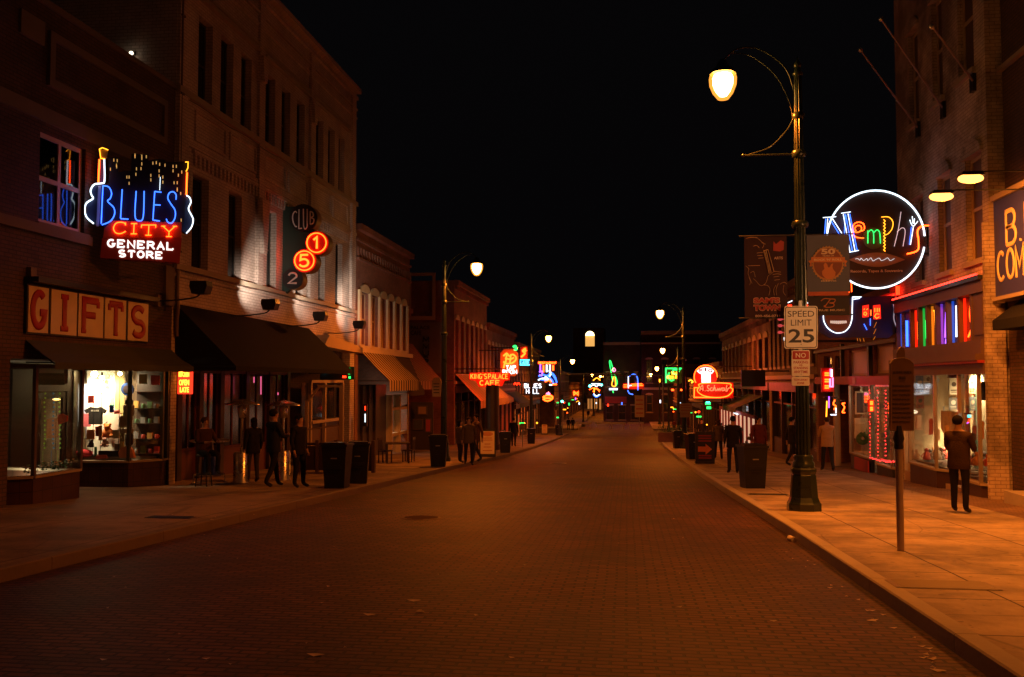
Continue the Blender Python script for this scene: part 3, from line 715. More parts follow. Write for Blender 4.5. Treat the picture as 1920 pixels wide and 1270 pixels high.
mb = MB().mat(M_darkwood).frame(o, u_L); mb.box(.4, dx - .3, gz(Y3b), g1 + .5, -.28, -.2)
for i in range(4): mb.box(.5 + i * 1.0, .6 + i * 1.0, gz(Y3b), g1 + .5, -.199, -.1)
mb.build('timber_shopfront', t)
mb = MB().mat(M_brownwall).frame(o, u_L); mb.box(dx - .3, U - .3, g0 - 1, g1 + .5, -3, -2.9); mb.box(dx - .4, dx - .3, g0, g1 + .5, -3, -.31); mb.build('interior_wall', t)
M_str1 = striped('brown_cream_stripe', (.42, .3, .18), (.06, .035, .025), .42)
awning('striped_awning', 'brown and cream striped awning sloping from the low brick building', M_str1, 1, XL, Y3a + .3, YL(730), ZL(664, 651), onX(727, 714, -10.1).z, 1.4, .45)
awning('plain_awning', 'plain dark brown awning between the two striped awnings', mat('dark_brown_canvas', (.05, .03, .022), .95), 1, XL, YL(732), YL(764), ZL(735, 662), onX(760, 735, -10.6).z, .9, .2)
# gap with the mural on the flank of the next building
Y5 = 58.2
cafe = simple('cafe_building', 'red lit brick building with tall windows above the orange striped awning', -1, Y5, 72, ZL(842, 520), BR_red, 1, 7, .55, D=16, wh=3.6, shop_h=4.0)
simple('brick_building', 'dark brick two storey building on the left past the orange striped awning', -1, 72.05, 90, ZL(900, 600), BR_red, 1, 9, .55, D=14, wh=3.2, shop_h=4, glassm=REDG)
simple('brick_building', 'low dark building behind the BLUES HALL sign', -1, 90.05, 116, ZL(960, 640), BR_mid, 1, 10, .5, D=14, wh=2.4, shop_h=3.6, glassm=WARMG)
simple('garden_building', 'dark set back building in the gap left of the left lamp post', -1, 47.9, 58.1, 6.5, BR_mid, 1, 4, .5, D=10, X=-14.2, shop_h=3.2)
mural = thing('painted_wall_sign', 'faded grey painted wall sign reading PALACE CAFE beside the left lamp post', 'sign', (-12.5, Y5 - .05, 4))
mb = MB().mat(mat('faded_sign_board', (.16, .15, .13), .8)).frame((0, Y5 - .004, 0)); A = lambda px, py: onY(px, py, Y5 - .05)
a, b = A(768, 605), A(828, 700); mb.box(a.x, b.x, b.z, a.z, 0, .05); mb.build('board', mural)
mb = MB().mat(M_tan).frame((0, Y5 - .004, 0)); a, b = A(768, 512), A(816, 600); 
for q in ((a.x, b.x, a.z - .2, a.z), (a.x, b.x, b.z, b.z + .25), (b.x - .2, b.x, b.z + .25, a.z - .2), (a.x, a.x + .1, b.z + .25, a.z - .2)): mb.box(*q, 0, .06)
mb.build('frame', mural)
mb = MB().mat(M_black).frame((0, Y5 - .054, 0))
def txt_at(mb, s, x0, y0, x1, y1, fn, bold=.02, d=.012, w=0):
    a = fn(x0, y1); b = fn(x1, y0); mb.text(s, a.x, b.x, a.z, b.z, d, w, bold)
txt_at(mb, 'PALACE', 770, 611, 806, 618, A); txt_at(mb, 'CAFE', 770, 620, 790, 629, A)
a = A(795, 638); 
letters(mb, 'M', A(797, 0).x, A(807, 0).x, A(0, 646).z, A(0, 638).z, .05, 0.02)
for i, ch in enumerate('MUSIC'): letters(mb, ch, A(797, 0).x, A(807, 0).x, A(0, 650 + i * 11 + 9).z, A(0, 650 + i * 11).z, .05, .02)
mb.build('lettering', mural)
awning('striped_awning', 'short brown and cream striped awning under the painted wall sign', M_str1, 1, -13.9, 50.5, 57.8, 4.2, onY(800, 715, 55).z, 2.0, .5)
M_str2 = striped('orange_stripe', (.75, .40, .16), (.32, .10, .04), .62)
awning('striped_awning', 'long orange striped awning lit red by the KINGS PALACE neon', M_str2, 1, XL, Y5 + .2, 72.5, ZL(842, 700), onX(890, 752, -9.9).z, 1.75, .5)
awning('striped_awning', 'short orange striped awning hanging low at the far end of the long one', M_str2, 1, XL, 75, 80, onX(925, 738, -10.5).z + .3, onX(930, 750, -10.3).z, 1.2, .35)
awning('green_awning', 'dark green awning below the BLUES HALL sign', mat('green_canvas', (.02, .05, .03), .9), 1, XL, 82, 92, onX(950, 735, XL).z, onX(970, 757, -10).z, 1.5, .4)
# far side of the crossing, left and right, and the closing blocks
simple('corner_building', 'far left block across the crossing behind the traffic light', -1, 140, 175, 3.4, BR_mid, 1, 12, .5, D=25, wh=2.5, glassm=WARMG)
simple('far_building', 'farthest low block at the end of the left row', -1, 175.1, 230, 1.6, BR_red, 1, 14, .5, D=25, wh=2.0, glassm=WARMG)
# right row
R1a, R1b = YR(1862), YR(1690)
ww = thing('white_building', 'tall mottled white brick building with arched windows above the neon shop bay', 'building', (XR, R1a, 0))
BR_old = brick('mottled_white_brick', (0.50, 0.41, 0.34), (0.43, 0.34, 0.28), (0.27, 0.2, 0.16), 0.22, 0.08, 0.008, 0.6, stain=.55, rough=.85)
o = (XR, R1b, 0); U = R1b - R1a; uR = lambda px: R1b - YR(px)
zt = 17.5; b0 = gz(R1b) - .5
W1 = [(1720, 1738, 4.42, 6.7), (1766, 1790, 4.45, 6.85), (1819, 1850, 4.48, 6.85)]
W2 = [(1716, 1734, 8.75, 11.3), (1761, 1781, 8.8, 11.4), (1811, 1841, 8.8, 11.4)]
W3 = [(1716, 1734, 13, 15.4), (1761, 1781, 13, 15.4), (1811, 1841, 13, 15.4)]
H = [(uR(a), uR(b), c, d) for a, b, c, d in W1 + W2 + W3]
bayb, bayt = ZR(1700, 655), ZR(1700, 585)
gl = sz(21)
shopz = ZR(1720, 676)
shell(ww, BR_old, o, u_R, U, b0, zt, H + [(.05, U - .06, b0 + .05, shopz), (.4, U - .5, bayb, bayt)], 14, depth=.3)
for h in H: window(ww, o, u_R, h, M_tan, mat('amber_blind', (.10, .055, .03), .6), (1, 2), .12, .08, M_stone, BR_old, arch=True)
slab(ww, 'shop_ceiling', mat('pale_ceiling', (.5, .45, .38), .9), o, u_R, .05, U - .06, shopz + .02, shopz + .1, -3.2, -.25)
slab(ww, 'bay_back', mat('bay_back_board', (.05, .04, .06), .8), o, u_R, .4, U - .5, bayb, bayt, -.9, -.8)
# upper bay: projecting lit band
M_bayw = mat('umber_bay_paint', (.10, .055, .035), .5)
mb = MB().mat(M_bayw).frame(o, u_R); pr = .12
cells = [(1690, 1716), (1719, 1731), (1734, 1747), (1750, 1764), (1768, 1785), (1789, 1807), (1811, 1832)]
ue = [uR(1686)] ; t0 = bayt + .16
xs = [max(.02, uR(1689))]
for (a, b), (c, d) in zip(cells, cells[1:]): xs.append((uR(b) + uR(c)) / 2)
xs.append(uR(1834)); xend = uR(1858)
for x in xs: mb.box(max(0.01, x - .06), x + .06, bayb, bayt, 0, pr)
mb.box(0.01, U - .02, bayt, bayt + .28, 0.001, pr + .05); mb.box(0.01, U - .02, bayb - .3, bayb, 0.001, pr + .1)
mb.box(xs[-1] + .06, U - .02, bayb, bayt, .001, pr - .02)
mb.box(xs[-1] + .2, U - .14, bayb + .12, bayt - .12, pr - .019, pr + .012)
mb.build('bay_frame', ww)
mb = MB().mat(M_bayw).frame(o, u_R); mb.box(0.01, U - .02, bayb - .44, bayb - .302, .001, pr + .22); mb.box(.01, U - .02, bayb - .74, bayb - .502, .001, pr + .05); mb.mat(M_redp); mb.box(.01, U - .02, bayb - .5, bayb - .442, .001, pr + .18); mb.build('shop_cornice', ww)
cols = {'blue': (.12, .5, 3.6), 'red': (9, .16, .03), 'green': (.06, 2.6, .35), 'yellow': (4, 1.3, .06), 'violet': (1.0, .28, 3.4), 'white': (1.7, 2.1, 2.4), 'orange': (11, .62, .05), 'cyan': (.25, 2.6, 2.8), 'pink': (3.5, .55, 1.2)}
NE = {k: glow('neon_' + k, tuple(c / max(v) for c in v), max(v)) for k, v in cols.items()}
NEd = {k: glow('dim_neon_' + k, tuple(c / max(v) for c in v), max(v) * .12) for k, v in cols.items()}
cc = ['blue', 'orange', 'green', 'yellow', 'violet', 'white', 'orange']
edge = ['blue', 'red', 'green', 'yellow', 'violet', 'blue', 'red']
for i, c in enumerate(cc):
    x0, x1 = xs[i] + .07, xs[i + 1] - .07
    mb = MB().mat(mat('bay_tint_' + edge[i], tuple(.05 + .25 * v / max(cols[edge[i]]) for v in cols[edge[i]]), .5)).frame(o, u_R)
    mb.box(x0, x1, bayb + .02, bayt - .02, -.05, -.03)
    w = mb.build('lit_window', ww)
    mb = MB().mat(NE[c]).frame(o, u_R); xm = (x0 + x1) / 2; h0, h1 = bayb + .12, bayt - .25
    if i in (0,): mb.tube([(xm + .05, h0 - .05, .03), (xm + .05, h1, .03)], .035)
    elif i == 3: mb.tube([(xm - .05, h1 + .1, .03), (xm + .03, h1 + .1, .03), (xm + .06, h0 + .25, .03)], .016)
    elif i == 4: mb.tube([(xm + .1, h1, .03), (xm, h0 + .05, .03)], .018); mb.tube([(xm + .06, h0 + .02, .03), (xm + .03, h0 - .1, .03)], .018)
    elif i == 5: mb.tube([(xm + .04, h1 + .1, .03), (xm + .04, h1 - .2, .03), (xm, h0 + .03, .03)], .022)
    elif i == 6: mb.tube([(*p, .03) for p in spline([(xm + .1, h1 + .15), (xm + .02, h1 - .15), (xm + .08, (h0 + h1) / 2 - .1), (xm + .06, h0 + .15), (xm - .12, h0)], 4)], .02)
    else: mb.tube([(xm + .02, h0 + .1, .03), (xm + .02, h1 - .1, .03)], .018)
    mb.build('neon_tube', w)
    mb = MB().mat(NEd[edge[i]]).frame(o, u_R); mb.box(x0 + .005, x0 + .035, bayb + .02, bayt - .02, -.028, .02); mb.build('edge_light', w)
rl = MB().mat(glow('red_rope_light', (1, .03, .015), 5)).frame(o, u_R); zz0 = bayt + .36
for i in range(34): rl.box(.05 + (U - .2) * i / 34, .05 + (U - .2) * (i + .62) / 34, zz0, zz0 + .05, pr + .06, pr + .11)
rl.build('rope_light', ww)
mb = MB().mat(M_blackm).frame(o, u_R); mb.box(.02, U - .02, zz0 - .1, zz0 - .005, .001, pr + .14); mb.build('rope_light_shelf', ww)
# ground floor glass bays (curved) with a recess between
sill = ZR(1703, 862); tp = shopz - .1
M_rz = mat('dark_brown_glazed_riser', (.06, .03, .02), .35)
M_post = mat('aluminium_post', (.5, .42, .33), .35, .7)
xr = XR - .12
bay(ww, [(XR + 1.2, YR(1697)), (XR + .1, YR(1700)), (xr, YR(1712)), (xr, YR(1762)), (XR + .3, YR(1778)), (XR + 1.4, YR(1782))], gl - .5, sill, tp, M_rz, pm=M_post)
bay(ww, [(XR + 1.2, YR(1794)), (XR + .2, YR(1796)), (xr, YR(1808)), (xr, YR(1846)), (XR + .2, YR(1858)), (XR + 1.2, YR(1860))], gl - .4, sill - .04, tp, M_rz, pm=M_post)
mb = MB().mat(mat('cream_plaster', (.72, .6, .42), .85)); mb.box(10.9, 11.0, R1a + .1, R1b - .1, gl - .5, shopz + .1); mb.box(XR + .02, 10.9, R1a + .05, R1a + .1, gl - .5, shopz); mb.box(XR + .02, 10.9, R1b - .1, R1b - .05, gl - .5, shopz); mb.build('interior_wall', ww)
mb = MB().mat(M_tan); mb.box(XR + .02, 10.9, R1a + .1, R1b - .1, gl - .5, gl + .02); mb.build('shop_floor', ww)
mb = MB().mat(BR_old); mb.box(XR - .16, XR + .25, R1a - .08, R1a - .002, b0, 5.2); mb.build('corner_pier', ww)
# right 0: the company store at the right edge
cs = thing('company_store_building', 'dark brick building at the right edge with the purple B.B. COMPANY board', 'building', (XR + .3, 6, 0))
shell(cs, BR_dark, (XR + .3, R1a - .1, 0), u_R, 14, gz(R1a) - .5, 13, [(1.1, 3.2, gz(R1a) - .4, sz(16) + 2.6)], 12, depth=.8)
slab(cs, 'belt_course', M_stone, (XR + .3, R1a - .1, 0), u_R, .02, 13.9, ZR(1890, 104), ZR(1890, 96), .002, .12)
slab(cs, 'door', M_darkwood, (XR + .3, R1a - .1, 0), u_R, 1.1, 3.2, sz(16) - .2, sz(16) + 2.6, -.8, -.7)
slab(cs, 'step', M_conc, (XR + .3, R1a - .1, 0), u_R, .7, 3.6, sz(16) - .4, sz(17) + .14, .0, .45)
mb = MB().mat(M_canvas); z1 = ZR(1900, 560)
mb.extr([(XR + .3, z1), (XR - .25, z1 - .42), (XR - .25, z1 - .62), (XR + .3, z1 - .62)], R1a - 3.4, R1a - .7); mb.build('door_canopy', cs)
sg = thing('company_store_sign', 'dark purple painted board lettered B.B. over COMPANY in cream at the right edge', 'sign', (XR, 17, 3))
za, zb = ZR(1876, 556), ZR(1876, 372)
mb = MB().mat(mat('dark_purple_board', (.035, .035, .22), .6)); mb.box(XR + .02, XR + .29, 13.2, R1a - .2, za, zb); mb.build('board', sg)
mb = MB().mat(M_stone); mb.box(XR - .04, XR + .3, 13.1, R1a - .17, zb + .002, zb + .12); mb.box(XR - .05, XR + .3, 13.1, R1a - .17, za - .08, za - .002); mb.build('moulding', sg)
mb = MB().mat(mat('cream_letter', (.75, .58, .33), .5)).frame((XR + .02, 0, 0), u_R)
letters(mb, 'B.B.', -YR(1893), -YR(1893) + 1.65, ZR(1893, 458), ZR(1893, 394), .05, .01, 8, .3)
letters(mb, 'COMPANY', -YR(1875), -YR(1875) + 3.1, ZR(1875, 526), ZR(1875, 474), .045, .01, 8, .3, serif=.1, gap=.3)
mb.build('lettering', sg)
# right 2: red lit shopfront next door
R2a, R2b = R1b + .05, YR(1533)
rb = thing('red_shop_building', 'brick building washed red by neon between the white building and the dark row', 'building', (XR, R2a, 0))
o = (XR, R2b, 0); U = R2b - R2a; uu = lambda px: R2b - YR(px)
s0 = sz(30); zt = ZR(1650, 470)
zsh = ZR(1650, 722)
Hs = [(uu(1592), uu(1632), ZR(1610, 705), ZR(1610, 655)), (uu(1640), uu(1676), ZR(1660, 700), ZR(1660, 645)), (uu(1545), uu(1560), ZR(1550, 715), ZR(1550, 668)), (uu(1566), uu(1580), ZR(1570, 715), ZR(1570, 668))]
rt = ZR(1650, 548); Hu = []
shell(rb, BR_red, o, u_R, U, gz(R2b) - .5, rt, Hs + Hu + [(.1, U - .1, gz(R2b) - .4, zsh)], 12, depth=.3)
for h in Hs[:2]: window(rb, o, u_R, h, M_tan, mat('frosted_transom', (.5, .38, .34), .4), (1, 1), .1, .09)
for h in Hs[2:]: window(rb, o, u_R, h, M_brown, None, (1, 2), .1, .05)
for h in Hu: window(rb, o, u_R, h, M_brown, None, (1, 2), .12, .06)
slab(rb, 'cornice', BR_red, o, u_R, 0, U, rt - .2, rt + .02, .001, .25)
slab(rb, 'rail', M_darkwood, o, u_R, 0, U, ZR(1640, 648), ZR(1640, 641), .001, .15)
slab(rb, 'fascia', M_redp, o, u_R, 0, U, zsh, zsh + .28, .001, .12)
mb = MB().mat(M_black).frame(o, u_R)
for px in (1583, 1635): mb = MB().mat(M_black).frame(o, u_R); mb.box(uu(px) - .1, uu(px) + .1, zsh + .29, ZR(px, 645), .001, .12); mb.build('pilaster', rb)
mb = MB().mat(M_tan).frame(o, u_R); mb.box(uu(1612), uu(1606), zsh + .03, zsh + .24, .121, .14); mb.build('number_plate', rb)
zsi = ZR(1600, 850)
bay(rb, [(XR + .5, YR(1587)), (XR + .05, YR(1590)), (XR + .05, YR(1628))], s0 - .6, zsi, zsh - .05, M_black, pm=M_post)
bay(rb, [(XR + 1.4, YR(1630)), (XR + .2, YR(1632)), (XR - .03, YR(1643)), (XR - .03, YR(1672)), (XR + .3, YR(1685))], s0 - .6, zsi - .05, zsh - .05, M_black, pm=M_steel2)
mb = MB().mat(M_brownwall); mb.box(9.9, 10.0, R2a + .1, R2b - .1, s0 - .8, zsh); mb.box(XR + .6, 9.9, YR(1586), YR(1586) + .1, s0 - .8, zsh); mb.build('interior_wall', rb)
mb = MB().mat(M_tan).frame(o, u_R); mb.box(uu(1568) - .12, uu(1568) + .12, s0 - .6, zsh, -.1, .1); mb.build('orange_column', rb)
# right 3.. onward
simple('brick_building', 'dark brown building on the right behind the speed limit sign post', 1, R2b + .05, 51, 6.4, BR_mid, 1, 9, .5, D=12, wh=3.0, shop_h=3.4)
simple('store_building', 'tan brick store with tall upper windows behind the A. Schwab sign', 1, 51.05, 76, 5.6, BR_mid, 1, 11, .6, D=14, wh=3.6, shop_h=4.2, frame=M_redp)
simple('brick_building', 'dark brick building past the A. Schwab sign on the right', 1, 76.05, 96, 3.4, BR_red, 1, 8, .5, D=14, wh=2.6, shop_h=3.8)
simple('brick_building', 'dark building behind the green neon shamrock sign', 1, 96.05, 116, 2.2, BR_mid, 1, 8, .5, D=14, wh=2.2, shop_h=3.6, glassm=WARMG)
simple('corner_building', 'right hand block across the crossing glowing red from neon', 1, 140, 156, 4.4, BR_red, 1, 10, .5, D=25, wh=3.4, glassm=REDG)
t = thing('lit_far_shopfront', 'tiny golden lit store front at the far end of the street', 'shop window', (-8, 232, 0))
a, b = onY(1101, 776, 232), onY(1128, 748, 232); mb = MB().mat(glow('far_gold', (1, .42, .1), .35)).frame((a.x, 232, 0)); mb.box(0, b.x - a.x, a.z, b.z, 0, .1); mb.build('lit_glass', t)
mb = MB().mat(M_brown).frame((a.x, 232, 0))
for i in range(6): mb.box((b.x - a.x) * i / 5 - .12, (b.x - a.x) * i / 5 + .12, a.z - 1, b.z + .3, .101, .3)
mb.box(-.2, b.x - a.x + .2, b.z + .3, b.z + .9, .101, .8); mb.build('posts', t)
t = thing('far_hall', 'tall classical hall closing the view on the right under the far street lamps', 'building', (9, 160, 0))
zb_ = -5.6; X0, X1 = 2.45, 16; ztop = onY(1230, 622, 160).z
oo = (X0, 160, 0)
Hh = [((X1 - X0) * (i + .3) / 5, (X1 - X0) * (i + .7) / 5, 1.5, 5.6) for i in range(5)] + [((X1 - X0) * (i + .3) / 5, (X1 - X0) * (i + .7) / 5, -3.6, -.6) for i in range(5)]
shell(t, BR_dimmed, oo, (1, 0, 0), X1 - X0, zb_, ztop, Hh, 20)
for h in Hh: window(t, oo, (1, 0, 0), h, M_brown, None, (1, 2), .16, .12, M_stone, M_stone, arch=True)
for a, b, w in ((ztop - .5, ztop + .1, .7), (ztop - 2.2, ztop - 1.9, .4), (.3, .7, .3)): slab(t, 'cornice', M_stone, oo, (1, 0, 0), 0, X1 - X0, a, b, .001, w)
t = thing('far_row_building', 'low dark block left of the hall, behind the green neon figure sign', 'building', (-1, 166, 0))
X0, X1 = onY(1131, 700, 166).x, 2.4; ztop = onY(1150, 643, 166).z; oo = (X0, 166, 0)
Hh = [((X1 - X0) * (i + .3) / 4, (X1 - X0) * (i + .7) / 4, .8, 3.4) for i in range(4)] + [((X1 - X0) * (i + .2) / 3, (X1 - X0) * (i + .8) / 3, -5.2, -2.6) for i in range(3)]
shell(t, BR_dimmed, oo, (1, 0, 0), X1 - X0, zb_, ztop, Hh, 20)
for h in Hh: window(t, oo, (1, 0, 0), h, M_brown, None, (1, 2), .16, .1, M_stone, M_stone)
slab(t, 'cornice', M_stone, oo, (1, 0, 0), 0, X1 - X0, ztop - .4, ztop + .1, .001, .5)
mb = MB().mat(M_redp).frame(oo, (1, 0, 0)); mb.prism([(.3, -2.2), (.3, -1.0), (4.2, -1.0), (4.2, -2.2)], .02, .04); c = mb.build('red_awning', t)
t = thing('far_tower', 'dark far block with one bright arched lit window high above the street end', 'building', (-6, 240, 0))
a, b = onY(1075, 700, 240), onY(1133, 615, 240)
oo = (a.x, 240, 0); h = (onY(1095, 0, 240).x - a.x, onY(1112, 0, 240).x - a.x, onY(0, 655, 240).z, onY(0, 636, 240).z)
shell(t, BR_dark, oo, (1, 0, 0), b.x - a.x, -6, b.z, [h], 15)
mb = MB().mat(glow('lit_window_glow', (1, .5, .12), .9)).frame(oo, (1, 0, 0)); mb.box(h[0], h[1], h[2], h[3], -.35, -.3); w = mb.build('lit_window', t)
mb = MB().mat(glow('lit_window_lamp', (1, .75, .35), 6)).frame(oo, (1, 0, 0)); mb.prism(arc((h[0] + h[1]) / 2, h[3] - .1, (h[1] - h[0]) / 2.1, 1.2, 0, 180, 12), .001, .06); mb.build('arched_light', w)
t = thing('far_block', 'wide low dark building across the far end of the street', 'building', (-6, 235, 0))
a, b = onY(1040, 770, 234), onY(1190, 700, 234); oo = (a.x, 234, 0)
Hh = [((b.x - a.x) * (i + .25) / 9, (b.x - a.x) * (i + .75) / 9, -3.8, -1.2) for i in range(9)]
shell(t, BR_mid, oo, (1, 0, 0), b.x - a.x, -6, b.z, Hh, 5)
for h in Hh: window(t, oo, (1, 0, 0), h, M_brown, None, (1, 1), .16, .1)
slab(t, 'cornice', M_stone, oo, (1, 0, 0), 0, b.x - a.x, b.z - .8, b.z - .3, .001, .4)
# ------------------------------------------------------------------ street lamps
LAMP = glow('sodium_lamp_glow', (1, .46, .10), 70)
GLOBE, _t, _b = nodes('amber_halo_globe'); _o = [x for x in _t.nodes if x.type == 'OUTPUT_MATERIAL'][0]      # thin amber refractor; its own glow paints the lamp's orange halo
_e = _t.nodes.new('ShaderNodeEmission'); _e.inputs[0].default_value = (1, .36, .05, 1); _e.inputs[1].default_value = .75
_r = _t.nodes.new('ShaderNodeBsdfTransparent'); _r.inputs[0].default_value = (1, .9, .7, 1); _a = _t.nodes.new('ShaderNodeAddShader')
_t.links.new(_e.outputs[0], _a.inputs[0]); _t.links.new(_r.outputs[0], _a.inputs[1]); _t.links.new(_a.outputs[0], _o.inputs[0])
SOD = (1, .205, .015)
def make_lamp():
    t = thing('street_lamp', '', 'street lamp', (0, 0, 0), 'street lamps along both kerbs')
    mb = MB().mat(M_green)
    mb.lathe([(.30, 0), (.30, .13), (.275, .16), (.245, .24), (.215, .62), (.205, .64), (.225, .69), (.225, .73), (.185, .77)], n=8, smooth=False)
    mb.lathe([(.19, .76), (.19, .84), (.16, .87), (.175, .93), (.15, .98)], n=16)
    mb.build('base', t)
    mb = MB().mat(M_green); n = 24; prof = [(.125, .98), (.118, 2), (.105, 4), (.088, 6), (.075, 7.5), (.07, 7.78)]
    vs = []; fs = []
    for r, z in prof:
        for i in range(n * 2):
            q = math.pi * i / n; rr = r * (1.0 if i % 4 < 2 else .86); vs.append((rr * math.cos(q), rr * math.sin(q), z))
    for j in range(len(prof) - 1):
        for i in range(n * 2): fs.append((j * 2 * n + i, j * 2 * n + (i + 1) % (2 * n), (j + 1) * 2 * n + (i + 1) % (2 * n), (j + 1) * 2 * n + i))
    mb.add(vs, fs)
    for z, r in ((5.08, .125), (6.36, .105), (7.05, .09)): mb.lathe([(r, z - .06), (r + .02, z - .03), (r + .02, z + .03), (r, z + .06)], n=16)
    mb.build('pole', t)
    mb = MB().mat(M_green); mb.lathe([(.07, 7.78), (.1, 7.82), (.06, 7.87), (.05, 7.97), (.02, 8.08), (.0, 8.16)], n=10); mb.ball((0, 0, 7.98), .07); mb.build('finial', t)
    mb = MB().mat(M_green)
    mb.tube(spline([(-.06, 0, 7.5), (-.22, 0, 7.95), (-.65, 0, 8.3), (-1.05, 0, 8.33), (-1.32, 0, 8.12)], 6), .015)
    mb.tube(spline([(-.08, 0, 6.9), (-.16, 0, 7.35), (-.42, 0, 7.85), (-.85, 0, 8.2), (-1.2, 0, 8.25)], 6), .009)
    mb.tube([(-.06, 0, 6.36), (-.95, 0, 6.36)], .018); mb.tube(spline([(-.1, 0, 6.98), (-.2, 0, 6.8), (-.5, 0, 6.5), (-.86, 0, 6.38)], 5), .011)
    mb.ball((-.98, 0, 6.36), .03); mb.build('arm', t)
    hd = MB().mat(M_green); hd.lathe([(.05, 8.14), (.09, 8.08), (.12, 8.02), (.2, 7.95), (.235, 7.9), (.24, 7.87)], (-1.32, 0, 0), 20); h = hd.build('hood', t)
    g = MB().mat(LAMP); g.lathe([(.16, 7.86), (.185, 7.8), (.18, 7.68), (.135, 7.56), (.07, 7.47), (.0, 7.45)], (-1.32, 0, 0), 16); g.build('bulb', h)
    g = MB().mat(GLOBE); g.lathe([(.232, 7.868), (.25, 7.79), (.24, 7.66), (.185, 7.52), (.1, 7.41), (.0, 7.385)], (-1.32, 0, 0), 20); g.build('globe', h)
    ld = bpy.data.lights.new('lamp_light', 'SPOT'); ld.energy = 1650; ld.color = SOD; ld.spot_size = R(176); ld.spot_blend = .35; ld.shadow_soft_size = .12
    lo = bpy.data.objects.new('lamp_light', ld); COL.objects.link(lo); lo.parent = t; lo.location = (-1.32, 0, 7.36)
    return t
lamp0 = make_lamp()
def lamp_at(o, X, Y, rz): o.scale = (1.045,) * 3; o.location = (X, Y, sz(Y)); o.rotation_euler = (0, 0, rz); return o
LS = [(3.22, 17.4, 0, 'nearest street lamp, carrying the speed limit sign and two banners'),
      (-7.2, 35.3, math.pi, 'left street lamp nearest the viewer, before the striped awnings'),
      (3.35, 55, 0, 'right street lamp just left of the A. Schwab neon sign'),
      (-7.5, 71, math.pi, 'left street lamp whose pole crosses the BLUES HALL sign'),
      (4.6, 84, 0, 'right street lamp beside the green neon shamrock sign'),
      (-7.3, 99, math.pi, 'left street lamp just before the traffic lights'),
      (5.0, 113, 0, 'right street lamp at the corner of the crossing'),
      (-6.8, 141, math.pi, 'small left street lamp just past the crossing'),
      (5.2, 150, 0, 'small right street lamp past the crossing under the hall'),
      (-6.8, 185, math.pi, 'tiny farthest left street lamp near the end of the street'),
      (-6.6, 205, math.pi, 'small left street lamp low over the far end of the street'),
      (4.0, 215, 0, 'tiny right street lamp low over the far end of the street'),
      (3.4, -21.5, 0, 'street lamp on the right kerb behind the viewer')]  # not in view; assumed from light on the pavement and signs
lamp_at(lamp0, *LS[0][:3]); lamp0['label'] = LS[0][3]
for X, Y, rz, lb in LS[1:]:
    l = dup(lamp0, (X, Y, sz(Y)), rz, lb, .99 if Y == 35.3 else 1.045)
# two sodium floodlights on thin arms over the company store board
def flood(X, Y, z, xw, label, L=4.5):
    t = thing('sign_floodlight', label, 'floodlight', (X, Y, z), 'floodlights over the company store board')
    mb = MB().mat(M_blackm); mb.tube([(xw, Y - .25, z + .02), (X + .25, Y - .05, z + .1), (X, Y, z + .08)], .014); mb.build('arm', t)
    mb = MB().mat(M_blackm); mb.add([(X - .16, Y - .1, z + .1), (X + .16, Y - .1, z + .1), (X + .16, Y + .1, z + .1), (X - .16, Y + .1, z + .1), (X - .2, Y - .13, z + .03), (X + .2, Y - .13, z + .03), (X + .2, Y + .13, z + .03), (X - .2, Y + .13, z + .03)], [(0, 1, 2, 3), (0, 4, 5, 1), (1, 5, 6, 2), (2, 6, 7, 3), (3, 7, 4, 0)]); h = mb.build('housing', t)
    mb = MB().mat(glow('flood_glow', (1, .36, .07), L)); mb.ball((X, Y, z - .01), .19, 14, 8, (1.15, .7, .45)); mb.build('lens', h)
    ld = bpy.data.lights.new('flood_light', 'SPOT'); ld.energy = 460 if X == 5.9 else 760; ld.color = (1, .25, .025); ld.spot_size = R(168); ld.spot_blend = .4; ld.shadow_soft_size = .12
    lo = bpy.data.objects.new('flood_light', ld); COL.objects.link(lo); lo.location = (X, Y, z - .13); lo.rotation_euler = (0, R(-38), 0)
    return t
for i, (fy, w_) in enumerate(((13.2, 'third'), (11.4, 'fourth'), (9.6, 'fifth'))): flood(5.9, fy, 5.9, XR + .3, w_ + ' of the floodlights over the company store board, counted from the Memphis sign')  # out of view; assumed from the light on the signs and right pavement
p = onY(1765, 368, 17.6); flood(p.x, p.y, p.z, XR + .3, 'left and lower of the two glowing floodlights beside the Memphis sign')
p = onY(1820, 334, 16.6); flood(p.x, p.y, p.z, XR + .3, 'right and upper of the two glowing floodlights beside the Memphis sign')
# gooseneck uplights on the club building
def uplight(px, py, label, power=0.0, tgt=None, Xo=1.15):
    X = XL + Xo; P = onX(px, py, X)
    t = thing('gooseneck_light', label, 'wall light', tuple(P), 'gooseneck lights along the club ledge')
    a = MB().mat(M_blackm); a.tube(spline([(XL, P.y - .25, P.z - .32), (XL + .4, P.y - .2, P.z - .33), (X - .15, P.y - .05, P.z - .25), (X, P.y, P.z - .12)], 5), .02); a.build('arm', t)
    mb = MB().mat(M_blackm).frame(tuple(P), (1, 0, 0), (0, 0, 1)); mb.prism([(-.16, -.16), (.16, -.16), (.22, .02), (.2, .14), (-.2, .14), (-.22, .02)], -.16, .16); h = mb.build('housing', t)
    if power:
        ld = bpy.data.lights.new('uplight', 'SPOT'); ld.energy = power; ld.color = (1, .82, .66); ld.spot_size = R(74); ld.spot_blend = 1; ld.shadow_soft_size = .05
        lo = bpy.data.objects.new('uplight', ld); COL.objects.link(lo); lo.location = P + Vector((-.05, 0, .18))
        T = onX(*tgt, XL); d = (T - lo.location); lo.rotation_euler = d.to_track_quat('-Z', 'Y').to_euler()
uplight(377, 539, 'black gooseneck light nearest the BLUES CITY sign, unlit')
uplight(507, 571, 'black gooseneck light above the middle of the black awning, shining up', 330, (474, 528))
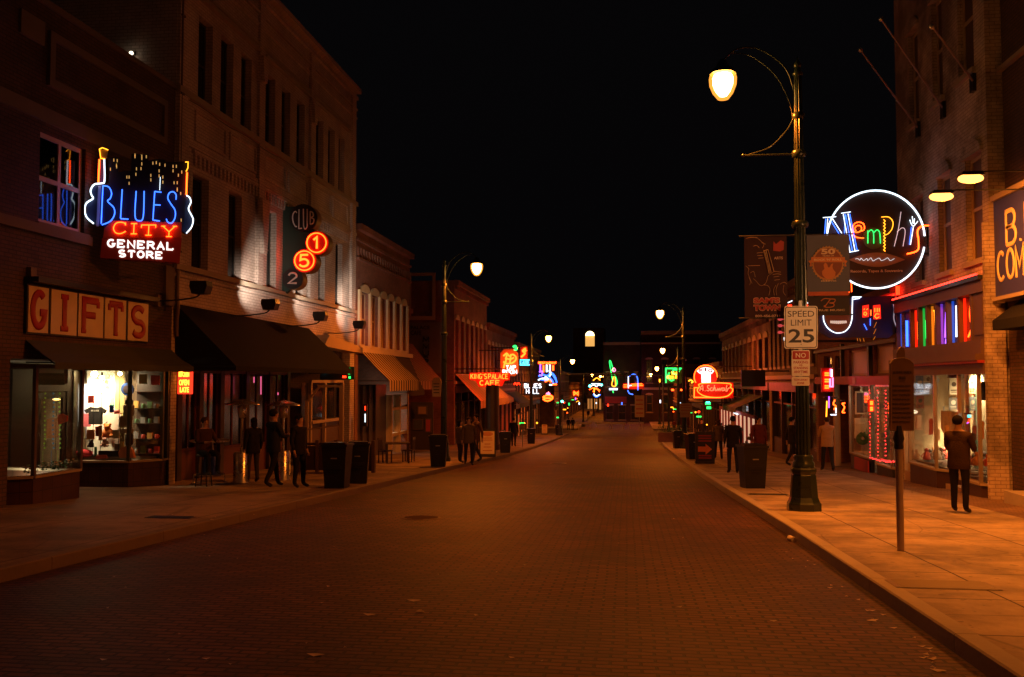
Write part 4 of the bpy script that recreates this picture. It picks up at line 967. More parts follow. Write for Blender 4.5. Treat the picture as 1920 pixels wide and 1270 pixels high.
uplight(601, 593, 'black gooseneck light just below the club number 2 disc, shining up', 270, (574, 552))
uplight(674, 609, 'black gooseneck light at the far corner of the white brick club building', 520, (655, 570))

p = onY(246, 100, YB - .12); t = thing('wall_light', 'tiny bright wall light above the roof of the gift shop building', 'wall light', tuple(p)); mb = MB().mat(glow('white_small_glow', (1, .8, .55), 5)); mb.ball(p, .05, 10, 6); mb.build('bulb', t); mb = MB().mat(M_blackm); mb.box(p.x - .05, p.x + .05, p.y + .04, YB, p.z - .02, p.z + .06); mb.build('bracket', t)

t = thing('added_floodlight', 'floodlight on the company store wall beyond the right edge of the view', 'floodlight', (7.6, 9.2, 3.6)); mb = MB().mat(M_blackm); mb.box(7.62, 8.06, 9.1, 9.3, 3.5, 3.6); mb.build('arm', t); mb = MB().mat(M_blackm); mb.box(7.45, 7.61, 9.0, 9.4, 3.4, 3.7); h = mb.build('housing', t)  # added out of view; its spot brightens the speed sign and banners
mb = MB().mat(glow('flood_glow', (), 0)); mb.box(7.41, 7.448, 9.05, 9.35, 3.45, 3.65); mb.build('lens', h)
ld = bpy.data.lights.new('added_flood', 'SPOT'); ld.energy = 1500; ld.color = (1, .42, .14); ld.spot_size = R(36); ld.spot_blend = .9; ld.shadow_soft_size = .08
lo = bpy.data.objects.new('added_flood', ld); COL.objects.link(lo); lo.location = (7.38, 9.22, 3.56); lo.rotation_euler = (Vector((3.1, 17.4, 3.9)) - lo.location).to_track_quat('-Z', 'Y').to_euler()
# ------------------------------------------------------------------ neon and other signs
class Board:
    """an upright sign plane; c(px, py) gives its own (u, z) coordinates of what the photo shows there"""
    def __init__(s, o, ang=0.0):
        s.o = Vector((o[0], o[1], 0)); s.u = Vector((math.cos(R(ang)), math.sin(R(ang)), 0)); s.n = s.u.cross(Vector((0, 0, 1)))
    def c(s, px, py):
        d = ray(px, py); t = (s.o - CAM).dot(s.n) / d.dot(s.n); p = CAM + d * t; return ((p - s.o).dot(s.u), p.z)
    def P(s, pts, w=0.0, ox=0, oy=0, k=1.0): return [(*s.c(ox + x / k, oy + y / k), w) for x, y in pts]
    def mb(s, m): return MB().mat(m).frame(s.o, s.u)
    def at(s, px, py): a = s.c(px, py); p = s.o + s.u * a[0]; return (p.x, p.y, a[1])
    def prism(s, mb, pts, w0, w1, ox=0, oy=0, k=1.0): mb.prism([p[:2] for p in s.P(pts, 0, ox, oy, k)], w0, w1)
    def box(s, mb, x0, y0, x1, y1, w0, w1):
        a = s.c(x0, y1); b = s.c(x1, y0); mb.box(a[0], b[0], a[1], b[1], w0, w1)
    def text(s, mb, t, x0, y0, x1, y1, w=0.01, d=.01, bold=.02):
        a = s.c(x0, y1); b = s.c(x1, y0); mb.text(t, a[0], b[0], a[1], b[1], d, w, bold)
    def let(s, mb, t, x0, y0, x1, y1, r, w, **kw):
        a = s.c(x0, y1); b = s.c(x1, y0); letters(mb, t, a[0], b[0], a[1], b[1], r, w, **kw)
def circ(cx, cy, r, n=40, a0=0, a1=360): return [(cx + r * math.cos(R(a0 + (a1 - a0) * i / n)), cy - r * math.sin(R(a0 + (a1 - a0) * i / n))) for i in range(n + (a1 - a0 != 360))]
def sign(name, label, B, px, py, cat='neon sign', group=None): return thing(name, label, cat, B.at(px, py), group)
M_navy = mat('navy_sign_paint', (.02, .035, .11), .4); M_sred = mat('sign_red_paint', (.34, .03, .02), .45)
M_sblack = mat('sign_black_paint', (.02, .018, .018), .4); M_sbrown = mat('sign_dark_brown', (.06, .03, .022), .5)
# --- BLUES CITY GENERAL STORE
B = Board((XL + .05, YL(156)), 29)
t = sign('neon_store_sign', 'big neon sign reading BLUES CITY GENERAL STORE with guitars and a skyline', B, 260, 420)
off = dict(ox=140, oy=250, k=4.704)
mb = B.mb(M_sred); B.prism(mb, [(242, 925), (945, 925), (925, 1142), (225, 1100)], -.25, 0, **off); mb.build('red_box', t)
mb = B.mb(mat('city_back_red', (.42, .07, .02), .5)); B.prism(mb, [(262, 838), (330, 770), (945, 785), (940, 922), (250, 922)], -.2, -.01, **off); mb.build('city_panel', t)
mb = B.mb(M_navy); B.prism(mb, [(235, 440), (170, 460), (145, 505), (165, 575), (105, 620), (90, 680), (110, 745), (170, 805), (262, 815), (262, 450)], -.16, -.03, **off)
mb.build('guitar_body', t); mb = B.mb(M_navy); B.prism(mb, [(990, 552), (1012, 570), (1022, 610), (1002, 665), (1025, 720), (1040, 765), (1028, 830), (985, 880), (940, 860), (945, 560)], -.24, -.08, **off)
mb.build('guitar_body', t); mb = B.mb(M_navy); B.prism(mb, [(202, 232), (268, 232), (262, 440), (202, 440)], -.14, -.05, **off); mb.build('guitar_neck', t)
mb = B.mb(mat('skyline_dark', (.012, .014, .03), .5))
B.prism(mb, [(262, 838), (240, 455), (300, 440), (300, 215), (385, 205), (385, 340), (430, 335), (430, 330), (498, 330), (500, 178), (650, 182), (650, 238), (742, 222), (800, 235), (800, 252), (850, 250), (1000, 245), (985, 560), (965, 780), (945, 786), (330, 770)], -.18, -.035, **off); mb.build('skyline_panel', t)
mb = B.mb(glow('tiny_window_glow', (1, .55, .15), .55)); rnd = random.Random(3)
for (x, y) in [(345, 235), (375, 240), (368, 280), (370, 295), (315, 315), (532, 190), (532, 205), (592, 200), (592, 220), (632, 205), (592, 268), (545, 312), (585, 310), (540, 360), (460, 385), (480, 385), (480, 440), (690, 262), (720, 258), (750, 272), (797, 280), (745, 330), (672, 370), (672, 410), (745, 375), (778, 385), (778, 430), (868, 290), (897, 290), (868, 330), (915, 368), (945, 340), (877, 435), (905, 435), (905, 490), (905, 500), (935, 530), (940, 765)]:
    B.prism(mb, [(x - 4, y - 13), (x + 4, y - 13), (x + 4, y + 13), (x - 4, y + 13)], -.03, -.024, **off)
mb.build('window_lights', t)
def tubes(B, root, key, lst, r, w=.04, name='neon_tube', off=off, sm=True, nn=6, mat_=None):
    mb = B.mb(mat_ or NE[key])
    for L in lst: mb.tube(spline(B.P(L, w, **off), 5) if (sm and len(L) > 2) else B.P(L, w, **off), r, nn)
    return mb.build(name, root)
tubes(B, t, 'white', [[(262, 235), (264, 420), (240, 445), (175, 455), (142, 505), (150, 550), (162, 580), (105, 620), (90, 680), (108, 745), (168, 800)]], .017)
tubes(B, t, 'white', [[(985, 552), (1012, 570), (1024, 612), (1003, 668), (1026, 720), (1044, 765), (1030, 830), (985, 885)]], .015)
tubes(B, t, 'orange', [[(219, 235), (210, 436)]], .018); tubes(B, t, 'orange', [[(991, 350), (984, 545)]], .018)
tubes(B, t, 'yellow', [[(297, 152), (245, 132), (219, 145), (231, 226), (270, 232)], [(975, 258), (1000, 258), (998, 310), (982, 342)]], .01, sm=False)
mb = B.mb(M_tan); B.prism(mb, [(222, 145), (295, 150), (285, 222), (233, 226)], .0, .02, **off); mb.build('guitar_head', t)
mb = B.mb(mat('pale_bar', (.5, .45, .5), .4)); B.prism(mb, [(208, 465), (232, 465), (215, 822), (190, 822)], -.02, 0, **off); mb.build('string_bar', t)
tubes(B, t, 'blue', [[(250, 468), (235, 800)], [(250, 468), (300, 478), (326, 530), (315, 578), (292, 605), (345, 660), (352, 720), (315, 780), (240, 812)],
    [(420, 500), (405, 755), (405, 757), (475, 762)][:2], [(405, 757), (475, 762)],
    [(543, 515), (533, 735), (570, 775), (605, 740), (613, 515)], [(765, 525), (706, 518)], [(706, 518), (690, 770)], [(690, 770), (752, 778)], [(699, 635), (757, 638)],
    [(893, 588), (893, 545), (865, 520), (832, 535), (822, 580), (850, 630), (885, 685), (884, 750), (855, 795), (822, 788), (808, 760)]], .0125, .05, 'blue_lettering')
tubes(B, t, 'white', [[(755, 390), (750, 505)]], .006)
mb = B.mb(NE['orange']); rr = .0115
for L in ([(448, 812), (438, 795), (400, 788), (362, 800), (343, 842), (362, 880), (405, 888), (450, 868)],): mb.tube(spline(B.P(L, .035, **off), 4), rr)
for L in ([(448, 790), (449, 815)], [(525, 800), (520, 890)], [(498, 800), (550, 800)], [(494, 890), (548, 890)], [(588, 812), (718, 812)], [(590, 812), (588, 835)], [(716, 812), (714, 835)], [(655, 812), (650, 902)], [(624, 902), (678, 902)],
          [(780, 824), (832, 872), (882, 826)], [(832, 872), (830, 914)], [(764, 822), (800, 822)], [(866, 824), (902, 824)], [(806, 914), (856, 914)]): mb.tube(B.P(L, .035, **off), rr)
mb.build('city_lettering', t)
mb = B.mb(glow('white_letter_glow', (1, .97, .9), 1.5))
kx = lambda x: 140 + x / 4.704
ky = lambda y: 250 + y / 4.704
B.let(mb, 'GENERAL', kx(293), ky(970), kx(872), ky(1000), .021, .012, flat=.5, serif=.13, n=6, gap=.55)
B.let(mb, 'STORE', kx(392), ky(1052), kx(770), ky(1088), .021, .012, flat=.5, serif=.13, n=6, gap=.55); mb.build('store_lettering', t)
mb = B.mb(M_blackm); a = B.c(300, 470); 
for z in (B.c(190, 330)[1], B.c(190, 480)[1]): mb.tube([(B.c(330, 400)[0], z, -.25), (B.c(330, 400)[0], z, -1.3)], .03)
mb.build('bracket', t)
# --- CLUB 152
B = Board((XL, YL(529))); t = sign('club_sign', 'dark green hanging sign with discs CLUB, 1, 5 and 2, two of them glowing orange', B, 575, 470)
o3 = dict(ox=500, oy=370, k=6.68)
mb = B.mb(mat('bottle_green_sign', (.02, .045, .035), .5)); B.prism(mb, [(190, 120), (420, 130), (640, 480), (640, 640), (460, 900), (330, 1130), (225, 1230), (180, 1240), (170, 130)], -.1, .1, **o3); mb.build('panel', t)
for nm, cx, cy, r, k in (('club_disc', 478, 270, 172, 0), ('number_disc', 652, 582, 148, 1), ('number_disc', 500, 805, 148, 2), ('number_disc', 345, 1030, 128, 0)):
    mb = B.mb(M_sblack if not k else M_sred); B.prism(mb, circ(cx, cy, r, 36), -.28 + .003 * k, .16 + .004 * k, **o3); f = mb.build(nm, t)
    mb = B.mb(mat('club_sign_brass', (.3, .16, .05), .5)); B.prism(mb, circ(cx, cy, r + 3, 36), -.27, .10 + .004 * k, **o3); mb.build('rim', f)
    if k:
        mb = B.mb(NE['orange']); mb.tube(B.P(circ(cx - 2, cy, 120, 36), .20, **o3), .019, 6, closed=True)
        c0 = B.c(500 + (cx - 2) / 6.68, 370 + cy / 6.68)
        letters(mb, '15'[k - 1], c0[0] - .16, c0[0] + .15, c0[1] - .19, c0[1] + .19, .034, .2, 8); mb.build('neon_tube', f)
mb = B.mb(mat('dull_silver_letter', (.8, .8, .78), .45, 0))
for L in ([(400, 210), (385, 190), (360, 210), (348, 260), (358, 330), (385, 378), (402, 375)], [(428, 165), (425, 410)], [(425, 405), (465, 400)], [(482, 158), (485, 370)], [(485, 370), (500, 408), (522, 395), (530, 370)], [(530, 160), (530, 372)], [(568, 190), (568, 350)], [(568, 190), (600, 205), (605, 250), (575, 270), (612, 285), (605, 335), (568, 352)]):
    mb.tube(spline(B.P(L, .17, **o3), 3) if len(L) > 2 else B.P(L, .17, **o3), .022, 6, .6)
mb.build('club_lettering', t)
mb = B.mb(mat('dull_pink_letter', (.7, .5, .45), .4)); B.let(mb, '2', 500 + 295 / 6.68, 370 + 955 / 6.68, 500 + 400 / 6.68, 370 + 1085 / 6.68, .034, .165, n=8, flat=.6); mb.build('two_lettering', t)
# --- KITCHEN OPEN LATE
B = Board((XL + .1, YB + .5)); t = sign('window_neon', 'small red lit box sign reading KITCHEN OPEN LATE in the bar doorway', B, 345, 716)
mb = B.mb(glow('red_box_glow', (1, .03, .01), 2.2)); B.box(mb, 333, 694, 358, 739, -.12, 0); mb.build('light_box', t)
mb = B.mb(glow('yellow_letter_glow', (1, .42, .03), 4)); B.text(mb, 'KITCHEN', 335.5, 697, 355, 707, .005, .01, .03); B.text(mb, 'OPEN', 336, 712, 355, 723, .005, .01, .03); B.text(mb, 'LATE', 337.5, 726, 354.5, 736, .005, .01, .03); mb.build('lettering', t)
# --- small lights in the bar windows and under the kiosk roof
def spark(name, label, Y, lst, cat='neon sign', X=None, r=.02):
    B = Board((0, Y)); t = sign(name, label, B, lst[0][1][0][0], lst[0][1][0][1], cat)
    for key, L in lst:
        mb = B.mb(NE[key]); mb.tube(B.P(L, 0), r * (1.0), 6); mb.build('neon_tube', t)
    f = MB().mat(M_blackm).frame(B.o, B.u); p = B.c(*lst[0][1][0]); f.box(p[0] - .06, p[0] + .06, p[1] - .02, p[1] + .02, -.1, -.03); f.build('bracket', t); return t
Bq = Board((0, 31.5)); 
def small_sign(name, label, Y, box, boards, cols_, cat='neon sign', ang=0, o=None, r=.02, frame=True, dark=None, w=.03, group=None, brk=True):
    w0 = w; B = Board(o or (0, Y), ang); t = sign(name, label, B, (box[0] + box[2]) / 2, (box[1] + box[3]) / 2, cat, group)
    mb = B.mb(dark or M_sblack)
    if boards is None: B.box(mb, *box, -.15, 0)
    else: B.prism(mb, boards, -.15, 0)
    mb.build('board', t)
    if brk and Y > 130:
        a_ = B.c((box[0] + box[2]) / 2, box[1] + 8); bm = B.mb(M_blackm); bm.tube([(a_[0], a_[1], -.1), (a_[0] + .02, a_[1], -2.5)], .06); bm.build('bracket', t)
    elif brk and Y > 40:
        a_, b_ = B.c(box[0], box[1] + 2), B.c(box[2], box[1] + 2); bm = B.mb(M_blackm)
        if (box[0] + box[2]) / 2 < 1130: bm.tube([(XL, a_[1], -.07), (a_[0], a_[1], -.07)], .04)
        else: bm.tube([(b_[0], b_[1], -.07), (XR, b_[1], -.07)], .04)
        bm.build('bracket', t)
    for key, L in list(cols_.items()) * 2:
        mb = B.mb(NE[key] if key in NE else key if not isinstance(key, str) else MATS[key])
        for Q in L:
            if Q[0] == 'let': B.let(mb, *Q[1:6], Q[6] if len(Q) > 6 else r, w)
            elif Q[0] == 'sp': mb.tube(spline(B.P(Q[1:], w), 4), r, 5)
            elif Q[0] == 'box': B.box(mb, *Q[1:5], 0.002, w)
            else: mb.tube(B.P(Q, w), r, 5)
        mb.build('neon_tube', t)
        w = -.15 - w0 if w == w0 and key == list(cols_)[-1] and Y > 40 else w
        if w == w0 and key == list(cols_)[-1]: break
    return t, B
small_sign('shop_light', 'tiny green and red lights over the kiosk by the white brick club building', 33.4, (600, 688, 664, 712), None, {'green': [[(655, 690), (655, 702)], [(656, 706), (656, 710)]], 'red': [[(643, 707), (649, 707)]], 'cyan': [[(608, 693), (608, 700)]]}, r=.04)
small_sign('shop_light', 'tiny pink light in the dark shop window beside the two left trash cans', 36, (680, 758, 688, 800), None, {'red': [[(685, 762), (685, 769)]], 'white': [[(685, 776), (685, 792)]]}, r=.018)
small_sign('bar_light', 'faint pink neon strips in the bar windows behind the patio heaters', 27, (418, 700, 520, 712), [(420, 703), (520, 703), (520, 705), (420, 705)], {'neon_dimpink': [[(424, 707), (425, 718)], [(477, 707), (477, 718)], [(490, 706), (490, 740)], [(522, 736), (522, 741)]]} if glow('neon_dimpink', (1, .15, .35), .8) else {}, r=.02)
# --- KING'S PALACE CAFE
t, B = small_sign('cafe_sign', "red neon sign reading KING'S PALACE CAFE hanging from a bracket", YL(852), (880, 698, 956, 726), [(880, 699), (956, 699), (956, 713), (946, 714), (942, 724), (898, 726), (892, 714), (880, 713)],
    {'orange': [('let', "KING'S", 883, 701.5, 913, 710.5, .028), ('let', 'PALACE', 916, 701.5, 953, 710.5, .028), ('let', 'CAFE', 900, 714, 937, 722.5, .034)]}, dark=mat('cafe_red', (.6, .03, .01), .4), w=.07)
mb = B.mb(M_blackm); a = B.c(851, 692); b = B.c(950, 693); mb.tube([(XL, a[1], -.05), (b[0], a[1], -.05)], .04)
for px in (890, 945): x = B.c(px, 700); mb.tube([(x[0], a[1], -.05), (x[0], x[1] - .05, -.05)], .015)
mb.build('bracket', t)
# --- the cluster of neon down the left row
small_sign('tap_room_sign', 'tall rounded neon sign glowing orange and yellow over white TAP ROOM letters', 68, (937, 655, 971, 706), [(938, 662), (945, 655), (965, 655), (971, 663), (972, 700), (965, 706), (938, 704)],
    {'orange': [('sp', (944, 668), (950, 663), (955, 668), (962, 665), (968, 672), (962, 680), (950, 682), (944, 678)), ('sp', (947, 672), (956, 674), (964, 671)), ('sp', (946, 682), (944, 692)), ('sp', (950, 665), (948, 680)), ('sp', (958, 664), (956, 681))],
     'white': [('let', 'TAP', 949, 686, 967, 693, .035), ('let', 'ROOM', 943, 694, 969, 701, .035)], 'green': [('sp', (962, 651), (966, 649), (968, 655), (964, 656))]}, r=.07, dark=mat('tap_orange', (.55, .16, .03), .5))
small_sign('squiggle_sign', 'small red orange neon squiggle sign high on the left row', 74, (975, 650, 989, 673), None, {'orange': [('sp', (986, 653), (980, 658), (984, 663), (977, 670)), ('sp', (982, 655), (987, 659))]}, r=.09, dark=mat('tap_red', (.35, .03, .02), .5))
small_sign('later_sign', 'small blue white lit sign with a yellow tick beside the left lamp post', 78, (974, 674, 1000, 686), None, {'cyan': [('let', 'LATE', 976, 676, 992, 684, .05), [(975, 675), (993, 675)], [(975, 685), (993, 685)]], 'yellow': [('sp', (994, 676), (999, 676), (994, 684), (998, 684))]}, r=.03, dark=mat('sky_blue_board', (.05, .2, .5), .4))
small_sign('blues_hall_sign', 'dark sign reading BLUES HALL in white letters behind a lamp pole', 76, (982, 716, 1022, 742), None, {'white': [('let', 'BLUES', 983.5, 720, 1015, 727.5, .035), ('let', 'HALL', 987, 730, 1011, 738, .035)]}, r=.03, dark=mat('blueshall_board', (.015, .02, .03), .5))
small_sign('guitar_row_sign', 'big multicoloured neon sign of guitars and a blue player under a red lettered bar', 90, (1006, 677, 1047, 722), None,
    {'orange': [('let', 'RESTAURANT', 1010, 679, 1043, 682.5, .045), [(1019, 685), (1019, 698)], [(1037, 685), (1037, 695)], ('sp', (1022, 716), (1030, 713), (1033, 717)), [(1036, 721), (1044, 721)]], 'violet': [[(1013, 684), (1013, 696)], ('sp', (1011, 698), (1016, 697), (1016, 704), (1011, 703))],
     'white': [[(1025, 684), (1025, 698)], [(1031, 684), (1031, 700)], ('sp', (1009, 713), (1018, 710), (1028, 712), (1022, 706)), ('sp', (1029, 695), (1033, 700), (1030, 706)), [(1030, 722), (1035, 722)]],
     'blue': [('sp', (1010, 706), (1018, 703), (1026, 705), (1034, 700), (1040, 706), (1044, 718)), ('sp', (1027, 706), (1034, 712), (1038, 719)), ('sp', (1012, 711), (1020, 713), (1027, 712)), ('sp', (1036, 702), (1042, 712))]}, r=.085)
small_sign('neon_oval_sign', 'small glowing orange oval neon sign under the guitar sign', 96, (1015, 738, 1037, 754), [(1016, 746), (1020, 740), (1034, 740), (1037, 746), (1032, 752), (1021, 753)], {'orange': [('sp', (1018, 746), (1024, 742), (1034, 743), (1035, 748), (1026, 752), (1018, 748)), ('sp', (1020, 747), (1033, 747))], 'pink': [('sp', (1027, 736), (1030, 739), (1024, 738))]}, r=.09, dark=mat('oval_red', (.4, .04, .01), .5))
small_sign('red_neon_sign', 'small red neon letters on the left row above the black board', 72, (962, 716, 978, 724), None, {'red': [('sp', (964, 722), (966, 718), (969, 722), (972, 718), (975, 722))]}, r=.03)
small_sign('neon_bow_sign', 'tiny orange neon bow shaped sign in the street distance left of centre', 128, (1074, 732, 1086, 743), None, {'orange': [[(1076, 734), (1076, 741), (1084, 735), (1084, 741), (1076, 734)]]}, r=.1, dark=mat('oval_red', (), 0))
small_sign('crown_neon_sign', 'round white, yellow and blue neon sign above the far centre of the street', 163.5, (1100, 712, 1130, 748), [(1104, 716), (1126, 716), (1128, 730), (1122, 742), (1108, 742), (1103, 730)],
    {'white': [[(1108, 720), (1127, 720)], ('sp', (1108, 725), (1113, 722), (1118, 725), (1123, 722), (1128, 725)), ('sp', (1113, 738), (1118, 743), (1124, 740))], 'orange': [('sp', (1105, 731), (1112, 728), (1125, 732)), ('sp', (1112, 735), (1118, 728), (1124, 735))], 'yellow': [('sp', (1112, 714), (1119, 709), (1126, 714)), [(1114, 727), (1114, 736)]], 'blue': [('sp', (1112, 740), (1118, 745), (1126, 740))]}, r=.085)
small_sign('bowling_neon_sign', 'tall green and white neon figure sign above a white bar in the far right', 163.5, (1141, 678, 1159, 742), [(1144, 678), (1148, 690), (1152, 692), (1158, 722), (1150, 742), (1145, 720)],
    {'green': [('sp', (1147, 703), (1143, 680), (1145, 678), (1150, 695)), ('sp', (1147, 704), (1149, 716)), ('sp', (1152, 702), (1157, 716), (1155, 724)), [(1149, 733), (1150, 737)]], 'pink': [('sp', (1151, 690), (1154, 694), (1151, 697), (1148, 694), (1151, 690)), [(1149, 701), (1153, 701)]], 'yellow': [('sp', (1151, 706), (1147, 722), (1154, 724), (1153, 708))], 'white': [[(1142, 729), (1158, 729)], [(1142, 731), (1158, 731)]]}, r=.085)
small_sign('arc_neon_sign', 'neon sign of two blue arcs around an orange bar on the far right block', 157.5, (1168, 702, 1208, 742), [(1168, 719), (1208, 719), (1208, 730), (1168, 730)], {'blue': [('sp', (1180, 706), (1188, 702), (1195, 708), (1196, 732)), ('sp', (1177, 732), (1180, 738), (1187, 740))], 'orange': [[(1169, 722), (1176, 722)], [(1169, 726), (1176, 726)], [(1184, 724), (1206, 723)], [(1184, 721), (1204, 720)]], 'white': [[(1178, 706), (1178, 728)], [(1177, 724), (1184, 723)]]}, r=.085, dark=mat('tap_red', (), 0))
# --- right row
small_sign('green_neon_sign', 'square green neon sign with yellow letters on the right row', 92, (1247, 690, 1278, 719), None, {'green': [[(1278, 691), (1248.5, 691), (1248.5, 718)], ('sp', (1274, 697), (1264, 693), (1261, 700), (1270, 703)), ('sp', (1255, 699), (1252, 707), (1258, 714), (1264, 712)), [(1262, 693), (1276, 693)]], 'yellow': [('let', 'SILKY', 1259, 697.5, 1273, 702.5, .045), ('let', "O'SULLIVAN", 1251, 704.5, 1269, 710, .045)]}, r=.07, dark=mat('dark_green_board', (.01, .12, .03), .5))
t, B = small_sign('pig_sign', 'glowing red ringed PIG neon sign on the right row', 58.2, (1301, 685, 1345, 722), circ(1323, 706, 21.5, 30), {}, dark=mat('pig_red', (.6, .02, .02), .4))
o8 = dict(ox=1280, oy=670, k=10.583)
mb = B.mb(NE['orange']); mb.tube(B.P(circ(455, 390, 228, 26, -2, 232), .08, **o8), .035, 6); mb.build('neon_ring', t)
mb = B.mb(glow('pig_white_glow', (1, .85, .95), 1.6)); B.prism(mb, [(280, 275), (360, 215), (450, 195), (560, 215), (625, 275), (590, 320), (555, 340), (555, 520), (375, 520), (370, 340), (320, 315)], .0, .03, **o8); mb.build('white_panel', t)
mb = B.mb(M_sblack); x = 1280
B.text(mb, 'P', 1280 + 330 / 10.6, 670 + 235 / 10.6, 1280 + 395 / 10.6, 670 + 300 / 10.6, .031, .01, .03); B.text(mb, 'I', 1280 + 435 / 10.6, 670 + 212 / 10.6, 1280 + 465 / 10.6, 670 + 280 / 10.6, .031, .01, .03); B.text(mb, 'G', 1280 + 505 / 10.6, 670 + 235 / 10.6, 1280 + 585 / 10.6, 670 + 300 / 10.6, .031, .01, .03); mb.build('lettering', t)
mb = B.mb(NE['pink'])
for L in ([(400, 370), (440, 335), (490, 370)], [(390, 410), (530, 410)], [(400, 490), (420, 450), (470, 500), (520, 450)]): mb.tube(B.P(L, .05, **o8), .02)
mb.build('pink_tube', t)
t, B = small_sign('store_neon_sign', 'oval orange neon sign reading A. Schwab on the right row', 58, (1301, 718, 1375, 747), None, {}, dark=mat('schwab_red', (.5, .03, .01), .4))
mb = B.mb(mat('oval_red2', (.3, .025, .01), .4)); P_ = [(335, 530), (640, 510), (940, 530), (945, 600), (990, 640), (960, 710), (860, 780), (650, 800), (430, 770), (310, 700), (290, 640), (330, 590)]
B.prism(mb, P_, .0, .06, **o8); mb.build('oval_panel', t)
mb = B.mb(NE['orange']); mb.tube(spline(B.P(P_, .1, **o8), 3, True), .035, 6, closed=True); mb.tube(B.P([(300, 605), (230, 605), (225, 795), (660, 800)], .1, **o8), .035, 6); mb.build('neon_outline', t)
mb = B.mb(glow('salmon_letter', (1, .2, .08), 1.6))
for L in ([(335, 670), (360, 590), (395, 560), (400, 670)], [(345, 630), (410, 630)], [(440, 665), (447, 672)], [(530, 570), (500, 560), (490, 600), (525, 635), (510, 668), (470, 655)], [(590, 610), (555, 610), (550, 660), (590, 660), (620, 600)], [(630, 555), (615, 668)], [(615, 640), (640, 605), (655, 665), (680, 640)], [(690, 610), (700, 665), (725, 615), (740, 665), (765, 605)], [(820, 615), (785, 610), (780, 660), (815, 660), (822, 610), (830, 665)], [(875, 555), (855, 665), (880, 668), (895, 630), (915, 610), (930, 615)]):
    mb.tube(spline(B.P(L, .09, **o8), 3) if len(L) > 2 else B.P(L, .09, **o8), .028, 6)
mb.build('script_lettering', t)
mb = B.mb(M_blackm); a = B.c(1345, 712); mb.tube([(a[0], a[1], -.07), (XR, a[1], -.07)], .04); mb.build('bracket', t)
small_sign('hanging_box_sign', 'dark unlit rectangular box sign hanging beside the A. Schwab neon', 45, (1390, 694, 1435, 725), None, {}, cat='sign')
small_sign('green_shop_lamp', 'bright green oval light over a green plate on the right row', 60, (1323, 753, 1335, 768), [(1324, 762), (1335, 762), (1335, 768), (1324, 768)], {'green': [[(1323, 757), (1332, 757)], [(1325, 765), (1333, 765)]], 'cyan': [[(1324, 756), (1331, 756)]]}, r=.09, cat='light')
small_sign('side_neon_sign', 'orange and pink neon box sign on the wall right of the green lamp post', 33, (1541, 690, 1563, 735), None, {'orange': [[(1546, 700), (1554, 700)], [(1546, 704), (1554, 704)], [(1546, 712), (1554, 712)], [(1546, 716), (1554, 716)], [(1546, 724), (1554, 724)], [(1546, 728), (1554, 728)]], 'pink': [[(1557, 692), (1557, 706)], [(1561, 708), (1561, 725), (1556, 725), (1556, 710)]], 'white': [[(1559, 693), (1559, 707)]]}, r=.03, dark=mat('pig_red', (), 0))
small_sign('window_neon', 'blue, yellow and orange neon strips in the window behind the man in the tan jacket', 31.2, (1546, 745, 1570, 785), [(1546, 744), (1570, 744), (1570, 746), (1546, 746)], {'yellow': [[(1550, 752), (1549, 784)]], 'violet': [[(1554, 744), (1554, 765)]], 'orange': [('sp', (1565, 750), (1562, 758), (1567, 762), (1563, 768))], 'white': [[(1557, 778), (1568, 778)], [(1567, 765), (1567, 775)]]}, r=.02)
small_sign('window_neon', 'orange neon squiggle in the doorway left of the framed pictures', 31, (1577, 750, 1585, 776), [(1577, 750), (1585, 750), (1585, 752), (1577, 752)], {'orange': [('sp', (1584, 756), (1579, 757), (1583, 764), (1579, 773), (1584, 774))]}, r=.02)
small_sign('window_neon', 'small orange neon box inside the window edged with red lights', 26.2, (1629, 750, 1638, 772), None, {'orange': [[(1631, 754), (1636, 754)], [(1631, 758), (1636, 758)], [(1631, 765), (1636, 765)], [(1631, 769), (1636, 769)]]}, r=.03, dark=mat('pig_red', (), 0))
small_sign('white_globe_light', 'round bright white globe light far along the right pavement', 75, (1273, 753, 1278, 762), [(1274, 755), (1277, 755), (1277, 762), (1274, 762)], {'white': [[(1275, 758), (1276.5, 758)]]}, r=.13, cat='light')
small_sign('wall_lights', 'pair of small orange lights on the right row left of the PIG sign', 80, (1258, 724, 1283, 728), None, {'orange': [[(1261, 730), (1261, 733)], [(1278, 730), (1278, 733)]]}, r=.11, cat='light')
small_sign('gold_neon_sign', 'small yellow neon script left of the PIG sign', 66, (1289, 711, 1301, 719), None, {'yellow': [('sp', (1291, 715), (1295, 713), (1299, 716), (1296, 718))]}, r=.05)
# --- MEMPHIS MUSIC
B = Board((XR, YR(1748))); t = sign('memphis_sign', 'large round neon sign reading Memphis music with a white ring', B, 1640, 449)
o7 = dict(ox=1380, oy=340, k=3.175)
mb = B.mb(mat('memphis_black', (.03, .022, .02), .5)); B.prism(mb, circ(830, 348, 288, 56), -.16, 0, **o7); mb.build('disc', t)
mb = B.mb(NE['white']); mb.tube(B.P(circ(830, 348, 291, 60, 4, 351), .04, **o7), .022, 8); mb.build('neon_ring', t)
mb = B.mb(mat('memphis_olive', (.07, .10, .05), .5)); B.prism(mb, circ(818, 340, 64, 28), .001, .02, **o7); mb.build('olive_disc', t)
mb = B.mb(mat('memphis_eye', (.24, .15, .11), .6)); B.prism(mb, [p for p in [(670, 468)] + [(670 + 335 * i / 12, 468 - 43 * math.sin(math.pi * i / 12)) for i in range(1, 12)] + [(1005, 468)] + [(1005 - 335 * i / 12, 468 + 43 * math.sin(math.pi * i / 12)) for i in range(1, 12)]], .001, .02, **o7); mb.build('eye_panel', t)
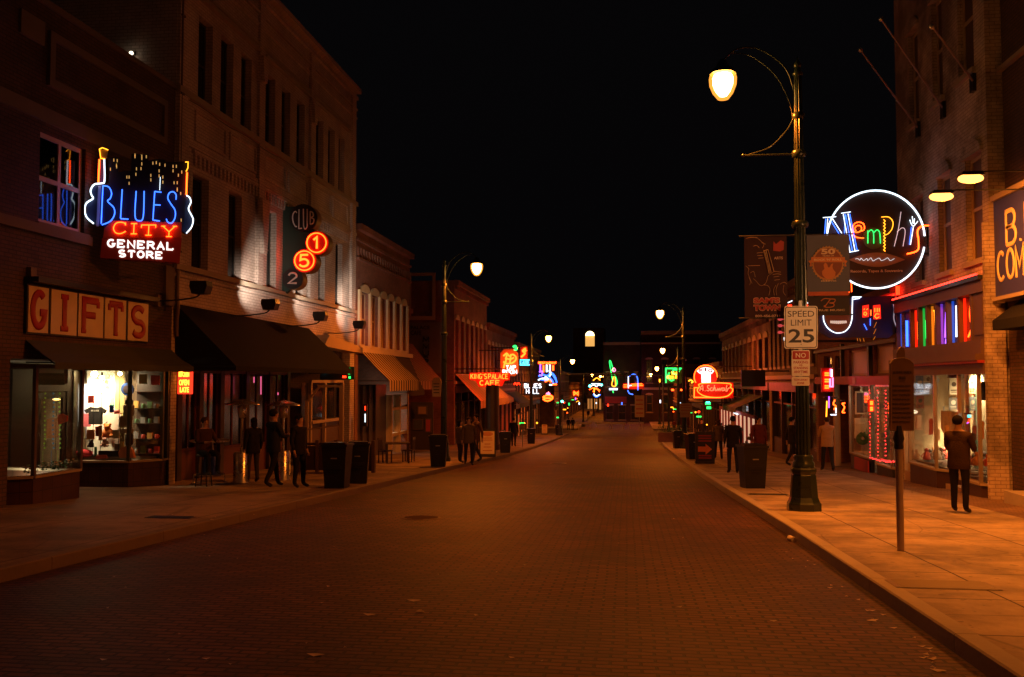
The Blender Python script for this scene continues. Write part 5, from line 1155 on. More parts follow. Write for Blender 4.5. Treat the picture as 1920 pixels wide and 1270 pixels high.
tubes(B, t, 'blue', [[(530, 228), (516, 420)], [(552, 225), (618, 330)], [(645, 200), (640, 330)], [(648, 205), (688, 420)], [(672, 198), (716, 416)]], .010, .09, 'big_m', o7, False)
tubes(B, t, 'white', [[(512, 222), (590, 216)], [(540, 228), (528, 420)], [(566, 225), (628, 322)], [(620, 196), (676, 188)], [(632, 202), (672, 424)], [(660, 198), (702, 420)], [(666, 427), (724, 416)]], .0105, .12, 'big_m_edge', o7, False)
tubes(B, t, 'orange', [[(712, 300), (704, 284), (716, 268), (736, 268), (744, 285), (734, 302), (710, 306), (692, 290), (700, 258), (728, 246), (756, 258), (760, 288), (742, 300)], [(690, 285), (692, 315), (715, 336), (757, 341)]], .012, .06, 'letter_e', o7)
tubes(B, t, 'green', [[(782, 296), (782, 372)], [(782, 310), (800, 292), (815, 308), (817, 372)], [(817, 310), (836, 292), (852, 308), (857, 372)]], .009, .05, 'letter_m', o7)
mb = B.mb(NE['yellow']); mb.tube(B.P([(880 + (5 if i % 2 else -5), 230 + i * 10) for i in range(20)], .06, **o7), .009); mb.tube(spline(B.P([(862, 216), (905, 216), (930, 245), (925, 285), (905, 312), (888, 322)], .06, **o7), 4), .009); mb.build('letter_p', t)
tubes(B, t, 'pink', [[(978, 185), (962, 290), (938, 390)], [(955, 305), (985, 280), (1003, 300), (990, 390)]], .008, .06, 'letter_h', o7, mat_=glow('faint_pink_tube', (1, .75, .8), .75))
tubes(B, t, 'white', [[(1052, 272), (1034, 380)], [(1030, 232), (1040, 258), (1052, 270), (1066, 256), (1078, 240)], [(1045, 212), (1050, 255)], [(1058, 225), (1056, 256)]], .010, .06, 'letter_i', o7)
tubes(B, t, 'blue', [[(1040, 275), (1028, 380)]], .008, .06, 'letter_i_shade', o7)
tubes(B, t, 'orange', [[(1140, 268), (1098, 272), (1074, 300), (1080, 360), (1074, 415), (1012, 436)]], .020, .09, 'letter_s', o7)
tubes(B, t, 'white', [[(708, 465), (722, 462), (735, 472), (742, 460), (757, 474), (775, 462), (782, 474), (800, 458), (812, 476), (832, 466), (850, 460), (862, 474), (885, 466), (900, 458), (915, 474), (940, 462)]], .006, .05, 'music_script', o7, mat_=glow('faint_white_tube', (.8, .95, 1), .9))
mb = B.mb(mat('memphis_grey_letter', (.5, .4, .32), .5)); B.text(mb, 'Records, Tapes & Souvenirs', 1595, 505, 1692, 513, .004, .01, .01); mb.build('lettering', t)
mb = B.mb(M_blackm)
for py in (424, 475): a = B.c(1720, py); mb.box(a[0], .25, a[1] - .025, a[1] + .025, -.13, -.06)
mb.box(.0, .04, B.c(1745, 480)[1], B.c(1745, 420)[1], -.16, -.03); mb.build('bracket', t)
# --- guitar shaped neon and blue face sign behind the pole
B = Board((XR, YR(1608))); t = sign('guitar_neon_sign', 'large unlit guitar shaped sign with pink tuning pegs showing behind the speed limit sign', B, 1500, 600)
o9 = dict(ox=1380, oy=340, k=3.175)
mb = B.mb(M_sbrown); B.prism(mb, [(300, 730), (330, 710), (400, 710), (430, 735), (430, 960), (300, 960)], -.12, 0, **o9); mb.build('headstock', t)
mb = B.mb(glow('pink_peg_glow', (1, .12, .12), .42))
for y in (822, 860, 900): mb.ball((*B.P([(262, y)], 0, **o9)[0][:2], 0), .07, 10, 6, (1.2, .8, .6)); mb.tube(B.P([(275, y), (300, y + 2)], 0, **o9), .018)
mb.build('tuning_pegs', t)
tubes(B, t, 'white', [[(308, 724), (334, 712)], [(400, 712), (428, 727)], [(286, 930), (288, 950)]], .018, .03, off=o9, sm=False)
tubes(B, t, 'red', [[(308, 740), (330, 740)], [(402, 742), (426, 740)]], .02, .03, off=o9, sm=False)
mb = B.mb(M_blackm); a = B.c(1515, 640); mb.box(a[0], 0, a[1] - .04, a[1] + .04, -.1, -.04); mb.build('bracket', t)
B = Board((XR, YR(1686))); t = sign('face_neon_sign', 'dark blue sign with a neon outlined grinning face below the right banner', B, 1570, 600)
mb = B.mb(mat('deep_blue_board', (.015, .015, .09), .45)); B.prism(mb, [(492, 700), (960, 680), (960, 900), (900, 935), (700, 930), (560, 935), (496, 900)], -.12, 0, **o9); mb.build('board', t)
mb = B.mb(mat('face_brown', (.2, .1, .06), .6)); B.prism(mb, [(520, 740), (690, 740), (680, 850), (650, 890), (610, 902), (560, 880), (530, 830)], .001, .03, **o9); mb.build('face_panel', t)
mb = B.mb(glow('teeth_glow', (1, .9, .75), .45))
for i in range(9): B.prism(mb, [(560 + i * 11, 832 - 2 * abs(i - 4) / 4), (569 + i * 11, 832), (569 + i * 11, 850 - abs(i - 4)), (560 + i * 11, 850 - abs(i - 4))], .031, .045, **o9)
mb.build('teeth', t)
tubes(B, t, 'white', [[(518, 800), (522, 835), (545, 875), (590, 903), (640, 898), (672, 868), (688, 820), (690, 760), (692, 690)], [(692, 690), (745, 690)], [(692, 705), (735, 698)]], .014, .04, 'face_tube', o9)
tubes(B, t, 'violet', [[(930, 712), (940, 760), (938, 820), (955, 870)]], .014, .03, 'edge_tube', o9, mat_=glow('pale_violet_tube', (.75, .7, .9), .35))
tubes(B, t, 'blue', [[(760, 850), (778, 885)], [(798, 818), (798, 860)]], .01, .03, 'stroke_tube', o9)
tubes(B, t, 'yellow', [[(835, 840), (820, 872)], [(832, 880), (818, 910)], [(828, 925), (815, 945)], [(720, 935), (722, 950)], [(735, 935), (740, 955)], [(755, 935), (762, 955)]], .007, .03, 'dash_tube', o9, mat_=NEd['yellow'])
mb = B.mb(glow('red_board_glow', (1, .03, .012), .9)); B.prism(mb, [(752, 742), (790, 735), (790, 808), (752, 812)], .001, .02, **o9); B.prism(mb, [(815, 740), (858, 735), (862, 820), (818, 822)], .001, .02, **o9); mb.build('red_panel', t)
tubes(B, t, 'orange', [[(758, 766), (764, 760)], [(774, 766), (782, 760)], [(760, 782), (758, 795), (770, 800), (776, 790), (770, 780), (760, 782)], [(800, 768), (800, 800)], [(824, 756), (824, 780)], [(838, 756), (838, 780)], [(850, 756), (850, 778)], [(850, 792), (832, 790), (822, 805), (835, 818), (850, 808)], [(668, 595), (672, 665)], [(684, 600), (686, 660)]], .011, .05, 'red_tube', o9, sm=False)
B = Board((XR - .06, 24.9), 90); t = sign('red_neon_sign', 'red glowing neon framed panel on the wall under the Memphis ring', Board((0, 25.5)), 1670, 585)
F_ = MB().mat(glow('red_panel_glow', (1, .035, .02), .55)).frame((XR - .02, 0, 0), u_R)
z = lambda px, py: onX(px, py, XR).z
F_.prism([(-YR(1634), z(1634, 574)), (-YR(1686), z(1686, 543)), (-YR(1686), z(1686, 560)), (-YR(1634), z(1634, 588))], 0, .06)
F_.build('glowing_panel', t)
F_ = MB().mat(NE['red']).frame((XR - .1, 0, 0), u_R)
F_.tube([(-YR(1636), z(1636, 572), 0), (-YR(1686), z(1686, 540), 0)], .02); F_.tube([(-YR(1636), z(1636, 580), 0), (-YR(1686), z(1686, 552), 0)], .014)
F_.tube([(-YR(1692), z(1692, 535), 0), (-YR(1692), z(1692, 552), 0)], .03); F_.tube([(-YR(1696), z(1696, 535), 0), (-YR(1696), z(1696, 552), 0)], .02)
F_.build('neon_tube', t)
# --- signs and banners on the nearest lamp post
LX, LY = 3.22, 17.4
B = Board((LX, LY - .17)); gp = None
t = sign('speed_limit_sign', 'white speed limit 25 sign on the nearest lamp post', B, 1501, 614, 'road sign')
M_swhite = mat('sign_white_sheet', (.95, .92, .82), .35, 0, .06, 1.5); M_sblk = mat('sign_black_ink', (.015, .015, .015), .4)
def rrect(B, mb, x0, y0, x1, y1, r, w0, w1):
    pts = [(x0 + r - r * math.cos(R(a)), y0 + r - r * math.sin(R(a))) for a in (0, 30, 60, 90)] + [(x1 - r + r * math.sin(R(a)), y0 + r - r * math.cos(R(a))) for a in (0, 30, 60, 90)] + [(x1 - r + r * math.cos(R(a)), y1 - r + r * math.sin(R(a))) for a in (0, 30, 60, 90)] + [(x0 + r - r * math.sin(R(a)), y1 - r + r * math.cos(R(a))) for a in (0, 30, 60, 90)]
    B.prism(mb, pts, w0, w1)
mb = B.mb(M_swhite); rrect(B, mb, 1470.5, 574, 1533, 654, 4, -.003, 0); mb.build('plate', t)
mb = B.mb(M_sblk); rrect(B, mb, 1472, 575.5, 1531.5, 652.5, 4, .0005, .001); mb.build('border', t)
mb = B.mb(M_swhite); rrect(B, mb, 1473.3, 576.8, 1530.2, 651.2, 3.4, .0015, .0022); mb.build('face', t)
mb = B.mb(M_sblk); B.text(mb, 'SPEED', 1477, 583, 1526.5, 594.5, .0026, .0008, .0); B.text(mb, 'LIMIT', 1483, 599.5, 1521.5, 611, .0026, .0008, .0); B.text(mb, '25', 1478.5, 617, 1526.5, 643, .0026, .0008, .02); mb.build('lettering', t)
mb = B.mb(M_steel); 
for py in (582, 646): a = B.c(1502, py); mb.cyl((a[0], a[1], .002), (a[0], a[1], .012), .011)
mb.box(a[0] - .03, a[0] + .03, a[1] - .05, B.c(0, 580)[1], -.05, -.004); mb.build('bolts', t)
t = sign('no_parking_sign', 'white and red NO PARKING OR STANDING ANYTIME sign under the speed limit sign', B, 1501, 680, 'road sign')
mb = B.mb(M_swhite); rrect(B, mb, 1484.5, 657, 1518.5, 705.5, 3, -.003, 0); mb.build('plate', t)
mb = B.mb(mat('sign_red_sheet', (.5, .03, .02), .35, 0, .06)); rrect(B, mb, 1486, 658.5, 1517, 674, 2, .001, .002); mb.build('red_band', t)
mb = B.mb(M_swhite); B.text(mb, 'NO', 1492, 662, 1511, 671, .0025, .0008, .01); mb.build('white_lettering', t)
mb = B.mb(mat('sign_red_sheet', (), 0)); B.text(mb, 'PARKING', 1488, 677, 1515, 682, .001, .0008); B.text(mb, 'OR', 1498, 683.5, 1505, 686.5, .001, .0008); B.text(mb, 'STANDING', 1488, 688, 1515, 692.5, .001, .0008); B.text(mb, 'ANYTIME', 1488.5, 695, 1514.5, 700, .001, .0008); mb.build('red_lettering', t)
mb = B.mb(M_steel); a = B.c(1502, 702); mb.cyl((a[0], a[1], .002), (a[0], a[1], .01), .008); mb.box(a[0] - .03, a[0] + .03, a[1] - .05, B.c(0, 660)[1], -.05, -.004); mb.build('bolts', t)
t = sign('tow_away_sign', 'small TOW AWAY ZONE plate, lowest on the nearest lamp post', B, 1501, 715, 'road sign')
mb = B.mb(M_swhite); rrect(B, mb, 1484.5, 707, 1518, 723.5, 3, -.003, 0); mb.build('plate', t)
mb = B.mb(mat('sign_red_sheet', (), 0)); B.text(mb, 'TOW-AWAY', 1488, 710.5, 1514.5, 714.5, .001, .0008); B.text(mb, 'ZONE', 1494, 716.5, 1508, 720.5, .001, .0008); mb.build('lettering', t)
mb = B.mb(M_steel); a = B.c(1502, 715); mb.box(a[0] - .03, a[0] + .03, a[1] - .05, a[1] + .05, -.05, -.004); mb.build('bracket', t)
# banners
B = Board((LX, LY))
oA = dict(ox=1380, oy=430, k=6.683)
t = sign('street_banner', "dark red banner with a guitar player and SAM'S TOWN lettering on the lamp post", B, 1436, 520, 'banner')
def cloth(B, m, x0, y0, x1, y1, amp=.02):
    mb = B.mb(m); a = B.c(x0, y1); b = B.c(x1, y0); n = 8; vs = []
    for i in range(n + 1):
        for j in range(n + 1):
            u_ = a[0] + (b[0] - a[0]) * i / n; v_ = a[1] + (b[1] - a[1]) * j / n; vs.append((u_, v_, amp * math.sin(i * .9 + j * .4) * math.sin(math.pi * j / n) - .01))
    fs = [(i * (n + 1) + j, (i + 1) * (n + 1) + j, (i + 1) * (n + 1) + j + 1, i * (n + 1) + j + 1) for i in range(n) for j in range(n)]
    mb.add(vs, fs, True); return mb
cloth(B, mat('banner_maroon', (.05, .014, .014), .8), 1397, 443, 1475, 597, .006).build('cloth', t)
mb = B.mb(mat('banner_line_tan', (.6, .4, .2), .8))
for L in ([(345, 270), (415, 560)], [(375, 262), (440, 548)], [(400, 258), (475, 530)], [(358, 268), (428, 555)], [(345, 270), (400, 258)]): mb.tube(B.P(L, .012, **oA), .006, 4)
mb.build('guitar_neck', t)
mb = B.mb(mat('banner_line_brown', (.36, .24, .16), .8))
for L in ([(120, 120), (180, 105), (260, 110), (320, 160), (350, 190), (330, 240)], [(215, 215), (260, 205), (290, 235)], [(120, 460), (160, 500), (150, 560), (200, 680)], [(180, 550), (220, 530), (240, 600)], [(215, 620), (250, 650), (300, 705), (345, 700), (380, 660), (400, 590), (440, 560)], [(345, 700), (400, 710), (425, 760), (410, 830)],
          [(440, 560), (480, 530), (560, 540)], [(460, 570), (520, 560), (565, 570)], [(470, 600), (540, 590)], [(480, 640), (550, 630)], [(500, 700), (470, 760), (480, 830)], [(530, 680), (500, 760), (510, 830)], [(550, 690), (600, 665), (640, 690)], [(600, 700), (590, 780), (620, 830)],
          [(260, 300), (340, 290)], [(265, 330), (330, 330)], [(280, 365), (345, 360)], [(320, 170), (370, 190)], [(160, 600), (180, 660), (170, 700)], [(150, 460), (300, 455)]): mb.tube(spline(B.P(L, .01, **oA), 3) if len(L) > 2 else B.P(L, .01, **oA), .005, 4)
mb.build('player_drawing', t)
mb = B.mb(mat('banner_red', (.42, .05, .035), .7)); B.prism(mb, [(470, 150), (500, 190), (560, 140), (600, 160), (595, 260), (550, 280), (465, 270)], .004, .009, **oA); B.text(mb, "SAM'S", 1380 + 222 / 6.683, 430 + 860 / 6.683, 1380 + 545 / 6.683, 430 + 925 / 6.683, .014, .008, .05); B.text(mb, 'TOWN', 1380 + 225 / 6.683, 430 + 950 / 6.683, 1380 + 550 / 6.683, 430 + 1020 / 6.683, .014, .008, .05); mb.build('red_lettering', t)
mb = B.mb(mat('banner_pale', (.6, .38, .26), .7)); B.text(mb, '800-456-0711', 1380 + 240 / 6.683, 430 + 1070 / 6.683, 1380 + 550 / 6.683, 430 + 1105 / 6.683, .012, .004, .03)
for x0, y0, x1, y1, s_ in ((215, 852, 552, 932, "SAM'S"), (218, 943, 557, 1028, 'TOWN')): B.text(mb, s_, 1380 + x0 / 6.683, 430 + y0 / 6.683, 1380 + x1 / 6.683, 430 + y1 / 6.683, .011, .003, .085)
B.text(mb, 'ARTS', 1380 + 475 / 6.683, 430 + 345 / 6.683, 1380 + 585 / 6.683, 430 + 380 / 6.683, .012, .003)
mb.build('pale_lettering', t)
mb = B.mb(M_blackm)
for py in (443.5, 597): a = B.c(1386, py); b = B.c(1500, py); mb.tube([(a[0], a[1], 0), (b[0], a[1], 0)], .014)
mb.build('banner_rod', t)
t = sign('street_banner', "grey blue banner with a round ROCK 'N' ROLL guitar badge on the lamp post", B, 1553, 520, 'banner')
cloth(B, mat('banner_slate', (.12, .12, .155), .8), 1514, 440, 1592, 548, .008).build('cloth', t)
mb = B.mb(mat('banner_orange_band', (.5, .10, .03), .7)); B.box(mb, 1515, 546.5, 1592, 555, -.012, -.004); mb.build('orange_band', t)
mb = B.mb(mat('banner_dark_brown', (.025, .012, .01), .7)); B.box(mb, 1516, 555.2, 1593, 590, -.014, -.006); mb.build('lower_panel', t)
mb = B.mb(mat('badge_tan', (.5, .24, .07), .7)); pts = []
for i in range(64): r_ = 208 if i % 2 else 190; a_ = 360 * i / 64; pts.append((1150 + r_ * math.cos(R(a_)), 430 + (r_ + 15) * math.sin(R(a_)) * (1.0 if True else 1)))
B.prism(mb, pts, .006, .01, **oA); mb.build('badge_edge', t)
mb = B.mb(mat('badge_brown', (.25, .07, .03), .7)); B.prism(mb, [(1150 + 178 * math.cos(R(a_)), 430 + 190 * math.sin(R(a_))) for a_ in range(0, 360, 8)], .011, .014, **oA); mb.build('badge_face', t)
mb = B.mb(mat('badge_orange', (.62, .2, .05), .7)); B.prism(mb, [(940, 350), (1362, 350), (1362, 415), (940, 415)], .0151, .018, **oA); B.prism(mb, [(905, 400), (945, 385), (945, 470), (915, 465), (930, 435)], .015, .017, **oA); B.prism(mb, [(1357, 385), (1395, 400), (1370, 435), (1385, 465), (1357, 470)], .015, .017, **oA)
B.prism(mb, [(1110, 610), (1080, 575), (1075, 530), (1105, 500), (1095, 450), (1115, 420), (1140, 440), (1150, 480), (1170, 480), (1190, 440), (1215, 430), (1205, 470), (1215, 505), (1245, 540), (1240, 590), (1195, 622), (1150, 625)], .0151, .02, **oA); mb.build('badge_guitar', t)
mb = B.mb(mat('badge_cream', (.72, .5, .28), .7)); B.text(mb, '50', 1380 + 1065 / 6.683, 430 + 245 / 6.683, 1380 + 1240 / 6.683, 430 + 318 / 6.683, .0145, .005, .04); B.text(mb, "ROCK 'N' ROLL", 1380 + 975 / 6.683, 430 + 367 / 6.683, 1380 + 1325 / 6.683, 430 + 400 / 6.683, .0185, .003, .04); B.text(mb, 'YEARS OF', 1380 + 1080 / 6.683, 430 + 325 / 6.683, 1380 + 1225 / 6.683, 430 + 345 / 6.683, .0145, .003, .01); B.text(mb, 'MEMPHIS', 1380 + 1065 / 6.683, 430 + 640 / 6.683, 1380 + 1255 / 6.683, 430 + 660 / 6.683, .0145, .003, .01)
B.text(mb, 'TRUE MUSIC', 1380 + 1000 / 6.683, 430 + 1000 / 6.683, 1380 + 1365 / 6.683, 430 + 1028 / 6.683, -.005, .003, .02); mb.build('cream_lettering', t)
mb = B.mb(mat('badge_orange', (), 0))
for L in ([(1180, 880), (1120, 960), (1100, 975)], [(1065, 900), (1110, 870), (1180, 875), (1240, 880), (1230, 915), (1170, 925)], [(1170, 925), (1225, 935), (1215, 970), (1130, 978), (1105, 955)]): mb.tube(spline(B.P(L, .0, **oA), 4), .009, 5)
mb.build('script_letter', t)
mb = B.mb(M_blackm)
for py in (440.5, 591): a = B.c(1484, py); b = B.c(1601, py); mb.tube([(a[0], a[1], -.02), (b[0], a[1], -.02)], .014)
mb.build('banner_rod', t)
# --- historic marker
gpt = onG(1689, 1033); B = Board((gpt.x, gpt.y)); t = thing('historic_marker', 'dark historic marker plaque with raised lettering on a pale pole', 'marker', tuple(gpt))
mb = MB().mat(mat('marker_pole', (.42, .33, .32), .35, .4)); mb.cyl(gpt, (gpt.x, gpt.y, B.c(1689, 838)[1]), .045, n=20); mb.build('pole', t)
mb = MB().mat(M_blackm); z0 = B.c(1689, 838)[1]; z1 = B.c(1689, 806)[1]; mb.lathe([(.05, z0 - .03), (.06, z0), (.05, z0 + .04), (.07, z0 + .1), (.05, z1 - .02), (.04, z1 + .05)], (gpt.x, gpt.y, 0), 16); mb.build('bracket', t)
ang = 8; B = Board((gpt.x, gpt.y), ang)
M_pl = mat('marker_brown_metal', (.16, .09, .06), .45, .3)
mb = B.mb(M_pl); B.prism(mb, [(1668, 808), (1668, 682), (1674, 674), (1683, 671), (1695, 671), (1704, 674), (1712, 682), (1712, 808)], -.025, .025); mb.build('plaque', t)
mb = B.mb(mat('marker_rim', (.2, .12, .08), .4, .3)); mb.tube(B.P([(1669, 807), (1669, 682), (1675, 675), (1684, 672), (1694, 672), (1703, 675), (1711, 682), (1711, 807)], .022), .008, 5, closed=True)
B.prism(mb, [(1682, 672), (1681, 662), (1684, 655), (1689, 650), (1694, 655), (1696, 663), (1695, 672)], -.02, .02); mb.build('crest', t)
mb = B.mb(mat('marker_letter', (.05, .028, .02), .5)); rq = random.Random(5)
for y_, x0_, x1_, h_ in [(696, 1673, 1707, 5), (706, 1684, 1696, 5), (714, 1685, 1695, 1.5)] + [(722 + i * 8.4, 1672, 1708 - rq.random() * 4, 3.6) for i in range(9)]:
    x_ = x0_
    while x_ < x1_:
        w_ = .8 + rq.random() * 1.3; B.box(mb, x_, y_ + rq.random() * .8, min(x1_, x_ + w_), y_ + h_ - rq.random() * .5, .026, .03); x_ += w_ + (.45 if rq.random() > .2 else 1.4)
mb.build('lettering', t)
# ------------------------------------------------------------------ things in the gift shop windows
def card(name, label, cat, Y, poly, m, th=.02, group=None, x=None):
    B = Board((0, Y)); mb = B.mb(m); B.prism(mb, poly, 0, th); o = mb.build(name); return tag(o, label, cat, group)
def rect(x0, y0, x1, y1): return [(x0, y0), (x1, y0), (x1, y1), (x0, y1)]
YG = 20.9
def C(n, c, r=.7): return mat(n, c, r)
bulb = glow('warm_bulb_glow', (1, .80, .48), 60)
for i, (px, py, r_) in enumerate(((177, 702, .075), (191, 708, .05), (225, 701, .045))):
    B = Board((0, 20.5)); p = B.at(px, py)
    t = thing('display_lamp', ('biggest and brightest bulb over the gift shop display', 'small bulb just right of the brightest display bulb', 'small round bulb at the right of the gift shop display')[i], 'lamp', p)
    mb = MB().mat(bulb); mb.ball(p, r_, 12, 8); mb.build('bulb', t)
    mb = MB().mat(M_blackm); mb.cyl((p[0], p[1], p[2] + r_ * .8), (p[0], p[1], p[2] + r_ + .08), .03); mb.tube([(p[0], p[1], p[2] + r_ + .06), (p[0], p[1], rz - .02)], .008); mb.build('holder', t)
    ld = bpy.data.lights.new('display_light', 'SPOT'); ld.energy = (300, 110, 80)[i]; ld.spot_size = R(120); ld.spot_blend = .8; ld.color = (1, .80, .5); ld.shadow_soft_size = .03
    lo = bpy.data.objects.new('display_light', ld); COL.objects.link(lo); lo.location = (p[0], p[1] - .13, p[2] - .02); lo.rotation_euler = (R(42), 0, 0)
t = thing('backdrop_poster', 'white floral backdrop glowing behind the gift shop display', 'poster', Board((0, YG)).at(190, 770))
B = Board((0, YG)); mb = B.mb(C('poster_white', (.75, .72, .62))); B.prism(mb, rect(164, 692, 216, 852), 0, .02); mb.build('sheet', t)
mb = B.mb(C('poster_orange', (.75, .3, .06)))
for cx, cy in ((201, 717), (203, 727)): B.prism(mb, circ(cx, cy, 4, 12), .021, .024)
mb.build('flower_centre', t)
mb = B.mb(C('poster_ink', (.12, .12, .1)))
for cx, cy in ((201, 717), (203, 727), (196, 735), (208, 752), (206, 700)):
    for k in range(6): mb.tube(B.P(circ(cx + 6 * math.cos(k * 1.05), cy + 6 * math.sin(k * 1.05), 3.2, 10), .024), .004, 4, closed=True)
mb.build('flower_outline', t)
mb = B.mb(C('poster_green', (.12, .4, .2))); B.prism(mb, [(208, 748), (214, 745), (215, 760), (209, 770)], .021, .03); B.prism(mb, [(196, 782), (206, 776), (208, 790), (199, 792)], .021, .03); mb.build('leaf_print', t)
card('curtain', 'olive curtain at the right of the gift display backdrop', 'curtain', YG - .03, rect(216, 692, 234, 850), C('olive_cloth', (.22, .19, .07)))
card('beer_poster', 'tall blue and white strip poster at the left of the gift display', 'poster', YG - .04, rect(147, 720, 163, 822), C('poster_blue_white', (.35, .4, .6)))
card('white_poster', 'short white poster with a big V under the blue strip poster', 'poster', YG - .05, rect(147, 824, 163, 846), C('poster_cream', (.7, .66, .5)))
def tee(name, label, Y, x0, y0, x1, y1, m, letters_=None):
    w = x1 - x0; h = y1 - y0; B = Board((0, Y)); t = thing(name, label, 't-shirt', B.at((x0 + x1) / 2, y1))
    mb = B.mb(m); B.prism(mb, [(x0 + .28 * w, y0), (x0 + .4 * w, y0 + .05 * h), (x0 + .6 * w, y0 + .05 * h), (x0 + .72 * w, y0), (x1, y0 + .2 * h), (x1 - .1 * w, y0 + .38 * h), (x0 + .8 * w, y0 + .3 * h), (x0 + .8 * w, y1), (x0 + .2 * w, y1), (x0 + .2 * w, y0 + .3 * h), (x0 + .1 * w, y0 + .38 * h), (x0, y0 + .2 * h)], 0, .05); mb.build('shirt', t)
    if letters_: mb = B.mb(M_white); B.text(mb, letters_, x0 + .32 * w, y0 + .17 * h, x0 + .68 * w, y0 + .26 * h, .051, .003, .03); mb.build('print', t)
    mb = B.mb(M_steel); a = B.c((x0 + x1) / 2, y0 - 3); b = B.c((x0 + x1) / 2, y0 + 2); mb.tube([(b[0], b[1], .02), (b[0], a[1], .02)], .005); mb.build('hanger', t)
tee('t_shirt', 'black t-shirt with white print in the middle of the gift display', 20.55, 160, 763, 201, 796, C('black_cotton', (.02, .015, .015), .9), 'BLUES')
tee('t_shirt', 'white t-shirt hanging right of the black one in the gift display', 20.75, 196, 772, 232, 832, C('white_cotton', (.68, .58, .5), .9))
tee('t_shirt', 'pink t-shirt half hidden behind the black one', 20.72, 150, 775, 176, 800, C('pink_cotton', (.6, .12, .16), .9))
def blob(name, label, cat, Y, px, py, r, m, sq=(1, .7, 1), group=None, extra=None):
    p = Board((0, Y)).at(px, py); mb = MB().mat(m); mb.ball(p, r, 14, 9, sq)
    if extra: extra(mb, p, r)
    return tag(mb.build(name), label, cat, group)
def bear(mb, p, r):
    for s in (-1, 1): mb.ball((p[0] + s * r * .55, p[1] - .02, p[2] + r * 1.55), r * .25, 8, 6); mb.ball((p[0] + s * r * .9, p[1] - r * .3, p[2] - r * .5), r * .38, 8, 6)
    mb.ball((p[0], p[1] - .02, p[2] + r * 1.1), r * .6, 10, 8)
blob('plush_toy', 'round orange plush toy in the middle of the gift display', 'toy', 20.5, 202, 812, .13, C('orange_plush', (.75, .25, .06), .95), extra=bear)
blob('plush_toy', 'small pinkish plush toy under the orange one', 'toy', 20.45, 197, 832, .09, C('pink_plush', (.6, .3, .22), .95), extra=bear)
blob('plush_toy', 'small dark plush toy on the floor of the gift display', 'toy', 20.4, 171, 834, .07, C('black_plush', (.03, .02, .02), .95), extra=bear)
blob('hat', 'salmon pink hat right of the white t-shirt', 'hat', 20.5, 219, 772, .075, C('salmon_felt', (.7, .2, .16), .9), (1, 1, .8), extra=lambda mb, p, r: mb.lathe([(r * 1.7, -.01), (r * 1.7, .005)], (p[0], p[1], p[2] - r * .6)))
blob('cushion', 'red cushion with white lettering at the lower left of the gift display', 'cushion', 20.4, 158, 850, .2, C('red_cushion', (.5, .02, .03), .9), (1.1, .5, .5))
card('tray', 'black tray low in the gift display', 'tray', 20.35, rect(188, 845, 226, 856), C('black_tray', (.015, .015, .015)), .08)
card('scarf', 'striped orange and white scarf bundle at the lower right of the gift display', 'scarf', 20.35, [(226, 848), (232, 838), (244, 836), (252, 844), (255, 858), (228, 858)], C('scarf_orange', (.7, .3, .15)), .1)
card('paper_pack', 'small red and white pack lying on the sill of the gift display', 'packet', 20.3, [(180, 858), (184, 853), (202, 853), (204, 859), (186, 861)], C('pack_red', (.6, .15, .1)), .06)
t = thing('wall_clock', 'round blue rimmed clock near the right post of the gift display', 'clock', Board((0, 20.5)).at(240, 730)); B = Board((0, 20.5))
mb = B.mb(C('clock_blue', (.03, .1, .4))); B.prism(mb, circ(240, 730, 12, 24), 0, .04); mb.build('rim', t)
mb = B.mb(C('clock_face', (.08, .05, .06))); B.prism(mb, circ(240, 730, 7.5, 24), .041, .045); mb.build('dial', t)
for lb, q, c in (('sheet of coloured pictures taped inside the gift shop glass', (231, 760, 252, 780), (.55, .5, .5)), ('white notice taped inside the gift shop glass', (224, 780, 248, 801), (.62, .5, .36))):
    card('notice', lb, 'notice', 20.29, rect(*q), C('paper_%.2f' % c[0], c), .003)
# shelves with mugs by the right corner of the bay
t = thing('glass_shelf_unit', 'shelf unit with souvenirs at the right corner of the gift shop window', 'shelves', Board((0, 20.95)).at(283, 850))
B = Board((0, 20.95)); 
for py in (734, 765, 793, 822, 849):
    mb = B.mb(M_darkwood); a = B.c(254, py); b = B.c(306, py); mb.box(a[0], b[0], a[1] - .015, a[1], 0, .22); mb.build('shelf', t)
mb = B.mb(M_darkwood); a = B.c(254, 855); b = B.c(306, 692); mb.box(a[0], b[0], a[1], b[1], -.02, -.002); mb.build('back_panel', t)
rq = random.Random(11); SCOL = [(.6, .1, .08), (.65, .6, .5), (.1, .2, .5), (.6, .35, .1), (.3, .3, .3), (.5, .12, .2), (.12, .3, .15)]
mugm = []
for j, py in enumerate((765, 793, 822, 849)):
    for i in range(4):
        px = 261 + i * 12.5; p = B.c(px, py); w = .045; c = rq.randrange(7)
        mb = B.mb(mat('souvenir_%d' % c, SCOL[c], .35))
        fr = MB().mat(mat('souvenir_%d' % c, SCOL[c], .35)); base = B.o + B.u * p[0]; q = (base.x, base.y - .12, p[1])
        if (i + j) % 2: fr.lathe([(w * .85, .001), (w, .02), (w, .1), (w * .9, .105)], q, 14); fr.tube([(q[0] + w, q[1], q[2] + .085), (q[0] + w + .03, q[1], q[2] + .075), (q[0] + w + .03, q[1], q[2] + .04), (q[0] + w, q[1], q[2] + .03)], .008); nm = 'mug'
        else: fr.box(q[0] - .06, q[0] + .06, q[1] - .03, q[1] + .03, q[2] + .001, q[2] + .13 + .05 * rq.random()); nm = 'souvenir_box'
        o_ = tag(fr.build(nm), 'souvenirs of mixed colours in rows on the shelves at the gift shop window corner', nm.replace('_', ' '), 'souvenirs on the gift shop shelves')
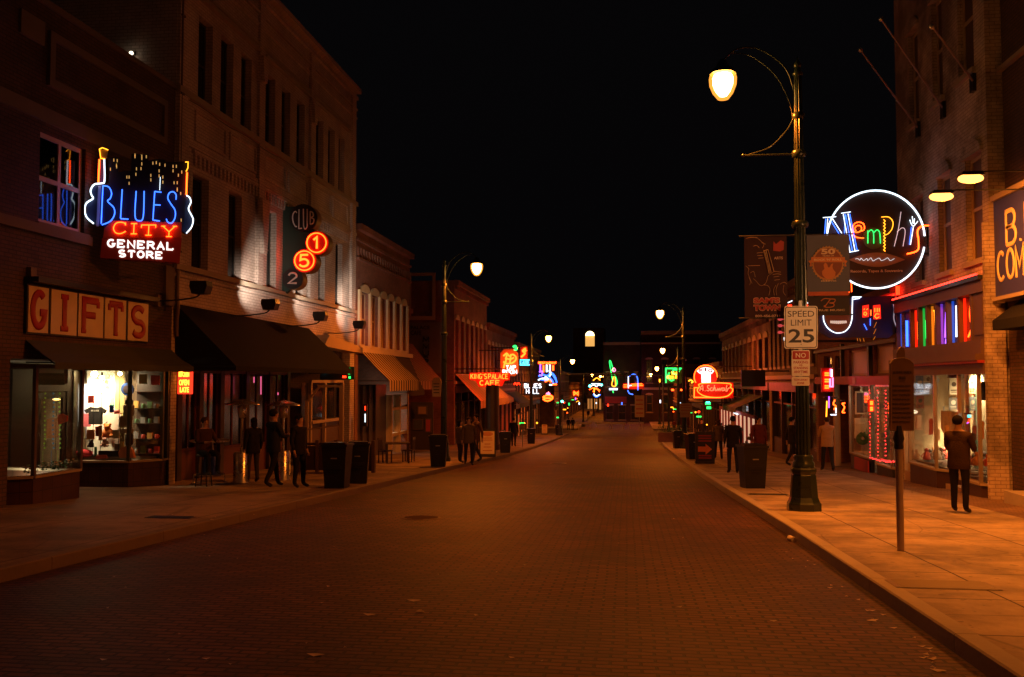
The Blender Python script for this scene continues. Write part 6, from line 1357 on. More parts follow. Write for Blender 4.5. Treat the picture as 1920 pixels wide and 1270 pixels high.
ld = bpy.data.lights.new('display_light', 'POINT'); ld.energy = 34; ld.color = (1, .92, .6); ld.shadow_soft_size = .1; lo = bpy.data.objects.new('display_light', ld); COL.objects.link(lo); lo.location = (-12.2, 17.1, rz - .3)  # point light with no fixture, added to brighten the near bay
for i, (nm, lb, q, c) in enumerate((('tote_bag', 'striped tote bag hanging at the left of the gift display', (150, 800, 160, 822), (.6, .5, .3)), ('pennant', 'small red pennant pinned beside the brightest bulb', (166, 742, 176, 756), (.6, .05, .04)), ('pennant', 'small blue pennant pinned under the floral print', (206, 760, 214, 774), (.05, .12, .5)),
        ('record_sleeve', 'orange record sleeve leaning at the foot of the black t-shirt', (164, 806, 178, 824), (.75, .25, .05)), ('record_sleeve', 'dark red record sleeve behind the small pink plush toy', (180, 800, 192, 818), (.3, .03, .03)), ('record_sleeve', 'cream record sleeve right of the orange plush toy', (212, 806, 224, 822), (.7, .62, .45)),
        ('postcard', 'row of small postcards taped low on the right of the gift display', (226, 804, 250, 812), (.6, .5, .42)), ('photo_card', 'dark framed photo card in the lower right of the gift display', (236, 814, 250, 834), (.08, .06, .06)), ('bottle', 'green bottle standing on the display floor left of the tray', (178, 838, 182, 856), (.03, .25, .08)), ('jar', 'yellow jar standing right of the black tray', (227, 828, 233, 842), (.75, .5, .08)),
        ('flyer', 'yellow flyer taped on the gift shop corner glass', (262, 702, 276, 720), (.7, .6, .2)), ('flyer', 'red flyer taped on the gift shop corner glass', (284, 704, 300, 722), (.6, .12, .08)), ('cap', 'black cap hanging high at the right of the gift display', (236, 750, 250, 758), (.03, .03, .03)), ('guitar_toy', 'small tan toy guitar hanging between the two t-shirts', (186, 798, 192, 826), (.55, .3, .1)))):
    o_ = card(nm, lb, nm.replace('_', ' '), 20.42 - .01 * i, rect(*q), mat('gift_hue_%d' % i, c, .6), .03)
# second bay: bead strings, flowers on the sill
LEAF = mat('leaf_green', (.05, .12, .04), .7); 
def flower_pot(px, lb, c):
    p = onX(px, 884, -11.35); rr = random.Random(px); t = thing('flowering_plant', lb, 'plant', tuple(p), 'plants along the window box sill')
    mb = MB().mat(LEAF)
    for i in range(70):
        a = rr.random() * 6.28; r = rr.random() * .14; z = rr.random() * .16; q = Vector((p.x + r * .8 * math.cos(a), p.y + r * math.sin(a), zs + .02 + z)); d = Vector((rr.uniform(-1, 1), rr.uniform(-1, 1), rr.uniform(0, 1))).normalized() * .05; e = d.cross(Vector((0, 0, 1))).normalized() * .018
        mb.quad(q - e, q + d * .4 - e, q + d, q + e)
    mb.build('foliage', t)
    mb = MB().mat(mat('petal_%d' % int(c[1] * 100), c, .7))
    for i in range(9):
        a = rr.random() * 6.28; r = rr.random() * .11; mb.ball((p.x + r * math.cos(a), p.y + r * math.sin(a), zs + .12 + rr.random() * .1), .022, 8, 5, (1, 1, .6))
    mb.build('blossom', t)
for px, lb, c in ((55, 'pink flowering plant at the left end of the window box', (.7, .4, .4)), (80, 'white flowering plant, second from the left in the window box', (.75, .72, .65)), (103, 'white flowering plant, third from the left in the window box', (.76, .71, .64)), (126, 'white flowering plant at the right end of the window box', (.74, .73, .66))): flower_pot(px, lb, c)
rr = random.Random(2)
for i, px in enumerate((84, 100, 112)):
    mb = MB().mat((glow('bead_green_glow', (.35, .6, .05), .22), glow('bead_blue_glow', (.05, .25, .5), .25), glow('bead_lime_glow', (.3, .7, .1), .22))[i]); B = Board((0, 17.75))  # beads given a faint glow in their material
    for k in range(13):
        a = B.c(px + rr.uniform(-1, 1), 738 + k * 8.5); p_ = B.o + B.u * a[0]; mb.ball((p_.x, p_.y, a[1]), .022, 6, 4)
    a = B.c(px, 700); p_ = B.o + B.u * a[0]; mb.tube([(p_.x, p_.y, rz - .02), (p_.x, p_.y, B.c(px, 845)[1])], .003, 4)
    tag(mb.build('bead_string'), ('string of yellow green beads hanging left of the notice in the shop door bay', 'string of blue beads hanging in the middle of the shop door bay', 'string of lime beads hanging at the right of the shop door bay')[i], 'bead string')
card('window_banner', 'dark green banner with pale lettering high in the near shop window', 'banner', 17.7, rect(72, 700, 122, 722), C('banner_green', (.06, .09, .03)), .01)
card('toy_figure', 'small red and yellow toy hanging in the near shop window', 'toy', 17.6, [(110, 778), (118, 776), (128, 780), (127, 790), (112, 796)], C('toy_red', (.6, .08, .03)), .05)
p = Board((0, 18.6)).at(106, 749); t = thing('ceiling_lamp', 'small yellow lamp seen through the shop door glass', 'lamp', p); mb = MB().mat(glow('yellow_lamp_glow', (1, .6, .2), 5)); mb.ball(p, .05, 10, 6, (2, 1, .5)); mb.build('shade', t); mb = MB().mat(M_blackm); mb.tube([(p[0], p[1], p[2]), (p[0], p[1], rz)], .006); mb.build('cord', t)
# ------------------------------------------------------------------ right shop windows
bz = onX(1720, 860, XR).z
def shelf_unit(x0, x1, y, lb, n, zb, zt, m=M_tan, seed=1, per=6):
    t = thing('shelf_unit', lb, 'shelves', ((x0 + x1) / 2, y, zb)); mb = MB().mat(m)
    mb.box(x0, x0 + .03, y - .3, y, zb, zt); mb.box(x1 - .03, x1, y - .3, y, zb, zt); mb.box(x0 + .03, x1 - .03, y - .02, y, zb, zt); mb.build('cabinet', t)
    q = random.Random(seed)
    for i in range(n):
        z = zb + (zt - zb) * i / n; mb = MB().mat(m); mb.box(x0 + .03, x1 - .03, y - .3, y - .02, z + .002, z + .025); s = mb.build('shelf', t)
        mb = MB().mat(mat('shelf_goods_%d' % (seed * 7 % 5 + i % 3), SCOL[(seed + i) % 7], .4))
        x = x0 + .06
        while x < x1 - .1: w = .05 + q.random() * .1; mb.box(x, x + w, y - .28, y - .08, z + .026, z + .1 + q.random() * (zt - zb) / n * .55); x += w + .012 + q.random() * .03
        g = mb.build('goods', s)
for (px, Yo, lb, seed) in ((1738, 1.6, 'shelf unit of discs seen left of the green column in the music shop', 1), (1765, 1.4, 'shelf unit behind the middle of the music shop window', 2), (1838, 1.1, 'shelf unit behind the right glass post of the music shop', 3)):
    Y_ = YR(px) + .0; x_ = XR + Yo; shelf_unit(x_ - .5, x_ + .6, Y_, lb, 6, gl + .1, shopz - .3, mat('pale_shelf', (.55, .48, .38), .6), seed)
mb = MB().mat(C('teal_column', (.12, .3, .26))); p = (XR + .9, YR(1762), 0); mb.box(p[0] - .09, p[0] + .09, p[1] - .09, p[1] + .09, gl - .02, shopz); tag(mb.build('column'), 'teal painted column inside the music shop window', 'column')
mb = MB().mat(C('white_cloth', (.75, .7, .6)))
y0_, y1_ = YR(1722), YR(1772); n = 24
for i in range(n):
    ya_, yb_ = y0_ + (y1_ - y0_) * i / n, y0_ + (y1_ - y0_) * (i + 1) / n; k = .03 * math.sin(i * 1.9); k2 = .03 * math.sin((i + 1) * 1.9); z1_ = ZR(1730, 770)
    mb.quad((XR + .55 + k, ya_, z1_ - .5 - .1 * abs(math.sin(i * .5))), (XR + .55 + k2, yb_, z1_ - .5 - .1 * abs(math.sin((i + 1) * .5))), (XR + .55, yb_, z1_), (XR + .55, ya_, z1_))
tag(mb.build('white_drape'), 'white cloth draped across the left music shop window', 'cloth')
for i, (px, py) in enumerate(((1770, 776), (1795, 700), (1822, 699), (1850, 698), (1715, 694))):
    B = Board((0, YR(px) + .6)); p = onX(px, py, XR + .7)
    t = thing('shop_lamp', ['bright white lamp glaring in the middle of the music shop window', 'small spot lamp on the music shop ceiling above the dark speaker', 'small spot lamp on the music shop ceiling beside the right glass post', 'rightmost spot lamp on the music shop ceiling', 'leftmost spot lamp on the music shop ceiling'][i], 'lamp', tuple(p))
    mb = MB().mat(glow('shop_bulb_glow', (1, .86, .62), 26)); mb.ball(p, .07 if i == 0 else .05, 10, 6, (1, 1.2, .8)); mb.build('bulb', t)
    mb = MB().mat(M_steel); mb.cyl((p.x, p.y, p.z + .04), (p.x, p.y, shopz + .02 if i else p.z + .2), .02); mb.build('holder', t)
    ld = bpy.data.lights.new('shop_light', 'SPOT'); ld.spot_size = R(140); ld.spot_blend = .7; ld.energy = (420, 300, 300, 300, 300)[i]; ld.color = (1, .74, .42); ld.shadow_soft_size = .04
    lo = bpy.data.objects.new('shop_light', ld); COL.objects.link(lo); lo.location = (p.x, p.y, p.z - .12); lo.rotation_euler = (R(12), R(-50), 0)
for i, (q, c) in enumerate((((1717, 705, 1731, 735), (.2, .3, .5)), ((1733, 700, 1748, 728), (.65, .6, .5)), ((1718, 742, 1732, 766), (.6, .15, .1)), ((1780, 708, 1796, 740), (.7, .62, .45)), ((1798, 720, 1808, 748), (.5, .3, .1)), ((1779, 746, 1795, 768), (.15, .14, .13)), ((1815, 704, 1829, 738), (.62, .55, .4)), ((1834, 712, 1846, 744), (.3, .08, .06)), ((1816, 744, 1830, 770), (.1, .2, .3)))):
    Bw = Board((0, R1b - .15 - .9 * (i > 2) - 2.2 * (i > 5))); t = thing('wall_poster', ('blue', 'upper cream', 'red', 'tall cream', 'small amber', 'black', 'large pale', 'dark red', 'navy')[i] + ' poster hanging inside the ' + ('left', 'middle', 'right')[i // 3] + ' part of the music shop window', 'poster', Bw.at(q[0], q[3]))
    mb = Bw.mb(mat('poster_hue_%d' % i, c, .6)); Bw.prism(mb, rect(*q), 0, .02); mb.build('sheet', t); mb = Bw.mb(M_white if c[0] < .4 else M_brown); w_ = q[2] - q[0]; h_ = q[3] - q[1]
    Bw.prism(mb, circ((q[0] + q[2]) / 2, q[1] + h_ * .4, w_ * .28, 14), .021, .024); Bw.prism(mb, rect(q[0] + 2, q[1] + h_ * .72, q[2] - 2, q[1] + h_ * .78), .021, .024); Bw.prism(mb, rect(q[0] + 3, q[1] + h_ * .84, q[2] - 3, q[1] + h_ * .89), .021, .024); mb.build('print', t)
for i, (px, py, w_, h_, c, lb) in enumerate(((1722, 790, 8, 24, (.7, .6, .4), 'pale hanging sleeve display behind the left of the white drape'), (1745, 800, 7, 30, (.5, .12, .08), 'red garment hanging low behind the left music shop glass'), (1757, 815, 8, 22, (.65, .6, .5), 'cream garment hanging beside the teal column'), (1775, 812, 7, 30, (.6, .35, .12), 'amber garment hanging near the shop entrance'), (1812, 800, 7, 34, (.7, .65, .55), 'white garment hanging in the right music shop bay'), (1826, 812, 7, 28, (.1, .1, .14), 'black garment hanging in the right music shop bay'), (1840, 806, 7, 34, (.62, .3, .1), 'orange garment hanging in the right music shop bay'), (1852, 812, 6, 30, (.5, .5, .45), 'grey garment hanging at the right end of the music shop'))):
    Bw = Board((0, YR(px) + .75)); mb = Bw.mb(mat('garment_hue_%d' % i, c, .85)); Bw.prism(mb, [(px - w_ * .25, py - h_ * .5), (px + w_ * .25, py - h_ * .5), (px + w_ * .6, py - h_ * .35), (px + w_ * .45, py - h_ * .2), (px + w_ * .5, py + h_ * .5), (px - w_ * .5, py + h_ * .5), (px - w_ * .45, py - h_ * .2), (px - w_ * .6, py - h_ * .35)], 0, .06); tag(mb.build('garment'), lb, 'garment')
t = thing('loudspeaker', 'dark loudspeaker hanging inside the top of the music shop window', 'loudspeaker', (XR + .35, YR(1768), shopz - .4)); mb = MB().mat(M_black); mb.box(XR + .2, XR + .5, YR(1768) - .3, YR(1768) + .3, shopz - .48, shopz - .1); mb.build('cabinet', t); mb = MB().mat(M_blackm); mb.tube([(XR + .35, YR(1768), shopz - .1), (XR + .35, YR(1768), shopz + .02)], .02); mb.build('bracket', t)
rq = random.Random(21)
def figurine(px, py, lb, c, X, k=1.0, grp=None):
    p = onX(px, py, X); t = thing('figurine', lb, 'figurine', tuple(p), grp); m = mat('figurine_%d%d%d' % tuple(int(v * 9) for v in c), c, .35, .2)
    mb = MB().mat(m); r = .075 * k; mb.lathe([(r * .9, 0), (r, .02), (r * .7, r * 1.2), (r * .45, r * 2)], p, 10); mb.build('torso', t)
    mb = MB().mat(m); mb.ball((p.x, p.y, p.z + r * 2.4), r * .55, 10, 7); 
    mb.build('head', t)
    mb = MB().mat(m); mb.tube([(p.x - r * .6, p.y, p.z + r * 1.6), (p.x - r * 1.3, p.y, p.z + r * .8), (p.x - r * .9, p.y, p.z + r * .5)], r * .2); mb.tube([(p.x + r * .5, p.y, p.z + r * 1.6), (p.x + r * 1.1, p.y, p.z + r * 1.0), (p.x + r * .5, p.y, p.z + r * .8)], r * .2); mb.build('arms', t)
cs_ = [(.5, .25, .12), (.6, .5, .4), (.25, .2, .2), (.5, .1, .08), (.15, .1, .08)]
mb = MB().mat(M_darkwood); mb.box(XR + .12, XR + 1.1, YR(1776), YR(1702), sill - .02, sill + .02); mb.build('display_shelf', ww); mb = MB().mat(M_darkwood); mb.box(XR + .12, XR + 1.1, YR(1858), YR(1804), sill - .06, sill - .02); mb.build('display_shelf', ww)
for i in range(9): figurine(1718 + i * 6.6, ZR and 861 + (i % 2), 'small shiny musician figurines in a row on the left music shop sill', cs_[i % 5], XR + .25 + .25 * (i % 3), 1.2 + .5 * rq.random(), 'figurines on the left music shop sill')
for i in range(7): figurine(1812 + i * 6.8, 872 + i * .4, 'small shiny musician figurines in a row on the right music shop sill', cs_[(i + 2) % 5], XR + .25 + .2 * (i % 3), 1.1 + .6 * rq.random(), 'figurines on the right music shop sill')
tee_m = [C('grey_cotton', (.35, .32, .28), .9), C('white_cotton', (), .9), C('navy_cotton', (.05, .06, .12), .9)]
for i, (px, py) in enumerate(((1752, 705), (1808, 712), (1845, 715))): tee('t_shirt', ('grey t-shirt hanging left of the teal column in the music shop', 'white t-shirt hanging behind the middle post of the music shop', 'navy t-shirt hanging at the right end of the music shop window')[i], YR(px) + .9, px - 9, py, px + 9, py + 36, tee_m[i])
small_sign('window_neon', 'tiny blue and red neon sign low in the middle of the music shop window', YR(1817) - .0, (1811, 776, 1823, 794), [(1811, 775), (1823, 775), (1823, 777), (1811, 777)], {'cyan': [[(1813, 779), (1820, 779)], [(1813, 782), (1820, 782)]], 'red': [[(1817, 786), (1815, 792)]], 'violet': [[(1815, 792), (1812, 794)]]}, r=.014, brk=False)
# red edged window next door
B = Board((0, YR(1608) - .3)); 
for lb, q, fm in (('dark portrait in a pale double frame in the shop window beside the red light strings', (1603, 734, 1628, 777), (.06, .03, .03)), ('framed round gold disc below the portrait in the same shop window', (1602, 784, 1628, 822), (.5, .4, .25))):
    t = thing('framed_picture', lb, 'picture', Board((0, YR(1606))).at(q[0], q[3])); B = Board((0, YR(1606)))
    mb = B.mb(M_cream); B.prism(mb, rect(*q), 0, .03); mb.build('frame', t); mb = B.mb(mat('picture_%d' % int(fm[0] * 100), fm, .4)); B.prism(mb, rect(q[0] + 3, q[1] + 3, q[2] - 3, q[3] - 3), .031, .034); mb.build('picture', t)
    if fm[0] > .3: mb = B.mb(mat('gold_disc', (.6, .5, .3), .3, .5)); B.prism(mb, circ(1615, 802, 10, 24), .035, .04); mb.build('disc', t)
t = thing('wreath', 'dark evergreen wreath leaning below the framed gold disc', 'wreath', Board((0, YR(1609))).at(1616, 833)); B = Board((0, YR(1609))); mb = B.mb(LEAF); mb.tube(B.P(circ(1616, 823, 8, 20), .05), .07, 6, closed=True)
for i in range(80): a = i * .7; c_ = B.c(1616 + (8 + 3 * math.sin(i * 3)) * math.cos(a), 823 + (8 + 3 * math.sin(i * 3)) * math.sin(a)); mb.quad((c_[0], c_[1], .1), (c_[0] + .05, c_[1] + .02, .14), (c_[0] + .03, c_[1] + .06, .12), (c_[0] - .02, c_[1] + .03, .1))
mb.build('ring', t)
mb = MB().mat(M_redp).frame((XR - .02, 0, 0), u_R); mb.box(-YR(1603), -YR(1628), ZR(1610, 880), ZR(1610, 858), 0, .05); tag(mb.build('red_board'), 'small dark red board on the pavement under the framed pictures', 'board')
RL = glow('red_bulb_glow', (1, .03, .03), 4.5)
def lightstring(pts, lb):
    t = thing('light_string', lb, 'light string', tuple(pts[0])); q = random.Random(len(lb)); mb = MB().mat(RL); w = MB().mat(M_black)
    for a, b in zip(pts, pts[1:]):
        a = Vector(a); b = Vector(b); n = int((b - a).length / .11); w.tube([a, b], .004, 4)
        for k in range(n): p = a.lerp(b, (k + .5) / n) + Vector((q.uniform(-.02, .02),) * 3); mb.ball(p, .017, 6, 4)
    mb.build('bulbs', t); w.build('wire', t)
xq = XR - .1
pt = lambda px, py: tuple(onX(px, py, xq))
for px, lb in ((1631, 'leftmost vertical string of red lights on the window post'), (1646, 'middle vertical string of red lights on the window post'), (1661, 'rightmost vertical string of red lights beside the historic marker')): lightstring([pt(px, 728), pt(px, 858)], lb)
lightstring([pt(1630, 858), pt(1640, 861), pt(1662, 866), pt(1684, 866)], 'string of red lights along the window sill left of the marker')
ld = bpy.data.lights.new('shop_light', 'POINT'); ld.energy = 30; ld.color = (1, .8, .55); ld.shadow_soft_size = .06; lo = bpy.data.objects.new('shop_light', ld); COL.objects.link(lo); lo.location = (XR + 1.0, YR(1612), zsh - .4)
p = (XR + .9, YR(1655), zsh - .25); t = thing('shop_lamp', 'small warm lamp inside the window edged with red lights', 'lamp', p); mb = MB().mat(glow('shop_bulb_glow', (), 0)); mb.ball(p, .04); mb.build('bulb', t); mb = MB().mat(M_steel); mb.cyl((p[0], p[1], p[2] + .04), (p[0], p[1], zsh), .015); mb.build('holder', t)
ld = bpy.data.lights.new('shop_light', 'POINT'); ld.energy = 22; ld.color = (1, .8, .55); ld.shadow_soft_size = .04; lo = bpy.data.objects.new('shop_light', ld); COL.objects.link(lo); lo.location = (p[0], p[1], p[2] - .1)
# lit shop on the right row and the lit door under the striped awning
for X_, Y_, Z_, e, lb in ((XR + .1, YR(1400), ZR(1400, 785), 60, 'white lit lamp in the store front under the green awning on the right'), (XL - .9, YL(752), ZL(752, 770), 60, 'lamp inside the lit doorway under the first striped awning')):
    t = thing('door_lamp', lb, 'lamp', (X_, Y_, Z_)); mb = MB().mat(glow('shop_bulb_glow', (), 0)); mb.ball((X_, Y_, Z_), .07); mb.build('bulb', t); mb = MB().mat(M_steel); mb.cyl((X_, Y_, Z_ + .06), (X_, Y_, Z_ + .4), .015); mb.build('holder', t)
    ld = bpy.data.lights.new('shop_light', 'POINT'); ld.energy = e; ld.color = (1, .82, .6); ld.shadow_soft_size = .05; lo = bpy.data.objects.new('shop_light', ld); COL.objects.link(lo); lo.location = (X_, Y_, Z_ - .12)
mb = MB().mat(glow('lit_shop_panel', (1, .62, .38), .55)).frame((XR - .02, 0, 0), u_R)
t = thing('lit_shopfront', 'brightly lit glazed store front with pale vertical posts on the right row', 'shop window', (XR, YR(1385), ZR(1385, 830)))
z0_, z1_ = ZR(1385, 828), ZR(1385, 776); ya_, yb_ = -YR(1352), -YR(1419)
mb.box(ya_, yb_, z0_, z1_, .0, .01); mb.build('lit_glass', t)
mb = MB().mat(M_redp).frame((XR - .03, 0, 0), u_R)
for i in range(11): x = ya_ + (yb_ - ya_) * i / 10; mb.box(x - .08, x + .08, z0_, z1_ + .2, 0, .12)
mb.box(ya_, yb_, z1_, z1_ + .22, 0, .14); mb.build('posts', t)
mb = MB().mat(M_darkwood).frame((XR - .05, 0, 0), u_R); q = random.Random(4)
for i in range(26): x = ya_ + (yb_ - ya_) * q.random(); z_ = z0_ + .1 + 1.0 * q.random(); mb.ball((x, z_, .06), .09 + .1 * q.random(), 6, 4)
mb.build('goods', t)
mb = MB().mat(NE['white']).frame((XR - .3, 0, 0), u_R); mb.tube([(-YR(1384), ZR(1384, 762), 0), (-YR(1384), ZR(1384, 774), 0), (-YR(1391), ZR(1391, 777), 0)], .045); mb.build('tube_light', t)
awning('green_awning', 'dark green awning above the lit store front on the right', mat('green_canvas', (), 0), -1, XR, YR(1432), YR(1402), onX(1430, 742, XR).z, onX(1398, 770, XR - 1.6).z, 1.6, .3)
# ------------------------------------------------------------------ street furniture
M_bin = mat('black_bin_plastic', (.009, .009, .01), .42, 0, .5, 4, .15, .4)
def make_bin():
    t = thing('trash_can', '', 'trash can', (0, 0, 0), 'black trash cans along the pavements')
    mb = MB().mat(M_bin); a, b, h = .22, .275, .93
    mb.add([(-a, -a, 0), (a, -a, 0), (a, a, 0), (-a, a, 0), (-b, -b, h), (b, -b, h), (b, b, h), (-b, b, h)], [(0, 3, 2, 1), (0, 1, 5, 4), (1, 2, 6, 5), (2, 3, 7, 6), (3, 0, 4, 7), (4, 5, 6, 7)])
    mb.box(-.16, .16, -.262, -.25, .44, .52); mb.box(-.09, .09, -.275, -.255, .38, .4); mb.build('body', t)
    mb = MB().mat(M_bin); mb.prism([(-.3, -.3), (.3, -.3), (.3, .3), (-.3, .3)], h + .001, h + .05); mb.prism([(-.26, -.26), (.26, -.26), (.2, .2), (-.2, .2)], h + .051, h + .085); mb.build('lid', t)
    mb = MB().mat(M_steel); mb.box(-.07, .07, -.272, -.266, .66, .685); mb.build('label_plate', t)
    mb = MB().mat(M_bin); mb.tube([(-.2, .27, h - .05), (-.2, .33, h - .02), (.2, .33, h - .02), (.2, .27, h - .05)], .014); mb.build('handle', t)
    return t
bin0 = make_bin(); BL = [(1411, 915, .05, 1.07, 'black trash can on the right pavement just left of the green lamp post'), (632, 915, -.1, 1.07, 'left one of the two black trash cans at the left kerb'), (671, 906, .1, 1.05, 'right one of the two black trash cans at the left kerb'),
    (822, 875, .0, 1.1, 'black trash can at the foot of the nearest left street lamp'), (947, 849, .1, 1.05, 'black trash can right of the white news box on the left pavement'), (996, 832, 0, 1.05, 'black trash can beside the second left street lamp'), (1271, 841, 0, 1.05, 'black trash can just left of the second right lamp post'), (1300, 861, .1, 1.1, 'black trash can left of the arrow board on the right pavement'), (1046, 816, 0, 1.1, 'small far black trash can at the end of the left kerb')]
for i, (px, py, rz_, k, lb) in enumerate(BL):
    p = onG(px, py); b_ = bin0 if i == 0 else dup(bin0, p, rz_ + YAW)
    b_.location = p; b_.rotation_euler = (0, 0, rz_ + YAW); b_.scale = (k,) * 3; b_['label'] = lb
def aboard(px, py, lb, face, ink, rz=0.0, arrow=False, k=1.0):
    p = onG(px, py); t = thing('sandwich_board', lb, 'sign board', (0, 0, 0)); t['_o'] = (0, 0, 0)
    mb = MB().mat(M_black); mb.box(-.33 * k, .33 * k, -.02, .3, 0, .08); mb.box(-.33 * k, -.28 * k, -.03, .03, .08, 1.12 * k); mb.box(.28 * k, .33 * k, -.03, .03, .08, 1.12 * k); mb.box(-.28 * k, .28 * k, -.03, .03, 1.04 * k, 1.12 * k); mb.box(-.28 * k, .28 * k, .03, .06, .08, 1.04 * k)
    mb.build('frame', t)
    mb = MB().mat(face); mb.box(-.28 * k, .28 * k, -.02, .02, .12, 1.04 * k); mb.build('panel', t)
    mb = MB().mat(ink).frame((0, -.021, 0))
    if arrow: mb.prism([(-.24, .42), (.02, .42), (.02, .32), (.24, .51), (.02, .70), (.02, .60), (-.24, .60)], 0, .005)
    else:
        mb.prism(arc(0, .92, .22, .09, 0, 360, 20)[:-1], 0, .004)
        for z_, w_ in ((.74, .18), (.66, .2), (.5, .12), (.38, .16), (.24, .19)): mb.box(-w_, w_, z_, z_ + .035, 0, .004)
    mb.build('graphic', t)
    if arrow:
        mb = MB().mat(M_redp).frame((0, -.021, 0))
        for z_ in (.95, .86, .77, .26, .18): mb.box(-.22, .22, z_, z_ + .05, 0, .004)
        mb.build('red_lettering', t)
    t.location = p; t.rotation_euler = (0, 0, YAW + rz); t.scale = (1.1,) * 3; return t
aboard(914, 857, 'sandwich board with a pale poster on the left pavement', mat('board_paper', (.66, .55, .38), .7), mat('board_ink', (.45, .2, .1), .6))
aboard(1021, 815, 'small far sandwich board with a pale poster beside the left kerb', mat('board_paper', (), 0), mat('board_ink', (), 0))
aboard(1322, 870, 'black board with an orange arrow pointing right on the right pavement', M_sblack, mat('arrow_orange', (.75, .22, .04), .6), -.1, True)
def barricade(px, py, lb, w=2.4):
    p = onG(px, py, 0); t = thing('road_barricade', lb, 'barricade', (0, 0, 0), 'white barricades across the street'); M_ = mat('barricade_white', (.85, .8, .7), .5)
    mb = MB().mat(M_); mb.box(-w / 2, w / 2, -.04, .04, .72, 1.02); mb.build('rail', t)
    for s in (-1, 1):
        mb = MB().mat(M_); x = s * (w / 2 - .3)
        mb.tube([(x, -.3, 0), (x, -.02, .95)], .07, 4); mb.tube([(x + .01, .3, 0), (x + .01, .02, .95)], .06, 4); mb.build('leg', t)
    t.location = p; t.rotation_euler = (0, 0, YAW * .3); return t
for i, (px, py) in enumerate(((1095, 804.5), (1131, 804.5), (1158, 805), (1192, 804.5))): barricade(px, py, ('leftmost', 'second from the left', 'third from the left', 'rightmost')[i] + ' of the white barricades across the far street')
# traffic signals at the crossing
def mast(px0, px1, py, Y, lb, heads, side):
    x0 = onY(px0, py, Y); x1 = onY(px1, py, Y); zg_ = gz(Y) + KH
    t = thing('traffic_signal_mast', lb, 'traffic signal', (x0.x, Y, zg_)); mb = MB().mat(M_steel); mb.cyl((x0.x, Y, zg_), (x0.x, Y, x0.z + 1.6), .12, .09); mb.build('pole', t)
    mb = MB().mat(M_white if side > 0 else M_steel); mb.tube([(x0.x, Y, x0.z), (x1.x, Y, x1.z)], .1); mb.build('mast_arm', t)
    for hx, hy, c in heads:
        p = onY(hx, hy, Y - .3); mb = MB().mat(M_black); mb.box(p.x - .17, p.x + .17, Y - .28, Y, p.z - .25, p.z + .9)
        for k in range(3): mb.cyl((p.x, Y - .28, p.z + k * .33), (p.x, Y - .42, p.z + k * .33 + .02), .13, n=10, cap=False)
        mb.box(p.x - .03, p.x + .03, Y - .17, Y - .1, p.z + .9, x0.z); h = mb.build('signal_head', t)
        mb = MB().mat(glow('signal_green', (.08, .9, .75), 14)); mb.ball((p.x, Y - .31, p.z), .16, 10, 6, (1, .4, 1)); mb.build('green_lens', h)
    return t
mast(1049, 1165, 701, 121, 'traffic signal mast reaching over the street from the left, one green light', [(1106, 724, 0)], 1)
mast(1243, 1098, 704, 137, 'dark traffic signal mast reaching over the street from the right', [(1128, 722, 0)], -1)
p = onY(1054, 753, 118); t = thing('pedestrian_signal', 'low green signal on a slim pole at the left corner of the crossing', 'traffic signal', (p.x, 118, sz(117))); mb = MB().mat(M_steel); mb.cyl((p.x, 118.1, sz(117)), (p.x, 118.1, p.z + .6), .06); mb.build('pole', t)
mb = MB().mat(M_black); mb.box(p.x - .18, p.x + .18, 117.85, 118.04, p.z - .3, p.z + .9); h = mb.build('signal_head', t); mb = MB().mat(glow('signal_green', (), 0)); mb.ball((p.x, 117.83, p.z), .16, 10, 6, (1, .4, 1)); mb.build('green_lens', h)
def post_sign(px, py, base, lb, w=.35, h=.5, c=(.6, .42, .25), Y=None):
    g_ = onG(px, base); B = Board((g_.x, g_.y)); a = B.c(px, py); t = thing('street_sign', lb, 'road sign', tuple(g_)); mb = MB().mat(M_steel); mb.cyl(g_, (g_.x, g_.y, a[1] + h / 2), .03, n=8); mb.build('post', t)
    mb = B.mb(mat('small_sign_tan', c, .5)); mb.box(a[0] - w / 2, a[0] + w / 2, a[1] - h / 2, a[1] + h / 2, .035, .05); mb.build('plate', t)
    mb = B.mb(mat('small_sign_ink', (.25, .06, .03), .5))
    for k in range(4): mb.box(a[0] - w * .38, a[0] + w * .38, a[1] - h * .35 + k * h * .2, a[1] - h * .35 + k * h * .2 + h * .07, .051, .054)
    mb.build('graphic', t)
post_sign(980, 800, 838, 'slim post with a small plate on the left pavement past the cafe sign', .3, .4, c=(.3, .25, .2)); post_sign(1199, 762, 815, 'tall white banner sign on a post at the far right corner', 1.1, 2.6); 
p_ = post_sign
for px, py, w, h, Yl, lb in ((1286, 765, .75, .55, 54.8, 'upper small tan sign plate on the second right lamp post'), (1285, 778, .6, .3, 54.8, 'lower small tan sign plate on the second right lamp post')):
    B = Board((0, Yl)); a = B.c(px, py); t = thing('street_sign', lb, 'road sign', B.at(px, py)); mb = B.mb(mat('small_sign_tan', (), 0)); mb.box(a[0] - w / 2, a[0] + w / 2, a[1] - h / 2, a[1] + h / 2, -.01, .01); mb.build('plate', t); mb = B.mb(mat('small_sign_ink', (), 0))
    for k in range(3): mb.box(a[0] - w * .38, a[0] + w * .38, a[1] - h * .3 + k * h * .27, a[1] - h * .3 + k * h * .27 + h * .08, .011, .014)
    mb.build('graphic', t)
